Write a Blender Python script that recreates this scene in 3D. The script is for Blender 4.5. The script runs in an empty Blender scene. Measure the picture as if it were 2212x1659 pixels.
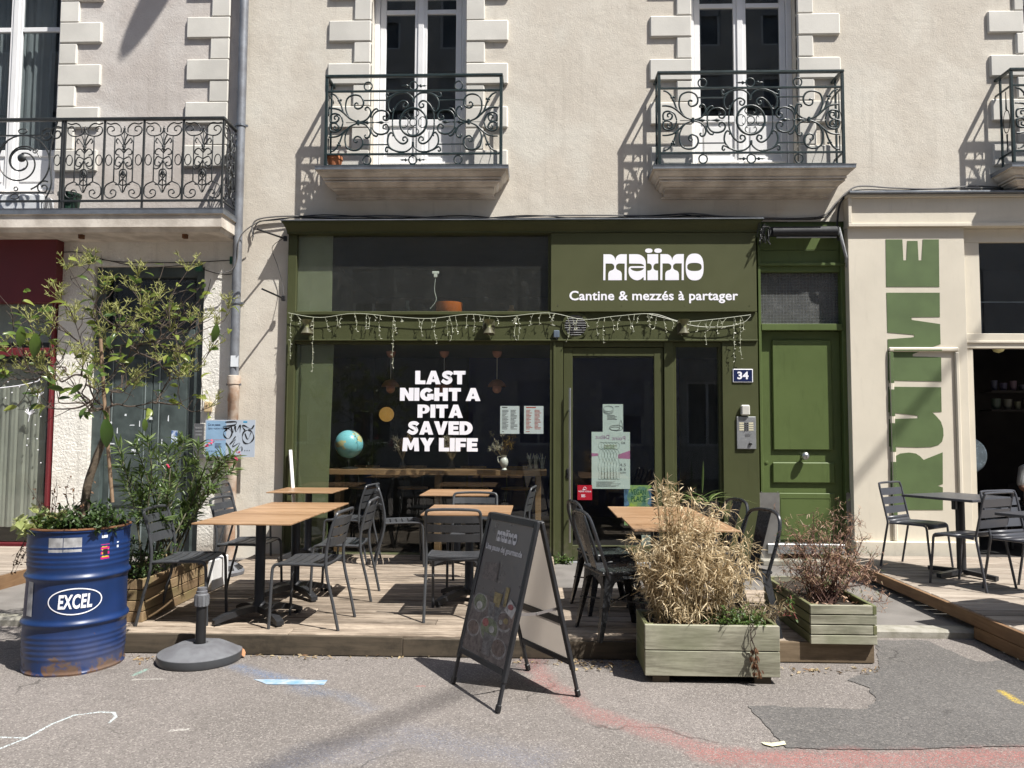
import bpy, math, random
from mathutils import Vector, Matrix, noise

# ------------------------------------------------------------------ camera, sky, sun, exposure
sc = bpy.context.scene
col = sc.collection
RAD = math.radians
V = Vector
IMW, IMH, FPX = 2212.0, 1659.0, 1661.0          # the photograph's pixel grid and focal length in pixels
CAM = V((0.0, -8.9, 1.53))
YAW, PITCH, ROLL = RAD(1.86), RAD(3.53), 0.005
c_f = V((-math.sin(YAW) * math.cos(PITCH), math.cos(YAW) * math.cos(PITCH), math.sin(PITCH)))
_r0 = V((math.cos(YAW), math.sin(YAW), 0))
_u0 = _r0.cross(c_f)
c_r = _r0 * math.cos(ROLL) + _u0 * math.sin(ROLL)
c_u = _u0 * math.cos(ROLL) - _r0 * math.sin(ROLL)
cam = bpy.data.cameras.new('camera')
cam.sensor_width = 36
cam.lens = 36 * FPX / IMW
cam.clip_start, cam.clip_end = 0.05, 500
camo = bpy.data.objects.new('camera', cam)
col.objects.link(camo)
mw = Matrix((c_r, c_u, -c_f)).transposed().to_4x4()
mw.translation = CAM
camo.matrix_world = mw
sc.camera = camo

SUN_D = V((-1.4, 1.0, -2.7)).normalized()        # direction the sunlight travels
world = bpy.data.worlds.new('World')
sc.world = world
world.use_nodes = True
wn = world.node_tree
sky = wn.nodes.new('ShaderNodeTexSky')
sky.sky_type = 'NISHITA'
sky.sun_disc = False
sky.sun_elevation = math.asin(-SUN_D.z)
sky.sun_rotation = math.atan2(-SUN_D.x, -SUN_D.y)
sky.air_density, sky.dust_density, sky.ozone_density = 1.0, 1.6, 1.0
wn.links.new(sky.outputs[0], wn.nodes['Background'].inputs[0])
wn.nodes['Background'].inputs[1].default_value = 0.088
sl = bpy.data.lights.new('sun', 'SUN')
sl.energy, sl.angle, sl.color = 5.0, RAD(0.53), (1.0, 0.965, 0.905)
so = bpy.data.objects.new('sun', sl)
col.objects.link(so)
so.rotation_euler = SUN_D.to_track_quat('-Z', 'Y').to_euler()
so.location = (6, -6, 14)
sc.view_settings.view_transform = 'Standard'
sc.view_settings.look = 'None'
sc.view_settings.gamma = 1
sc.view_settings.exposure = 0.78
sc.render.engine = 'CYCLES'
sc.cycles.use_denoising = True
sc.cycles.max_bounces = 6
sc.cycles.use_adaptive_sampling = True
sc.cycles.adaptive_threshold = 0.02
sc.cycles.transparent_max_bounces = 12
sc.cycles.caustics_reflective = False
sc.cycles.caustics_refractive = False

# ------------------------------------------------------------------ measuring: photograph pixel -> point on a known plane
def ray(px, py):
    return c_f + c_r * ((px - IMW / 2) / FPX) + c_u * ((IMH / 2 - py) / FPX)
def P(px, py, Y=0.0):
    d = ray(px, py)
    return CAM + d * ((Y - CAM.y) / d.y)
def G(px, py, Z=0.0):
    d = ray(px, py)
    return CAM + d * ((Z - CAM.z) / d.z)
def RECT(x0, y0, x1, y1, Y=0.0):                  # upright rectangle on the plane Y: X0, X1, Z0, Z1
    ym, xm = (y0 + y1) / 2, (x0 + x1) / 2
    return P(x0, ym, Y).x, P(x1, ym, Y).x, P(xm, y1, Y).z, P(xm, y0, Y).z

# ------------------------------------------------------------------ mesh builder
OFF = {}
class B:
    def __init__(s, m=None):
        s.v, s.f, s.m = [], [], m
    def add(s, vs, fs):
        o = len(s.v)
        s.v += [(s.m @ V(v)) if s.m else V(v) for v in vs]
        s.f += [tuple(i + o for i in f) for f in fs]
        return s
    def box(s, x0, x1, y0, y1, z0, z1, c=0.0):
        if x0 > x1: x0, x1 = x1, x0
        if y0 > y1: y0, y1 = y1, y0
        if z0 > z1: z0, z1 = z1, z0
        if c <= 0:
            vs = [(x, y, z) for z in (z0, z1) for y in (y0, y1) for x in (x0, x1)]
            return s.add(vs, [(0, 2, 3, 1), (4, 5, 7, 6), (0, 1, 5, 4), (2, 6, 7, 3), (0, 4, 6, 2), (1, 3, 7, 5)])
        vs, ix = [], {}
        for sx in (0, 1):
            for sy in (0, 1):
                for sz in (0, 1):
                    q = [(x0, x1)[sx], (y0, y1)[sy], (z0, z1)[sz]]
                    for a in range(3):
                        p = list(q)
                        for k in range(3):
                            if k != a: p[k] += c * (1, -1)[(sx, sy, sz)[k]]
                        ix[(sx, sy, sz, a)] = len(vs); vs.append(p)
        fs = []
        cs = ((0, 0), (1, 0), (1, 1), (0, 1))
        for a in range(3):
            for sd in (0, 1):
                f = []
                for (u, w) in cs:
                    k = [0, 0, 0]; k[a] = sd; k[(a + 1) % 3] = u; k[(a + 2) % 3] = w
                    f.append(ix[(*k, a)])
                fs.append(f if sd else f[::-1])
        for a in range(3):
            b1, b2 = (a + 1) % 3, (a + 2) % 3
            for u in (0, 1):
                for w in (0, 1):
                    k0, k1 = [0, 0, 0], [0, 0, 0]
                    k0[a], k1[a] = 0, 1
                    k0[b1] = k1[b1] = u; k0[b2] = k1[b2] = w
                    f = [ix[(*k0, b1)], ix[(*k1, b1)], ix[(*k1, b2)], ix[(*k0, b2)]]
                    fs.append(f if (u + w) % 2 == 1 else f[::-1])
        for sx in (0, 1):
            for sy in (0, 1):
                for sz in (0, 1):
                    f = [ix[(sx, sy, sz, a)] for a in range(3)]
                    fs.append(f if (sx + sy + sz) % 2 == 1 else f[::-1])
        return s.add(vs, fs)
    def quad(s, a, b, c, d):
        return s.add([a, b, c, d], [(0, 1, 2, 3)])
    def tube(s, pts, r, n=8, closed=False, caps=True):
        pts = [V(p) for p in pts]
        N = len(pts)
        rs = r if isinstance(r, (list, tuple)) else [r] * N
        T = []
        for i in range(N):
            a = pts[i - 1] if (i or closed) else pts[i]
            b = pts[(i + 1) % N] if (i < N - 1 or closed) else pts[i]
            t = b - a
            T.append(t.normalized() if t.length > 1e-9 else V((0, 0, 1)))
        u = T[0].orthogonal().normalized()
        vs, fs = [], []
        for i in range(N):
            u = u - T[i] * u.dot(T[i])
            u = u.normalized() if u.length > 1e-6 else T[i].orthogonal().normalized()
            w = T[i].cross(u)
            for k in range(n):
                a = 2 * math.pi * k / n
                vs.append(pts[i] + (u * math.cos(a) + w * math.sin(a)) * rs[i])
        for i in range(N if closed else N - 1):
            j = (i + 1) % N
            for k in range(n):
                fs.append((i * n + k, i * n + (k + 1) % n, j * n + (k + 1) % n, j * n + k))
        if caps and not closed:
            fs.append(tuple(range(n - 1, -1, -1)))
            fs.append(tuple((N - 1) * n + k for k in range(n)))
        return s.add(vs, fs)
    def bar(s, a, b, w, h):                        # square bar between two points
        a, b = V(a), V(b)
        t = (b - a).normalized()
        u = t.cross(V((0, 0, 1)))
        u = u.normalized() if u.length > 1e-4 else V((1, 0, 0))
        k = t.cross(u)
        vs = [p + u * (sx * w / 2) + k * (sy * h / 2) for p in (a, b) for (sx, sy) in ((-1, -1), (1, -1), (1, 1), (-1, 1))]
        return s.add(vs, [(3, 2, 1, 0), (4, 5, 6, 7), (0, 1, 5, 4), (1, 2, 6, 5), (2, 3, 7, 6), (3, 0, 4, 7)])
    def lathe(s, prof, n=24, c=(0, 0, 0), axis='z', wob=None):
        c = V(c); vs, fs = [], []
        for (r, z) in prof:
            for k in range(n):
                a = 2 * math.pi * k / n
                x, y = r * math.cos(a), r * math.sin(a)
                p = V((x, y, z)) if axis == 'z' else (V((x, -z, y)) if axis == 'y' else V((z, x, y)))
                vs.append(c + p)
        for i in range(len(prof) - 1):
            for k in range(n):
                fs.append((i * n + k, i * n + (k + 1) % n, (i + 1) * n + (k + 1) % n, (i + 1) * n + k))
        if prof[0][0] > 1e-6: fs.append(tuple(range(n - 1, -1, -1)))
        if prof[-1][0] > 1e-6: fs.append(tuple((len(prof) - 1) * n + k for k in range(n)))
        return s.add(vs, fs)
    def prism(s, poly, y0, y1):                    # polygon in X,Z pushed along Y
        n = len(poly)
        vs = [(x, y0, z) for x, z in poly] + [(x, y1, z) for x, z in poly]
        fs = [tuple(range(n)), tuple(range(2 * n - 1, n - 1, -1))]
        fs += [(i, i + n, (i + 1) % n + n, (i + 1) % n) for i in range(n)]
        return s.add(vs, fs)
    def prismz(s, poly, z0, z1):
        n = len(poly)
        vs = [(x, y, z0) for x, y in poly] + [(x, y, z1) for x, y in poly]
        fs = [tuple(range(n - 1, -1, -1)), tuple(range(n, 2 * n))]
        fs += [(i, (i + 1) % n, (i + 1) % n + n, i + n) for i in range(n)]
        return s.add(vs, fs)
    def ringxz(s, outer, inner, y0, y1):           # flat ring between two closed outlines with equal counts
        n = len(outer)
        vs = [(x, y, z) for y in (y0, y1) for o in (outer, inner) for x, z in o]
        fs = []
        for i in range(n):
            j = (i + 1) % n
            fs += [(i, j, n + j, n + i), (2 * n + j, 2 * n + i, 3 * n + i, 3 * n + j), (j, i, 2 * n + i, 2 * n + j), (n + i, n + j, 3 * n + j, 3 * n + i)]
        return s.add(vs, fs)
    def build(s, name, mat, parent=None, smooth=False, loc=None, ang=40):
        me = bpy.data.meshes.new(name)
        off = OFF.get(parent, V((0, 0, 0))) if parent else V((0, 0, 0))
        base = V(loc) if loc is not None else V((0, 0, 0))
        me.from_pydata([tuple(v - off - base) for v in s.v], [], s.f)
        me.validate()
        if mat: me.materials.append(mat)
        if smooth:
            me.polygons.foreach_set('use_smooth', [True] * len(me.polygons))
            try: me.set_sharp_from_angle(angle=RAD(ang))
            except Exception: pass
        return obj(name, me, parent, base)

def obj(name, me, parent=None, loc=None):
    o = bpy.data.objects.new(name, me)
    col.objects.link(o)
    if parent:
        o.parent = parent
        OFF[o] = OFF.get(parent, V((0, 0, 0)))
    if loc is not None:
        o.location = loc
        if parent: OFF[o] = OFF[o] + V(loc)
        else: OFF[o] = V(loc)
    return o
def tag(o, label=None, cat=None, group=None, kind=None):
    if label: o['label'] = label
    if cat: o['category'] = cat
    if group: o['group'] = group
    if kind: o['kind'] = kind
    return o
def thing(name, label, cat, loc=(0, 0, 0), rz=0.0, group=None):
    o = bpy.data.objects.new(name, None)
    o.empty_display_size = 0.1
    col.objects.link(o)
    o.location = loc
    o.rotation_euler = (0, 0, rz)
    OFF[o] = V(loc) if rz == 0 else V((0, 0, 0))
    return tag(o, label, cat, group)
def part(name, parent, loc=None):                  # an Empty part that carries sub-parts
    o = bpy.data.objects.new(name, None)
    o.empty_display_size = 0.05
    col.objects.link(o)
    o.parent = parent
    OFF[o] = OFF.get(parent, V((0, 0, 0)))
    return o
def local(o):                                      # children of o are given in its own coordinates
    OFF[o] = V((0, 0, 0)); return o
KIDS = {}
def dup(root, loc, rz, label=None):
    if root not in KIDS:
        KIDS[root] = [(c, list(c.children)) for c in root.children]
    r = root.copy(); col.objects.link(r)
    r.location = loc; r.rotation_euler = (0, 0, rz)
    if label: r['label'] = label
    for ch, gs in KIDS[root]:
        c = ch.copy(); col.objects.link(c); c.parent = r
        for g in gs:
            d = g.copy(); col.objects.link(d); d.parent = c
    return r
_fontcache = {}
def text_mesh(body, offset=0.0, spacing=1.0, leading=1.0, depth=0.002, shear=0.0):
    cu = bpy.data.curves.new('t', 'FONT')
    cu.body = body; cu.offset = offset; cu.space_character = spacing; cu.space_line = leading
    cu.extrude = 0; cu.align_x = 'CENTER'; cu.shear = shear; cu.resolution_u = 4
    o = bpy.data.objects.new('t', cu); col.objects.link(o)
    dg = bpy.context.evaluated_depsgraph_get()
    me = bpy.data.meshes.new_from_object(o.evaluated_get(dg))
    vs = [v.co.copy() for v in me.vertices]; fs = [tuple(p.vertices) for p in me.polygons]
    bpy.data.objects.remove(o); bpy.data.curves.remove(cu); bpy.data.meshes.remove(me)
    return vs, fs
def islands(vs, fs):
    par = list(range(len(vs)))
    def find(i):
        while par[i] != i: par[i] = par[par[i]]; i = par[i]
        return i
    for f in fs:
        for k in f[1:]: par[find(k)] = find(f[0])
    out = {}
    for f in fs: out.setdefault(find(f[0]), []).append(f)
    for fl in out.values():
        ids = sorted({k for f in fl for k in f}); mp = {k: i for i, k in enumerate(ids)}
        yield [vs[k] for k in ids], [tuple(mp[k] for k in f) for f in fl]
def text(name, body, X0, X1, Z0, Z1, Y, mat, parent, mirror=False, m=None, split=False, **kw):   # lettering fitted to a rectangle
    vs, fs = text_mesh(body, **kw)
    ax, bx = min(v.x for v in vs), max(v.x for v in vs)
    ay, by = min(v.y for v in vs), max(v.y for v in vs)
    b = B(m)
    fx = lambda t: (1 - t) if mirror else t
    pv = [(X0 + (X1 - X0) * fx((v.x - ax) / (bx - ax)), Y, Z0 + (Z1 - Z0) * (v.y - ay) / (by - ay)) for v in vs]
    if split:
        for iv, jf in islands(pv, fs): B(m).add(iv, jf).build(name, mat, parent)
        return
    b.add(pv, fs)
    return b.build(name, mat, parent)

# ------------------------------------------------------------------ materials
def nt(name):
    m = bpy.data.materials.new(name)
    m.use_nodes = True
    return m, m.node_tree.nodes, m.node_tree.links, m.node_tree.nodes['Principled BSDF']
def rgb(c): return (c[0], c[1], c[2], 1.0)
def mix(N, L, fac, a, b, mode='MIX'):
    n = N.new('ShaderNodeMix'); n.data_type = 'RGBA'; n.blend_type = mode
    for s_, v in ((n.inputs[0], fac), (n.inputs[6], a), (n.inputs[7], b)):
        if hasattr(v, 'is_linked'): L.new(v, s_)
        elif isinstance(v, (int, float)): s_.default_value = v
        else: s_.default_value = rgb(v)
    return n.outputs[2]
def math_(N, L, op, a, b=0.0, clamp=False):
    n = N.new('ShaderNodeMath'); n.operation = op; n.use_clamp = clamp
    for s_, v in ((n.inputs[0], a), (n.inputs[1], b)):
        if hasattr(v, 'is_linked'): L.new(v, s_)
        else: s_.default_value = v
    return n.outputs[0]
def ramp(N, L, fac, a, b, smooth=True):
    n = N.new('ShaderNodeMapRange')
    if smooth: n.interpolation_type = 'SMOOTHSTEP'
    L.new(fac, n.inputs[0]); n.inputs[1].default_value = a; n.inputs[2].default_value = b
    return n.outputs[0]
def coords(N, L, scale=(1, 1, 1), rnd=True):
    tc = N.new('ShaderNodeTexCoord')
    mp = N.new('ShaderNodeMapping'); mp.inputs[3].default_value = scale
    L.new(tc.outputs['Object'], mp.inputs[0])
    if rnd:
        oi = N.new('ShaderNodeObjectInfo')
        vm = N.new('ShaderNodeVectorMath'); vm.operation = 'SCALE'; vm.inputs[0].default_value = (37.0, 23.0, 51.0)
        L.new(oi.outputs['Random'], vm.inputs[3]); L.new(vm.outputs[0], mp.inputs[1])
    return mp.outputs[0]
def noise_(N, L, co, scale, detail=4, rough=0.55, dist=0.0):
    n = N.new('ShaderNodeTexNoise'); n.inputs['Scale'].default_value = scale; n.inputs['Detail'].default_value = detail
    n.inputs['Roughness'].default_value = rough; n.inputs['Distortion'].default_value = dist
    L.new(co, n.inputs['Vector'])
    return n.outputs[0]
def bump_(N, L, bs, h, strength, dist=0.01):
    n = N.new('ShaderNodeBump'); n.inputs['Strength'].default_value = strength; n.inputs['Distance'].default_value = dist
    L.new(h, n.inputs['Height']); L.new(n.outputs[0], bs.inputs['Normal'])
def M(name, c, rough=0.6, metal=0.0, var=0.12, vs=3.0, bump=0.0, bs=80.0, rv=0.1, tint=None, rnd=True, objvar=0.0, spec=0.5, sub=None, dist=0.01, wear=0.0):
    m, N, L, S = nt(name)
    co = coords(N, L, rnd=rnd)
    n1 = noise_(N, L, co, vs, 5)
    c2 = tint if tint else [x * (1 - var) for x in c]
    c1 = [min(1, x * (1 + var * 0.6)) for x in c]
    out = mix(N, L, ramp(N, L, n1, 0.3, 0.7), c2, c1)
    if objvar:
        oi = N.new('ShaderNodeObjectInfo')
        k = math_(N, L, 'MULTIPLY_ADD', oi.outputs['Random'], objvar * 2); k.node.inputs[2].default_value = 1 - objvar
        hs = N.new('ShaderNodeHueSaturation'); L.new(k, hs.inputs['Value']); L.new(out, hs.inputs['Color']); out = hs.outputs[0]
    if wear:                                       # scuffs, chips and splashed dirt near the pavement
        tc = N.new('ShaderNodeTexCoord'); sp = N.new('ShaderNodeSeparateXYZ'); L.new(tc.outputs['Object'], sp.inputs[0])
        cw = coords(N, L, rnd=False)
        n2 = noise_(N, L, cw, 34, 6, 0.7, 0.4)
        out = mix(N, L, math_(N, L, 'MULTIPLY', ramp(N, L, n2, 0.70, 0.76), 0.5 * wear), out, [min(1, x * 2.2 + .05) for x in c])
        n3 = noise_(N, L, coords(N, L, (3, 3, .5), rnd=False), 6, 5, 0.65)
        out = mix(N, L, math_(N, L, 'MULTIPLY', ramp(N, L, n3, 0.52, 0.72), 0.35 * wear), out, [x * 0.55 for x in c])
        spl = math_(N, L, 'ADD', math_(N, L, 'MULTIPLY', noise_(N, L, cw, 9, 6, 0.7), 1.1), math_(N, L, 'MULTIPLY', sp.outputs[2], -1.0))
        out = mix(N, L, math_(N, L, 'MULTIPLY', ramp(N, L, spl, 0.25, 0.6), 0.55 * wear), out, (0.16, 0.14, 0.11))
    L.new(out, S.inputs['Base Color'])
    rr = math_(N, L, 'MULTIPLY_ADD', noise_(N, L, co, vs * 4, 3), rv * 2, True); rr.node.inputs[2].default_value = rough - rv
    L.new(rr, S.inputs['Roughness'])
    S.inputs['Metallic'].default_value = metal
    S.inputs['Specular IOR Level'].default_value = spec
    if bump: bump_(N, L, S, noise_(N, L, co, bs, 5, 0.6), bump, dist)
    return m
def wood(name, ca, cb, axis='x', scale=1.0, rough=0.6, knots=0.0, green=None, bump=0.25, objvar=0.12, grain=9.0, dirt=0.0):
    m, N, L, S = nt(name)
    st = {'x': (0.10, 1, 1), 'y': (1, 0.10, 1), 'z': (1, 1, 0.10)}[axis]
    co = coords(N, L, tuple(k * scale for k in st))
    n1 = noise_(N, L, co, grain, 6, 0.65, 0.6)
    n2 = noise_(N, L, co, grain * 7, 3, 0.6)
    f = math_(N, L, 'ADD', math_(N, L, 'MULTIPLY', n1, 0.7), math_(N, L, 'MULTIPLY', n2, 0.3))
    out = mix(N, L, ramp(N, L, f, 0.36, 0.64), ca, cb)
    co2 = coords(N, L)
    if green: out = mix(N, L, math_(N, L, 'MULTIPLY', ramp(N, L, noise_(N, L, co2, 2.6, 5), 0.42, 0.68), 0.5), out, green)
    if dirt: out = mix(N, L, math_(N, L, 'MULTIPLY', ramp(N, L, noise_(N, L, co2, 3.5, 6, 0.7), 0.45, 0.75), dirt), out, [x * 0.35 for x in ca])
    oi = N.new('ShaderNodeObjectInfo')
    k = math_(N, L, 'MULTIPLY_ADD', oi.outputs['Random'], objvar * 2); k.node.inputs[2].default_value = 1 - objvar
    hs = N.new('ShaderNodeHueSaturation'); L.new(k, hs.inputs['Value']); L.new(out, hs.inputs['Color'])
    L.new(hs.outputs[0], S.inputs['Base Color'])
    S.inputs['Roughness'].default_value = rough
    bump_(N, L, S, f, bump, 0.004)
    return m
def glass(name, tint=(0.9, 0.93, 0.92), f0=0.045, rough=0.0, dirt=0.0):
    m, N, L, S = nt(name)
    N.remove(S)
    tr = N.new('ShaderNodeBsdfTransparent'); tr.inputs[0].default_value = rgb(tint)
    gl = N.new('ShaderNodeBsdfGlossy'); gl.inputs['Roughness'].default_value = rough
    lw = N.new('ShaderNodeLayerWeight'); lw.inputs[0].default_value = 0.5
    k = math_(N, L, 'MULTIPLY_ADD', math_(N, L, 'POWER', lw.outputs['Facing'], 5.0), 0.6); k.node.inputs[2].default_value = f0
    ms = N.new('ShaderNodeMixShader'); L.new(k, ms.inputs[0]); L.new(tr.outputs[0], ms.inputs[1]); L.new(gl.outputs[0], ms.inputs[2])
    last = ms.outputs[0]
    if dirt:
        df = N.new('ShaderNodeBsdfDiffuse'); df.inputs[0].default_value = (0.6, 0.6, 0.57, 1)
        co = coords(N, L)
        d = math_(N, L, 'MULTIPLY_ADD', ramp(N, L, noise_(N, L, co, 9.0, 8, 0.75), 0.45, 0.9), dirt * .7); d.node.inputs[2].default_value = dirt * .35
        m2 = N.new('ShaderNodeMixShader'); L.new(d, m2.inputs[0]); L.new(last, m2.inputs[1]); L.new(df.outputs[0], m2.inputs[2]); last = m2.outputs[0]
    L.new(last, N['Material Output'].inputs[0])
    return m
def leafmat(name, a, b, trans=0.35, rough=0.45):
    m, N, L, S = nt(name)
    geo = N.new('ShaderNodeNewGeometry')
    oi = N.new('ShaderNodeObjectInfo')
    k = math_(N, L, 'FRACT', math_(N, L, 'ADD', geo.outputs['Random Per Island'], oi.outputs['Random']))
    L.new(mix(N, L, k, a, b), S.inputs['Base Color'])
    S.inputs['Roughness'].default_value = rough
    tl = N.new('ShaderNodeBsdfTranslucent'); L.new(mix(N, L, k, [x * 1.3 for x in a], [min(1, x * 1.3) for x in b]), tl.inputs[0])
    ms = N.new('ShaderNodeMixShader'); ms.inputs[0].default_value = trans
    L.new(S.outputs[0], ms.inputs[1]); L.new(tl.outputs[0], ms.inputs[2]); L.new(ms.outputs[0], N['Material Output'].inputs[0])
    return m

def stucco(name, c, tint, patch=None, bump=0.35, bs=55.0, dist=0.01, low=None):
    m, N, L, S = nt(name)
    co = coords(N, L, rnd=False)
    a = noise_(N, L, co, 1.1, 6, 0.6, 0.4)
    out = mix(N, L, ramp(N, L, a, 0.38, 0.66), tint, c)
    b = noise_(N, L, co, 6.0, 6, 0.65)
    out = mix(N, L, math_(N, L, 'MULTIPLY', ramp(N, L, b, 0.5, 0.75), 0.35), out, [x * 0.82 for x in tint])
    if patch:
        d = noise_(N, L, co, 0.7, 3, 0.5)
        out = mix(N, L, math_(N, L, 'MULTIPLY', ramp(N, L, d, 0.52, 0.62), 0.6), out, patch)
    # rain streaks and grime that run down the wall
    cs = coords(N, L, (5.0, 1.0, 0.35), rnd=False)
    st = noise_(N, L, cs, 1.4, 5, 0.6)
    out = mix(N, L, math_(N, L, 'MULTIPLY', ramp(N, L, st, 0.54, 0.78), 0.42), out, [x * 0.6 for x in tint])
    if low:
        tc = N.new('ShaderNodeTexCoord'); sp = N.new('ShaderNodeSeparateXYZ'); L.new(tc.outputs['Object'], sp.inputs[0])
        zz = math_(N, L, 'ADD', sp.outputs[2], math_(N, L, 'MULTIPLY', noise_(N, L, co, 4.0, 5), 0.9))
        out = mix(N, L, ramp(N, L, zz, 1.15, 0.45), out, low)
    L.new(out, S.inputs['Base Color'])
    S.inputs['Roughness'].default_value = 0.92
    S.inputs['Specular IOR Level'].default_value = 0.2
    h = math_(N, L, 'ADD', noise_(N, L, co, bs, 6, 0.7), math_(N, L, 'MULTIPLY', noise_(N, L, co, bs * 0.12, 4), 1.4))
    bump_(N, L, S, h, bump, dist)
    return m
m_wall = stucco('cream stucco', (0.655, 0.612, 0.535), (0.585, 0.535, 0.46), (0.67, 0.645, 0.575), 0.4)
m_wall_l = stucco('grey pink lime render', (0.60, 0.565, 0.53), (0.50, 0.455, 0.42), (0.65, 0.62, 0.59), 0.5, 40.0)
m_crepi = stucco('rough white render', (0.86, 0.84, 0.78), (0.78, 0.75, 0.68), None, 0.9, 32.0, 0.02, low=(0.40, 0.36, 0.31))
m_stone = M('pale tufa stone', (0.62, 0.60, 0.55), 0.85, var=0.10, vs=2.2, bump=0.12, bs=60, objvar=0.07)
m_slab = M('weathered balcony stone', (0.60, 0.555, 0.49), 0.85, var=0.3, vs=4.0, bump=0.2, bs=40, tint=(0.45, 0.405, 0.35))
m_zinc = M('zinc sheet', (0.22, 0.24, 0.27), 0.45, 0.6, var=0.2, vs=6)
m_iron = M('dark green wrought iron', (0.016, 0.030, 0.032), 0.36, 0.0, var=0.25, vs=10, bump=0.1, bs=120)
m_iron2 = M('dark grey wrought iron', (0.026, 0.029, 0.030), 0.42, 0.0, var=0.25, vs=10, bump=0.1, bs=120)
m_white = M('white window paint', (0.80, 0.80, 0.80), 0.4, var=0.05, vs=3)
m_glass = glass('window glass', (0.72, 0.75, 0.76), f0=0.085)
m_glass_shop = glass('shop glass', (0.92, 0.945, 0.93), dirt=0.004)
m_glass_up = glass('dusty upper glass', (0.88, 0.91, 0.86), dirt=0.05)
m_olive = M('olive paint', (0.064, 0.071, 0.031), 0.5, var=0.10, vs=2.0, bump=0.05, bs=30, rv=0.08, spec=0.22, wear=0.8)
m_olive_sign = M('olive sign paint', (0.078, 0.084, 0.039), 0.55, var=0.08, vs=1.5, bump=0.03, bs=20, spec=0.2)
m_green = M('bright green paint', (0.094, 0.130, 0.044), 0.42, var=0.09, vs=2.0, bump=0.05, bs=25, rv=0.06, spec=0.3, wear=0.8)
m_sticker = M('white vinyl', (0.86, 0.86, 0.92), 0.5, var=0.02)
m_cream = M('cream shop paint', (0.64, 0.59, 0.49), 0.55, var=0.06, vs=1.5, bump=0.06, bs=30, wear=0.35)
m_rume = M('painted green lettering', (0.090, 0.136, 0.050), 0.6, var=0.12, vs=4, bump=0.05, bs=40)
m_red = M('dark red shop paint', (0.125, 0.016, 0.020), 0.45, var=0.12, vs=2)
m_dkgreen = M('faded dark green door paint', (0.066, 0.085, 0.083), 0.45, var=0.3, vs=5, bump=0.1, bs=40, tint=(0.040, 0.052, 0.051))
m_blackmetal = M('black powder coat', (0.020, 0.021, 0.024), 0.42, 0.0, var=0.2, vs=8, bump=0.05, bs=300)
m_chair = M('charcoal chair lacquer', (0.050, 0.053, 0.058), 0.40, 0.0, var=0.12, vs=7, bump=0.05, bs=300)
m_tolix = M('gunmetal chair lacquer', (0.034, 0.036, 0.040), 0.28, 0.25, var=0.15, vs=6)
m_plast = M('grey parasol base plastic', (0.135, 0.14, 0.15), 0.6, var=0.15, vs=9, bump=0.15, bs=90, tint=(0.10, 0.10, 0.11))
m_black = M('black plastic', (0.012, 0.012, 0.013), 0.5, var=0.1)
m_steel = M('brushed steel', (0.50, 0.50, 0.50), 0.32, 0.95, var=0.1, vs=6)
m_alu = M('aluminium plate', (0.36, 0.37, 0.38), 0.4, 0.6, var=0.12, vs=10)
m_top = wood('teak laminate', (0.225, 0.125, 0.060), (0.40, 0.255, 0.148), 'x', 1.0, 0.42, bump=0.04, objvar=0.06, grain=9)
m_counter = wood('oak counter', (0.15, 0.085, 0.042), (0.26, 0.155, 0.08), 'x', 1.0, 0.45, bump=0.05)
m_ply = wood('plywood seat', (0.30, 0.17, 0.08), (0.40, 0.25, 0.13), 'x', 1.0, 0.45, bump=0.02)
m_deck = wood('weathered deck plank', (0.13, 0.098, 0.070), (0.37, 0.305, 0.238), 'x', 1.0, 0.85, bump=0.7, objvar=0.22, grain=14, dirt=0.5)
m_deck2 = wood('grey deck plank', (0.21, 0.17, 0.135), (0.37, 0.32, 0.265), 'x', 1.0, 0.8, bump=0.4, objvar=0.12, grain=10, dirt=0.2)
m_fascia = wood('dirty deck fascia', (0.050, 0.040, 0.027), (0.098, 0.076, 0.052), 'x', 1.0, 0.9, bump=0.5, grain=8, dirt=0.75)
m_fascia3 = wood('lighter pine deck fascia', (0.12, 0.086, 0.052), (0.23, 0.17, 0.11), 'x', 1.0, 0.85, bump=0.4, grain=8, dirt=0.5)  # lighter pine board for the right end of the main deck
m_fascia2 = wood('pine fascia', (0.16, 0.085, 0.04), (0.25, 0.15, 0.075), 'y', 1.0, 0.75, bump=0.3, grain=7, dirt=0.3)
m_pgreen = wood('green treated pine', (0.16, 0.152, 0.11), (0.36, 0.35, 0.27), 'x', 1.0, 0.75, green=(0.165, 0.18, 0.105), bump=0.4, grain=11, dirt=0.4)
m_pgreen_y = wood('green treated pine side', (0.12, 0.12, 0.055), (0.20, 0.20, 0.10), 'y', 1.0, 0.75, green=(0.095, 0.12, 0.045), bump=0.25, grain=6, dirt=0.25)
m_pbrown = wood('brown planter pine', (0.18, 0.115, 0.06), (0.30, 0.21, 0.12), 'y', 1.0, 0.75, green=(0.17, 0.16, 0.06), bump=0.25, grain=6)
m_soil = M('potting soil', (0.035, 0.026, 0.018), 0.95, var=0.4, vs=20, bump=0.8, bs=40)
m_rust = M('rust', (0.16, 0.07, 0.03), 0.8, 0.2, var=0.5, vs=12, bump=0.3, bs=60)
m_pave = M('pavement asphalt', (0.17, 0.158, 0.145), 0.9, var=0.18, vs=3, bump=0.3, bs=120, tint=(0.125, 0.115, 0.105))
m_kerb = M('granite kerb', (0.30, 0.285, 0.25), 0.85, var=0.2, vs=8, bump=0.3, bs=50, objvar=0.1, tint=(0.20, 0.19, 0.15))
m_bark = M('grey brown bark', (0.11, 0.085, 0.06), 0.85, var=0.35, vs=14, bump=0.5, bs=60)
m_twig = M('thin twig bark', (0.075, 0.055, 0.042), 0.8, var=0.3, vs=20)
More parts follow.
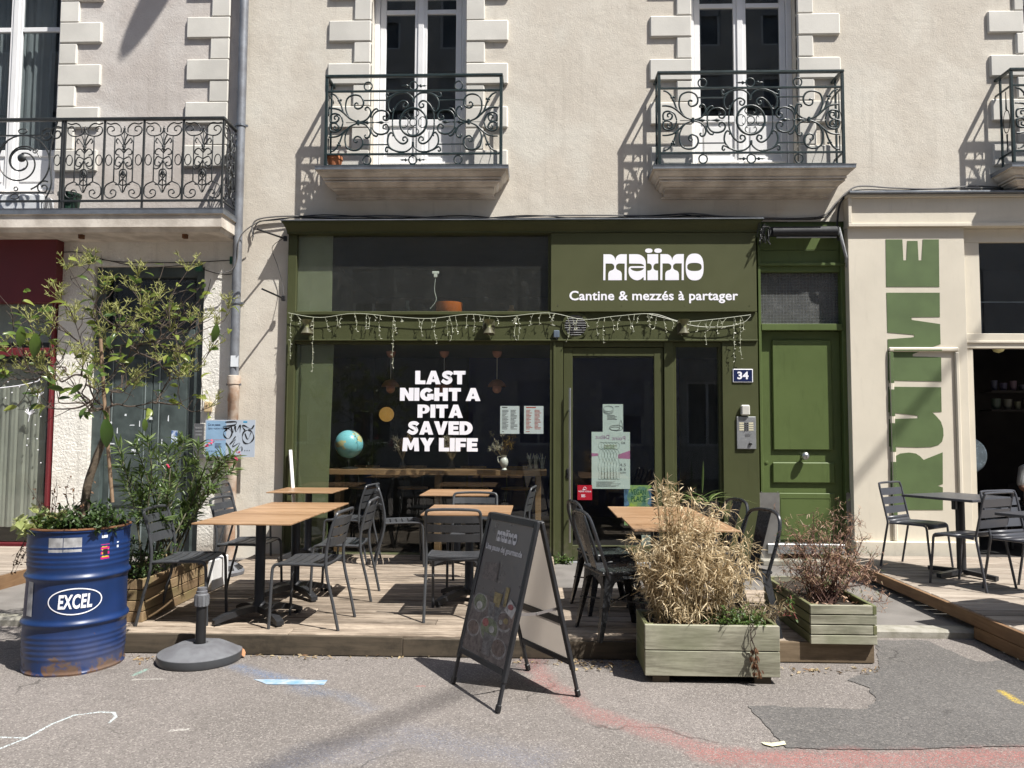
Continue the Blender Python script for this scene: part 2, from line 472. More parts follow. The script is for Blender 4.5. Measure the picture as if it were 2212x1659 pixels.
m_bamboo = M('bamboo stake', (0.24, 0.16, 0.10), 0.6, var=0.25, vs=12)
m_pot = M('terracotta', (0.42, 0.15, 0.06), 0.8, var=0.1)
m_cable = M('black cable', (0.018, 0.018, 0.02), 0.55, var=0.2)
m_cable_l = M('grey cable', (0.16, 0.155, 0.15), 0.6, var=0.2)
m_navy = M('navy enamel', (0.012, 0.02, 0.075), 0.25, var=0.1)
m_paper = M('white paper', (0.72, 0.76, 0.80), 0.6, var=0.03)
m_ink = M('grey print ink', (0.14, 0.14, 0.15), 0.7, var=0.1)
m_inkred = M('red print ink', (0.55, 0.10, 0.07), 0.7, var=0.1)
m_room = M('dark room plaster', (0.10, 0.095, 0.09), 0.9, var=0.1)
m_roomdark = M('very dark interior paint', (0.05, 0.045, 0.042), 0.9, var=0.2)
m_roomblue = M('night blue interior paint', (0.03, 0.035, 0.22), 0.8, var=0.15)
m_floorin = M('dark shop floor', (0.06, 0.052, 0.045), 0.5, var=0.2)

# street asphalt with worn spray-paint marks
def asphalt(name, c, tint, marks=()):
    m, N, L, S = nt(name)
    co = coords(N, L, rnd=False)
    sp = N.new('ShaderNodeTexVoronoi'); sp.inputs['Scale'].default_value = 135; L.new(co, sp.inputs['Vector'])
    n1 = noise_(N, L, co, 150, 3, 0.7)
    big = noise_(N, L, co, 0.9, 6, 0.6, 0.3)
    mid = noise_(N, L, co, 9, 5, 0.6)
    out = mix(N, L, ramp(N, L, big, 0.36, 0.66), tint, c)
    out = mix(N, L, math_(N, L, 'MULTIPLY', ramp(N, L, mid, 0.5, 0.72), 0.35), out, [x * 0.72 for x in tint])
    sb = N.new('ShaderNodeSeparateColor'); L.new(sp.outputs['Color'], sb.inputs[0])
    out = mix(N, L, math_(N, L, 'MULTIPLY', ramp(N, L, sb.outputs[0], 0.62, 1.0), 0.46 if c[0] > .15 else .26), out, (0.42, 0.385, 0.35))
    out = mix(N, L, math_(N, L, 'MULTIPLY', ramp(N, L, sb.outputs[1], 0.70, 1.0), 0.5), out, [x * 0.38 for x in tint])
    vc = N.new('ShaderNodeTexVoronoi'); vc.feature = 'DISTANCE_TO_EDGE'; vc.inputs['Scale'].default_value = 0.55
    wv = N.new('ShaderNodeVectorMath'); wv.operation = 'ADD'; L.new(co, wv.inputs[0])
    wn2 = N.new('ShaderNodeTexNoise'); wn2.inputs['Scale'].default_value = 3.5; wn2.inputs['Detail'].default_value = 6; L.new(co, wn2.inputs['Vector'])
    ws = N.new('ShaderNodeVectorMath'); ws.operation = 'SCALE'; ws.inputs[3].default_value = .45; L.new(wn2.outputs['Color'], ws.inputs[0]); L.new(ws.outputs[0], wv.inputs[1]); L.new(wv.outputs[0], vc.inputs['Vector'])
    crk = math_(N, L, 'MULTIPLY', ramp(N, L, vc.outputs['Distance'], 0.007, 0.002), ramp(N, L, noise_(N, L, co, 0.8, 3), 0.5, 0.6))
    out = mix(N, L, math_(N, L, 'MULTIPLY', crk, 0.6), out, [x * 0.3 for x in tint])
    out = mix(N, L, math_(N, L, 'MULTIPLY', ramp(N, L, noise_(N, L, co, 1.7, 5, 0.65), 0.58, 0.74), 0.32), out, [x * 0.55 for x in tint])
    tc = N.new('ShaderNodeTexCoord')
    wob = N.new('ShaderNodeTexNoise'); wob.inputs['Scale'].default_value = 5; wob.inputs['Detail'].default_value = 5; L.new(co, wob.inputs['Vector'])
    grain = math_(N, L, 'ADD', math_(N, L, 'MULTIPLY', n1, 0.6), math_(N, L, 'MULTIPLY', sb.outputs[2], 0.4))
    for (pts, w, soft, colr, amt, wobble) in marks:
        acc = None
        for (a, b_) in zip(pts[:-1], pts[1:]):
            a, b_ = V((a[0], a[1], 0)), V((b_[0], b_[1], 0))
            ab = b_ - a
            s1 = N.new('ShaderNodeVectorMath'); s1.operation = 'SUBTRACT'; L.new(tc.outputs['Object'], s1.inputs[0]); s1.inputs[1].default_value = a
            d1 = N.new('ShaderNodeVectorMath'); d1.operation = 'DOT_PRODUCT'; L.new(s1.outputs[0], d1.inputs[0]); d1.inputs[1].default_value = ab / ab.length_squared
            t = math_(N, L, 'MULTIPLY', d1.outputs['Value'], 1.0, True)
            sc1 = N.new('ShaderNodeVectorMath'); sc1.operation = 'SCALE'; sc1.inputs[0].default_value = ab; L.new(t, sc1.inputs[3])
            s2 = N.new('ShaderNodeVectorMath'); s2.operation = 'SUBTRACT'; L.new(s1.outputs[0], s2.inputs[0]); L.new(sc1.outputs[0], s2.inputs[1])
            ln = N.new('ShaderNodeVectorMath'); ln.operation = 'LENGTH'; L.new(s2.outputs[0], ln.inputs[0])
            acc = ln.outputs['Value'] if acc is None else math_(N, L, 'MINIMUM', acc, ln.outputs['Value'])
        dd = math_(N, L, 'ADD', acc, math_(N, L, 'MULTIPLY', math_(N, L, 'SUBTRACT', wob.outputs[0], 0.5), wobble))
        f = ramp(N, L, dd, w + soft, w - soft)
        f = math_(N, L, 'MULTIPLY', f, ramp(N, L, grain, 0.28, 0.62))
        out = mix(N, L, math_(N, L, 'MULTIPLY', f, amt), out, colr)
    L.new(out, S.inputs['Base Color'])
    S.inputs['Roughness'].default_value = 0.92
    S.inputs['Specular IOR Level'].default_value = 0.25
    h = math_(N, L, 'ADD', math_(N, L, 'MULTIPLY', sp.outputs['Distance'], -1.0), math_(N, L, 'MULTIPLY', n1, 0.5))
    bump_(N, L, S, h, 0.55, 0.006)
    return m
g2 = lambda pts: [G(x, y)[:2] for x, y in pts]
MARKS = [
    (g2([(1150, 1425), (1180, 1470), (1260, 1530), (1400, 1580), (1560, 1628), (1720, 1640), (2260, 1632)]), 0.075, 0.06, (0.33, 0.11, 0.10), 0.46, 0.2),
    (g2([(1560, 1636), (1720, 1652), (2300, 1640)]), 0.12, 0.06, (0.30, 0.115, 0.10), 0.38, 0.25),
    (g2([(515, 1440), (590, 1462), (660, 1480)]), 0.05, 0.06, (0.10, 0.17, 0.30), 0.55, 0.14),
    (g2([(640, 1490), (730, 1500), (800, 1530)]), 0.04, 0.07, (0.13, 0.19, 0.30), 0.3, 0.2),
    (g2([(600, 1660), (900, 1590), (1150, 1640)]), 0.1, 0.15, (0.15, 0.18, 0.26), 0.3, 0.3),
    (g2([(-20, 1625), (60, 1593), (110, 1565), (160, 1545), (215, 1538), (246, 1539), (250, 1549), (236, 1561)]), 0.0065, 0.005, (0.62, 0.72, 0.74), 0.95, 0.008),
    (g2([(-20, 1592), (55, 1594)]), 0.006, 0.005, (0.62, 0.72, 0.74), 0.9, 0.008),
    (g2([(2165, 1495), (2200, 1518), (2240, 1530)]), 0.02, 0.02, (0.50, 0.36, 0.05), 0.9, 0.05),
    (g2([(290, 1458), (316, 1446)]), 0.012, 0.015, (0.25, 0.50, 0.42), 0.6, 0.03),
    (g2([(370, 1578), (405, 1575)]), 0.010, 0.012, (0.65, 0.63, 0.58), 0.7, 0.03),
    (g2([(290, 1468), (350, 1466)]), 0.008, 0.015, (0.60, 0.58, 0.53), 0.7, 0.03),
    (g2([(900, 1482), (915, 1482)]), 0.008, 0.01, (0.5, 0.12, 0.1), 0.6, 0.03),
]
m_street = asphalt('street asphalt', (0.192, 0.172, 0.160), (0.158, 0.142, 0.131), MARKS)
m_patch = asphalt('newer asphalt', (0.122, 0.116, 0.111), (0.102, 0.097, 0.093), MARKS[:2] + MARKS[7:8])

# ------------------------------------------------------------------ ground: street, patch, pavement, kerb
b = B(); b.quad((-60, -60, 0), (60, -60, 0), (60, 20, 0), (-60, 20, 0))
tag(b.build('street', m_street), kind='structure')
rr = random.Random(5)
def rough_poly(pts, step=0.025, amp=0.02, z=0.004, seed=1):
    out = []
    for i in range(len(pts)):
        a, c = V((*pts[i], 0)), V((*pts[(i + 1) % len(pts)], 0))
        n = max(1, int((c - a).length / step))
        for k in range(n):
            p = a.lerp(c, k / n)
            q = noise.noise_vector(p * 9 + V((seed, 0, 0))) * amp + noise.noise_vector(p * 30) * amp * 0.6
            out.append((p.x + q.x, p.y + q.y, z))
    return out
pts = g2([(1830, 1470), (1880, 1488), (1893, 1520), (1870, 1533), (1612, 1525), (1660, 1572), (1697, 1618)])
pts += g2([(1900, 1622), (2320, 1608), (2500, 1500), (2400, 1420), (2110, 1430), (2000, 1385), (1890, 1383), (1900, 1440)])
vs = rough_poly(pts)
bb = B(); bb.add(vs, [tuple(range(len(vs)))])
tag(bb.build('street_patch', m_patch), kind='structure')
# two crusts of paint: sharp blue and white stripe, pale yellow spot
def crust(name, pxs, mat, label, z, amp=0.006):
    vs = rough_poly(g2(pxs), 0.03, amp, z, 3)
    q = B(); q.add(vs, [tuple(range(len(vs)))])
    return tag(q.build(name, mat), label, 'paint mark')
m_bluepaint = M('worn blue road paint', (0.10, 0.22, 0.36), 0.8, var=0.5, vs=14, tint=(0.42, 0.43, 0.42))
m_palepaint = M('pale yellow road paint', (0.66, 0.63, 0.42), 0.8, var=0.2, vs=30)
crust('paint_stripe', [(548, 1468), (708, 1470), (700, 1480), (575, 1479)], m_bluepaint, 'short worn blue and white paint stripe on the asphalt', 0.003)
crust('paint_spot', [(1646, 1606), (1666, 1608), (1695, 1604), (1698, 1611), (1668, 1616), (1650, 1611)], m_palepaint, 'small pale yellow paint spot at the edge of the dark asphalt', 0.0075)

KY, PZ = -2.95, 0.06                                    # kerb line and pavement level
pav = B()
pav.box(-14, 14, KY + 0.16, 0.0, -0.3, PZ - 0.004)
pavement = tag(pav.build('pavement', m_pave), kind='structure')
x = -7.0
i = 0
while x < 8:
    w = 0.9 + 0.25 * rr.random()
    k = B()
    k.box(x, x + w - 0.006, KY, KY + 0.158, -0.2, PZ + 0.003 * rr.random(), 0.018)
    k.build('kerb_stone', m_kerb, pavement)
    x += w; i += 1

# ------------------------------------------------------------------ decks: every plank its own board
def deck(label, x0, x1, yf, yb, z, mats, seed, skew=0.0, plank=0.155, splits=(0.5,), name='wooden_deck', cut=None, fascia_h=None, fx=None, rail=True):
    r = random.Random(seed)
    t = thing(name, label, 'deck', ((x0 + x1) / 2, (yf + yb) / 2, 0))
    y = yf
    row = 0
    while y < yb - 0.02:
        y1 = min(y + plank, yb)
        xe = x1
        if cut and y > cut[1]: xe = cut[0]
        segs = []
        joint = x0 + (x1 - x0) * (splits[row % len(splits)])
        if x0 < joint < xe - 0.3: segs = [(x0, joint), (joint, xe)]
        else: segs = [(x0, xe)]
        for (a, e) in segs:
            k = B(); dz = r.uniform(-0.0015, 0.0015)
            sk = lambda X: skew * (X - x0)
            hx = (a + e) / 2
            k.box(a + 0.002, e - 0.002, y + 0.006, y1 - 0.009, z - 0.027 + dz, z + dz, 0.005)
            o = k.build('plank', mats[0], t, loc=None)
        y += plank; row += 1
    return t
DZ = 0.136
DF = G(870, 1373, DZ).y                                 # front edge of the main deck
dx0, dx1 = G(270, 1368, DZ).x - 0.35, G(1903, 1399, DZ).x
cutx = G(1205, 1275, DZ).x
cuty = G(1300, 1276, DZ).y
main_deck = deck('long weathered brown plank deck in front of the olive shop', dx0, dx1, DF, -0.16, DZ, (m_deck,), 11, cut=(cutx, cuty), splits=(0.27, 0.62, 0.45, 0.75))
fb = B(); jx = G(868, 1390, 0.1).x
fb.box(dx0, jx - 0.002, DF - 0.032, DF - 0.003, 0.006, DZ - 0.004, 0.002)
fb.build('fascia_board', m_fascia, main_deck)
jx2 = G(1600, 1400, 0.1).x
fb = B(); fb.box(jx + 0.002, jx2 - .002, DF - 0.026, DF - 0.003, 0.006, DZ - 0.016, 0.002)
fb.build('fascia_board', m_fascia, main_deck)
fb = B(); fb.box(jx2 + .002, dx1, DF - 0.034, DF - 0.003, 0.006, DZ + .002, 0.003)
fb.build('fascia_board', m_fascia3, main_deck)
for X in (dx0 + 0.05, -1.2, 0.6, dx1 - 0.05):
    j = B(); j.box(X - 0.02, X + 0.02, DF + 0.01, (cuty if X > cutx else -0.3), 0.066 if X < 9 else 0, DZ - 0.031)
    j.build('joist', m_fascia, main_deck)
# right deck in front of the cream shop
RZ = 0.20
rx = (G(1888, 1225, RZ).x + G(2212, 1375, RZ).x) / 2
rf = -4.6
right_deck = deck('raised grey plank deck with pine side board in front of the cream shop', rx, 7.5, rf, -0.3, RZ, (m_deck2,), 12, splits=(0.7, 0.4))
sbd = B(); sbd.box(rx - 0.034, rx - 0.002, rf, -0.3, 0.105, RZ - 0.003, 0.003); sbd.build('side_board', m_fascia2, right_deck)
sbd = B(); sbd.box(rx - 0.030, rx - 0.002, rf, KY - 0.02, 0.012, 0.101, 0.003); sbd.build('side_board', m_fascia2, right_deck)
# left deck, cut obliquely
lt = thing('wooden_deck', 'pale grey plank deck behind the blue drum by the red shop', 'deck', (-5.4, -1.2, 0))
LZ = 0.19
pA, pB = G(-60, 1257, LZ), G(64, 1226, LZ)
sl_ = (pB.y - pA.y) / (pB.x - pA.x)
y = -0.2
k = 0
while y > -2.6:
    xr = pB.x + (y - pB.y) / sl_ if y < pB.y else pB.x
    yb_ = y - 0.13
    xr2 = pB.x + (yb_ - pB.y) / sl_ if yb_ < pB.y else pB.x
    if xr > -7.4:
        q = B(); q.prismz([(-7.6, yb_ + 0.004), (xr2, yb_ + 0.004), (xr, y), (-7.6, y)], LZ - 0.027, LZ)
        q.build('plank', m_deck2, lt)
    y -= 0.13
q = B(); q.bar((pA.x - 1.2, pA.y - 1.2 * sl_ - 0.02, LZ - 0.072), (pB.x, pB.y - 0.02, LZ - 0.072), 0.03, 0.13)
q.build('fascia_board', m_fascia2, lt)
q = B(); q.box(pB.x + 0.002, pB.x + 0.03, pB.y, -0.3, 0.065, LZ - 0.004); q.build('side_board', m_fascia2, lt)

# ------------------------------------------------------------------ buildings
def wall_quads(b, X0, X1, Z0, Z1, holes, Y=0.0, thick=0.0):
    xs = sorted({X0, X1, *[min(max(h[k], X0), X1) for h in holes for k in (0, 1)]})
    zs = sorted({Z0, Z1, *[min(max(h[k], Z0), Z1) for h in holes for k in (2, 3)]})
    for i in range(len(xs) - 1):
        for j in range(len(zs) - 1):
            cx, cz = (xs[i] + xs[i + 1]) / 2, (zs[j] + zs[j + 1]) / 2
            if any(h[0] < cx < h[1] and h[2] < cz < h[3] for h in holes): continue
            b.quad((xs[i], Y, zs[j]), (xs[i + 1], Y, zs[j]), (xs[i + 1], Y, zs[j + 1]), (xs[i], Y, zs[j + 1]))
def reveal(b, h, Y0, Y1):
    x0, x1, z0, z1 = h
    b.quad((x0, Y0, z0), (x0, Y1, z0), (x0, Y1, z1), (x0, Y0, z1))
    b.quad((x1, Y0, z0), (x1, Y0, z1), (x1, Y1, z1), (x1, Y1, z0))
    b.quad((x0, Y0, z1), (x0, Y1, z1), (x1, Y1, z1), (x1, Y0, z1))
    b.quad((x0, Y0, z0), (x1, Y0, z0), (x1, Y1, z0), (x0, Y1, z0))
def roombox(b, x0, x1, y0, y1, z0, z1):
    b.quad((x0, y1, z0), (x1, y1, z0), (x1, y1, z1), (x0, y1, z1))
    b.quad((x0, y0, z0), (x0, y1, z0), (x0, y1, z1), (x0, y0, z1))
    b.quad((x1, y0, z0), (x1, y0, z1), (x1, y1, z1), (x1, y1, z0))
    b.quad((x0, y0, z1), (x0, y1, z1), (x1, y1, z1), (x1, y0, z1))
    b.quad((x0, y0, z0), (x1, y0, z0), (x1, y1, z0), (x0, y1, z0))

XB = P(521, 420, 0).x                                   # seam between the two buildings
SH = RECT(617, 481, 1640, 1215, 0)                      # olive shop front
DO = RECT(1640, 497, 1836, 1215, 0)                     # green entrance door
ZR = P(1950, 425, 0).z                                  # top of the cream shop front
TOPZ = 11.0
W1 = RECT(801, -45, 1006, 360, 0)
W2 = RECT(1494, -55, 1722, 357, 0)
W3 = RECT(2212, -60, 2440, 355, 0)
WL = RECT(-110, -120, 128, 420, 0)
RED = RECT(-400, 512, 118, 1240, 0)
DL = RECT(192, 575, 433, 1230, 0)

main = thing('apartment_building', 'cream stuccoed apartment building with pale stone window surrounds above the shops', 'building', (0, 0, 0))
b = B()
holes = [W1, W2, W3, (SH[0] + 0.03, SH[1], -1, SH[3] - 0.06), (SH[1] - 0.01, DO[1] + 0.02, -1, DO[3] + 0.10), (DO[1] + 0.01, 9.0, -1, ZR - 0.02)]
wall_quads(b, XB, 9.0, 0.0, TOPZ, holes)
for h in (W1, W2, W3): reveal(b, h, 0.0, 0.30)
b.quad((9, 0, 0), (9, 6, 0), (9, 6, TOPZ), (9, 0, TOPZ))
b.quad((XB, 6, 0), (9, 6, 0), (9, 6, TOPZ), (XB, 6, TOPZ))
b.quad((XB, 0, TOPZ), (9, 0, TOPZ), (9, 6, TOPZ), (XB, 6, TOPZ))
b.build('wall', m_wall, main)
for h in (W1, W2, W3):
    b = B(); roombox(b, h[0] - 0.6, h[1] + 0.6, 0.302, 3.0, h[2] - 0.05, h[3] + 0.3)
    b.quad((h[0] - 0.6, 0.302, h[2] - 0.05), (h[0], 0.302, h[2] - 0.05), (h[0], 0.302, h[3] + 0.3), (h[0] - 0.6, 0.302, h[3] + 0.3))
    b.quad((h[1], 0.302, h[2] - 0.05), (h[1] + 0.6, 0.302, h[2] - 0.05), (h[1] + 0.6, 0.302, h[3] + 0.3), (h[1], 0.302, h[3] + 0.3))
    b.build('room', m_room, main)

def french_window(parent, h, Y, zt, zp, mat=m_white, cl=0.0):
    x0, x1, z0, z1 = h
    w = part('window', parent)
    xm = (x0 + x1) / 2
    f = B()
    o = 0.065
    f.box(x0, x0 + o, Y, Y + 0.09, z0, z1, 0.006)
    f.box(x1 - o, x1, Y, Y + 0.09, z0, z1, 0.006)
    f.box(x0 + o, x1 - o, Y + 0.002, Y + 0.09, z0, z0 + 0.06, 0.006)
    f.box(x0 + o, x1 - o, Y + 0.002, Y + 0.09, z1 - o, z1, 0.006)
    f.build('frame', mat, w)
    for s in (0, 1):
        a, c = (x0 + o + 0.004, xm - 0.004) if s == 0 else (xm + 0.004, x1 - o - 0.004)
        st = 0.072
        f = B(); yy = Y + 0.018
        f.box(a, a + st, yy, yy + 0.05, z0 + 0.065, z1 - o - 0.004, 0.006)
        f.box(c - st, c, yy, yy + 0.05, z0 + 0.065, z1 - o - 0.004, 0.006)
        for (q0, q1) in ((z0 + 0.065, z0 + 0.17), (zp - 0.05, zp + 0.03), (zt - 0.03, zt + 0.03), (z1 - o - 0.08, z1 - o - 0.004)):
            f.box(a + st, c - st, yy + 0.002, yy + 0.05, q0, q1, 0.006)
        f.build('sash', mat, w)
        g = B(); g.box(a + st - 0.01, c - st + 0.01, yy + 0.022, yy + 0.027, zp, zt); g.build('pane', m_glass, w)
        g = B(); g.box(a + st - 0.01, c - st + 0.01, yy + 0.022, yy + 0.027, zt, z1 - o - 0.01); g.build('pane', m_glass, w)
        g = B(); g.box(a + st - 0.01, c - st + 0.01, yy + 0.020, yy + 0.040, z0 + 0.16, zp - 0.04)
        g.box(a + st + 0.035, c - st - 0.035, yy + 0.010, yy + 0.021, z0 + 0.215, zp - 0.095, 0.008); g.build('panel', mat, w)
        k = B(); k.box(a + 0.03, c - 0.03, yy - 0.03, yy - 0.001, z0 + 0.085, z0 + 0.115, 0.006); k.build('drip_rail', mat, w)
    cv = B(); cv.box(xm - 0.035, xm + 0.035, Y + 0.002, Y + 0.0175, z0 + 0.065, z1 - o, 0.005); cv.build('cover_strip', mat, w)
    return w
zt1, zp1 = P(910, 27, 0.2).z, P(910, 264, 0.2).z
zt2, zp2 = P(1600, 13, 0.2).z, P(1600, 256, 0.2).z
for h, zt, zp in ((W1, zt1, zp1), (W2, zt2, zp2), (W3, zt2, zp2)):
    french_window(main, h, 0.17, zt, zp)

# toothed stone surrounds: each block proud of the render
rq = random.Random(3)
def quoins(parent, xi, side, wide, narrow, zref, n0, n1, hrow, phase, skip=0.012):
    for k in range(n0, n1):
        z0 = zref + k * hrow
        wd = wide if (k + phase) % 2 == 0 else narrow
        wd += rq.uniform(-0.008, 0.008)
        o = 0.034 if wd > (wide + narrow) / 2 else 0.030
        b = B()
        xa, xb_ = (xi - wd, xi) if side < 0 else (xi, xi + wd)
        b.box(xa, xb_, -o + rq.uniform(-.002, .002), 0.05, z0 + 0.0015, z0 + hrow - 0.0015, 0.009 + rq.random() * .006)
        b.build('stone', m_stone, parent)
hr = P(708, 50, 0).z - P(708, 142, 0).z
hr /= 2
quoins(main, W1[0], -1, P(800, 70).x - P(709, 70).x, P(800, 70).x - P(762, 70).x, P(708, 93).z, -6, 8, hr, 0)
quoins(main, W1[1], 1, P(1097, 70).x - P(1006, 70).x, P(1046, 70).x - P(1006, 70).x, P(1097, 91).z, -6, 8, hr, 0)
quoins(main, W2[0], -1, P(1496, 70).x - P(1406, 70).x, P(1496, 70).x - P(1463, 70).x, P(1406, 83).z, -6, 8, hr, 0)
quoins(main, W2[1], 1, P(1817, 70).x - P(1724, 70).x, P(1760, 70).x - P(1724, 70).x, P(1817, 77).z, -6, 8, hr, 0)
quoins(main, W3[0], -1, P(2212, 70).x - P(2136, 70).x, P(2212, 70).x - P(2193, 70).x, P(2136, 73).z, -6, 8, hr, 0)

# ------------------------------------------------------------------ left building
left = thing('apartment_building', 'grey rendered house with toothed corner stones on the left', 'building', (-5, 0, 0))
b = B(); ZS = P(300, 470, 0).z
wall_quads(b, -12.0, XB, ZS, TOPZ, [WL])
reveal(b, WL, 0, 0.3)
b.quad((-12, 0, TOPZ), (XB, 0, TOPZ), (XB, 6, TOPZ), (-12, 6, TOPZ))
b.quad((-12, 6, 0), (XB, 6, 0), (XB, 6, TOPZ), (-12, 6, TOPZ))
b.quad((-12, 0, 0), (-12, 6, 0), (-12, 6, TOPZ), (-12, 0, TOPZ))
b.build('upper_wall', m_wall_l, left)
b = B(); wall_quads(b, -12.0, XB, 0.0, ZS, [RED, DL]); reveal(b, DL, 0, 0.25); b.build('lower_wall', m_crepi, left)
b = B(); roombox(b, WL[0] - .5, WL[1] + .5, 0.302, 3.0, WL[2] - .05, WL[3] + .3); b.build('room', m_room, left)
french_window(left, WL, 0.17, P(60, 65, 0.2).z, P(60, 330, 0.2).z)
for k in range(4):
    X_ = WL[0] + .12 + k * (WL[1] - WL[0] - .2) / 4; q = B(); n_ = 14
    for i in range(n_): q.quad(*[(X_ + .38 * u / n_, .34 + .02 * math.sin(u * 1.7 + k), z) for u, z in ((i, WL[2]), (i + 1, WL[2]), (i + 1, WL[3] - .05), (i, WL[3] - .05))])
    if k != 3: q.build('curtain', M('white net curtain %d' % k, (.62, .63, .62), .9, var=.1), left, True)
quoins(left, WL[1], 1, P(222, 110).x - P(130, 110).x, P(170, 110).x - P(130, 110).x, P(220, 95).z, -6, 8, hr, 0)
xq = P(497, 110).x
quoins(left, xq, -1, P(497, 110).x - P(405, 110).x, P(497, 110).x - P(456, 110).x, P(405, 85).z, -6, 8, hr, 0)

# ------------------------------------------------------------------ wrought iron balconies
def spiral(cx, cy, r0, a0, turns, r1, n=18):            # from radius r0 at angle a0 winding inwards to r1
    return [(cx + (r0 + (r1 - r0) * k / n) * math.cos(a0 + turns * 2 * math.pi * k / n), cy + (r0 + (r1 - r0) * k / n) * math.sin(a0 + turns * 2 * math.pi * k / n)) for k in range(n + 1)]
def smooth(pts, n=6):
    out = []
    P_ = [pts[0]] + list(pts) + [pts[-1]]
    for i in range(1, len(P_) - 2):
        p0, p1, p2, p3 = [V((*q, 0)) if len(q) == 2 else V(q) for q in P_[i - 1:i + 3]]
        for k in range(n):
            t = k / n
            out.append(0.5 * ((2 * p1) + (p2 - p0) * t + (2 * p0 - 5 * p1 + 4 * p2 - p3) * t * t + (3 * p1 - p0 - 3 * p2 + p3) * t ** 3))
    out.append(V((*pts[-1], 0)) if len(pts[-1]) == 2 else V(pts[-1]))
    return out
def scroll_mesh(name, pts, S, mat, cx=975.0, cy=840.0, r=0.0105, raw=False):   # drawing units -> metres, centred motif
    q = B()
    pp = [V((p[0], p[1], 0)) for p in pts] if raw else smooth(pts)
    n = len(pp)
    pp = [((p.x - cx) * S, 0, -(p.y - cy) * S) for p in pp]
    q.tube(pp, [r * (0.75 + 0.25 * math.sin(math.pi * i / max(1, n - 1))) for i in range(n)], 6)
    me = bpy.data.meshes.new(name)
    me.from_pydata([tuple(v) for v in q.v], [], q.f)
    me.materials.append(mat)
    me.polygons.foreach_set('use_smooth', [True] * len(me.polygons))
    return me
S_ = 1.957 / 1260.0
QUARTER = [   # upper-left quarter of the panel, mirrored four ways
    ('scroll', [(577, 838), (520, 812), (488, 760), (484, 710), (500, 668), (545, 650), (590, 660), (612, 695), (605, 730), (575, 745), (552, 735), (550, 712), (566, 704), (574, 714)]),
    ('scroll', [(577, 838), (625, 826), (655, 800), (666, 768), (655, 740), (636, 735), (625, 748), (634, 756)]),
    ('scroll', [(676, 840), (680, 800), (705, 768), (745, 758), (785, 770), (800, 800), (785, 825), (762, 820), (758, 802), (772, 796)]),
    ('scroll', [(668, 806), (674, 776), (692, 752), (712, 746), (719, 758)]),
    ('scroll', [(824, 840), (828, 780), (850, 730), (885, 698), (915, 695), (935, 715), (925, 738), (905, 736), (902, 718), (914, 714)]),
    ('scroll', [(974, 695), (965, 668), (930, 642), (880, 636), (830, 652), (800, 668), (783, 668), (777, 648), (788, 640), (794, 650)]),
    ('scroll', [(935, 640), (870, 640), (820, 660), (793, 700), (796, 745), (812, 768), (830, 762), (828, 744)]),
    ('scroll', [(366, 742), (400, 742), (440, 752), (480, 780), (520, 815), (577, 838)]),
    ('scroll', [(372, 836), (372, 800), (385, 782), (415, 778), (450, 795), (466, 838)]),
    ('scroll', [(372, 800), (376, 830), (400, 838), (425, 830), (436, 808), (424, 792), (405, 796), (404, 812), (414, 814)]),
    ('scroll', [(375, 640), (405, 650), (432, 680), (447, 712), (470, 770), (500, 800)]),
]
def balcony_panel_meshes(mat):
    out = [(n, scroll_mesh(n, p, S_, mat)) for n, p in QUARTER]
    return out
QM = balcony_panel_meshes(m_iron)
def me_of(b, name, mat, smooth_=True):
    me = bpy.data.meshes.new(name); me.from_pydata([tuple(v) for v in b.v], [], b.f); me.materials.append(mat)
    if smooth_: me.polygons.foreach_set('use_smooth', [True] * len(me.polygons))
    return me
def circ(cx, cz, r, n=20, y=0.0, ez=1.0): return [(cx + r * math.cos(2 * math.pi * k / n), y, cz + ez * r * math.sin(2 * math.pi * k / n)) for k in range(n)]
ring_me = me_of(B().tube(circ(0, 0, 0.045), 0.008, 6, closed=True), 'ring', m_iron)
big_ring_me = me_of(B().tube(circ(0, 0, 0.150, 32), 0.0125, 8, closed=True), 'medallion_ring', m_iron)
petal_me = scroll_mesh('petal_scroll', [(975, 806), (950, 800), (935, 778), (948, 758), (975, 752), (1002, 758), (1015, 778), (1006, 792), (994, 786)], S_, m_iron, 975, 840, 0.0055)
petal2_me = scroll_mesh('petal_scroll', [(975, 806), (1000, 800), (1015, 778)], S_, m_iron, 975, 840, 0.0055)
small_ring_me = me_of(B().tube(circ(0, 0, 0.040), 0.006, 6, closed=True), 'small_ring', m_iron)
def spin(*prof):
    return B().lathe(prof, 8, axis='x')
spindle_me = me_of(spin((.001, -.245), (.004, -.24), (.003, -.12), (.012, -.105), (.012, -.095), (.004, -.08), (.013, -.02), (.020, 0.0), (.012, .012), (.004, .03), (.009, .06), (.004, .08), (.010, .13), (.018, .150), (.016, .165), (.004, .185), (.001, .24)), 'spindle', m_iron)
dart_me = me_of(spin((.001, -.105), (.004, -.09), (.010, -.075), (.006, -.05), (.018, -.04), (.018, -.03), (.007, -.02), (.007, 0)), 'dart', m_iron)
collar_me = me_of(B().box(-.014, .014, -.016, .016, -.026, .026, .004), 'collar', m_iron, False)
def berry():
    b = B()
    for (dx, dz) in ((-.014, .010), (.012, .014), (0, -.012)):
        b.lathe([(0.0005, -.014), (.010, -.010), (.014, 0), (.010, .010), (.0005, .014)], 8, (dx, 0, dz))
    return me_of(b, 'berry', m_iron)
berry_me = berry()
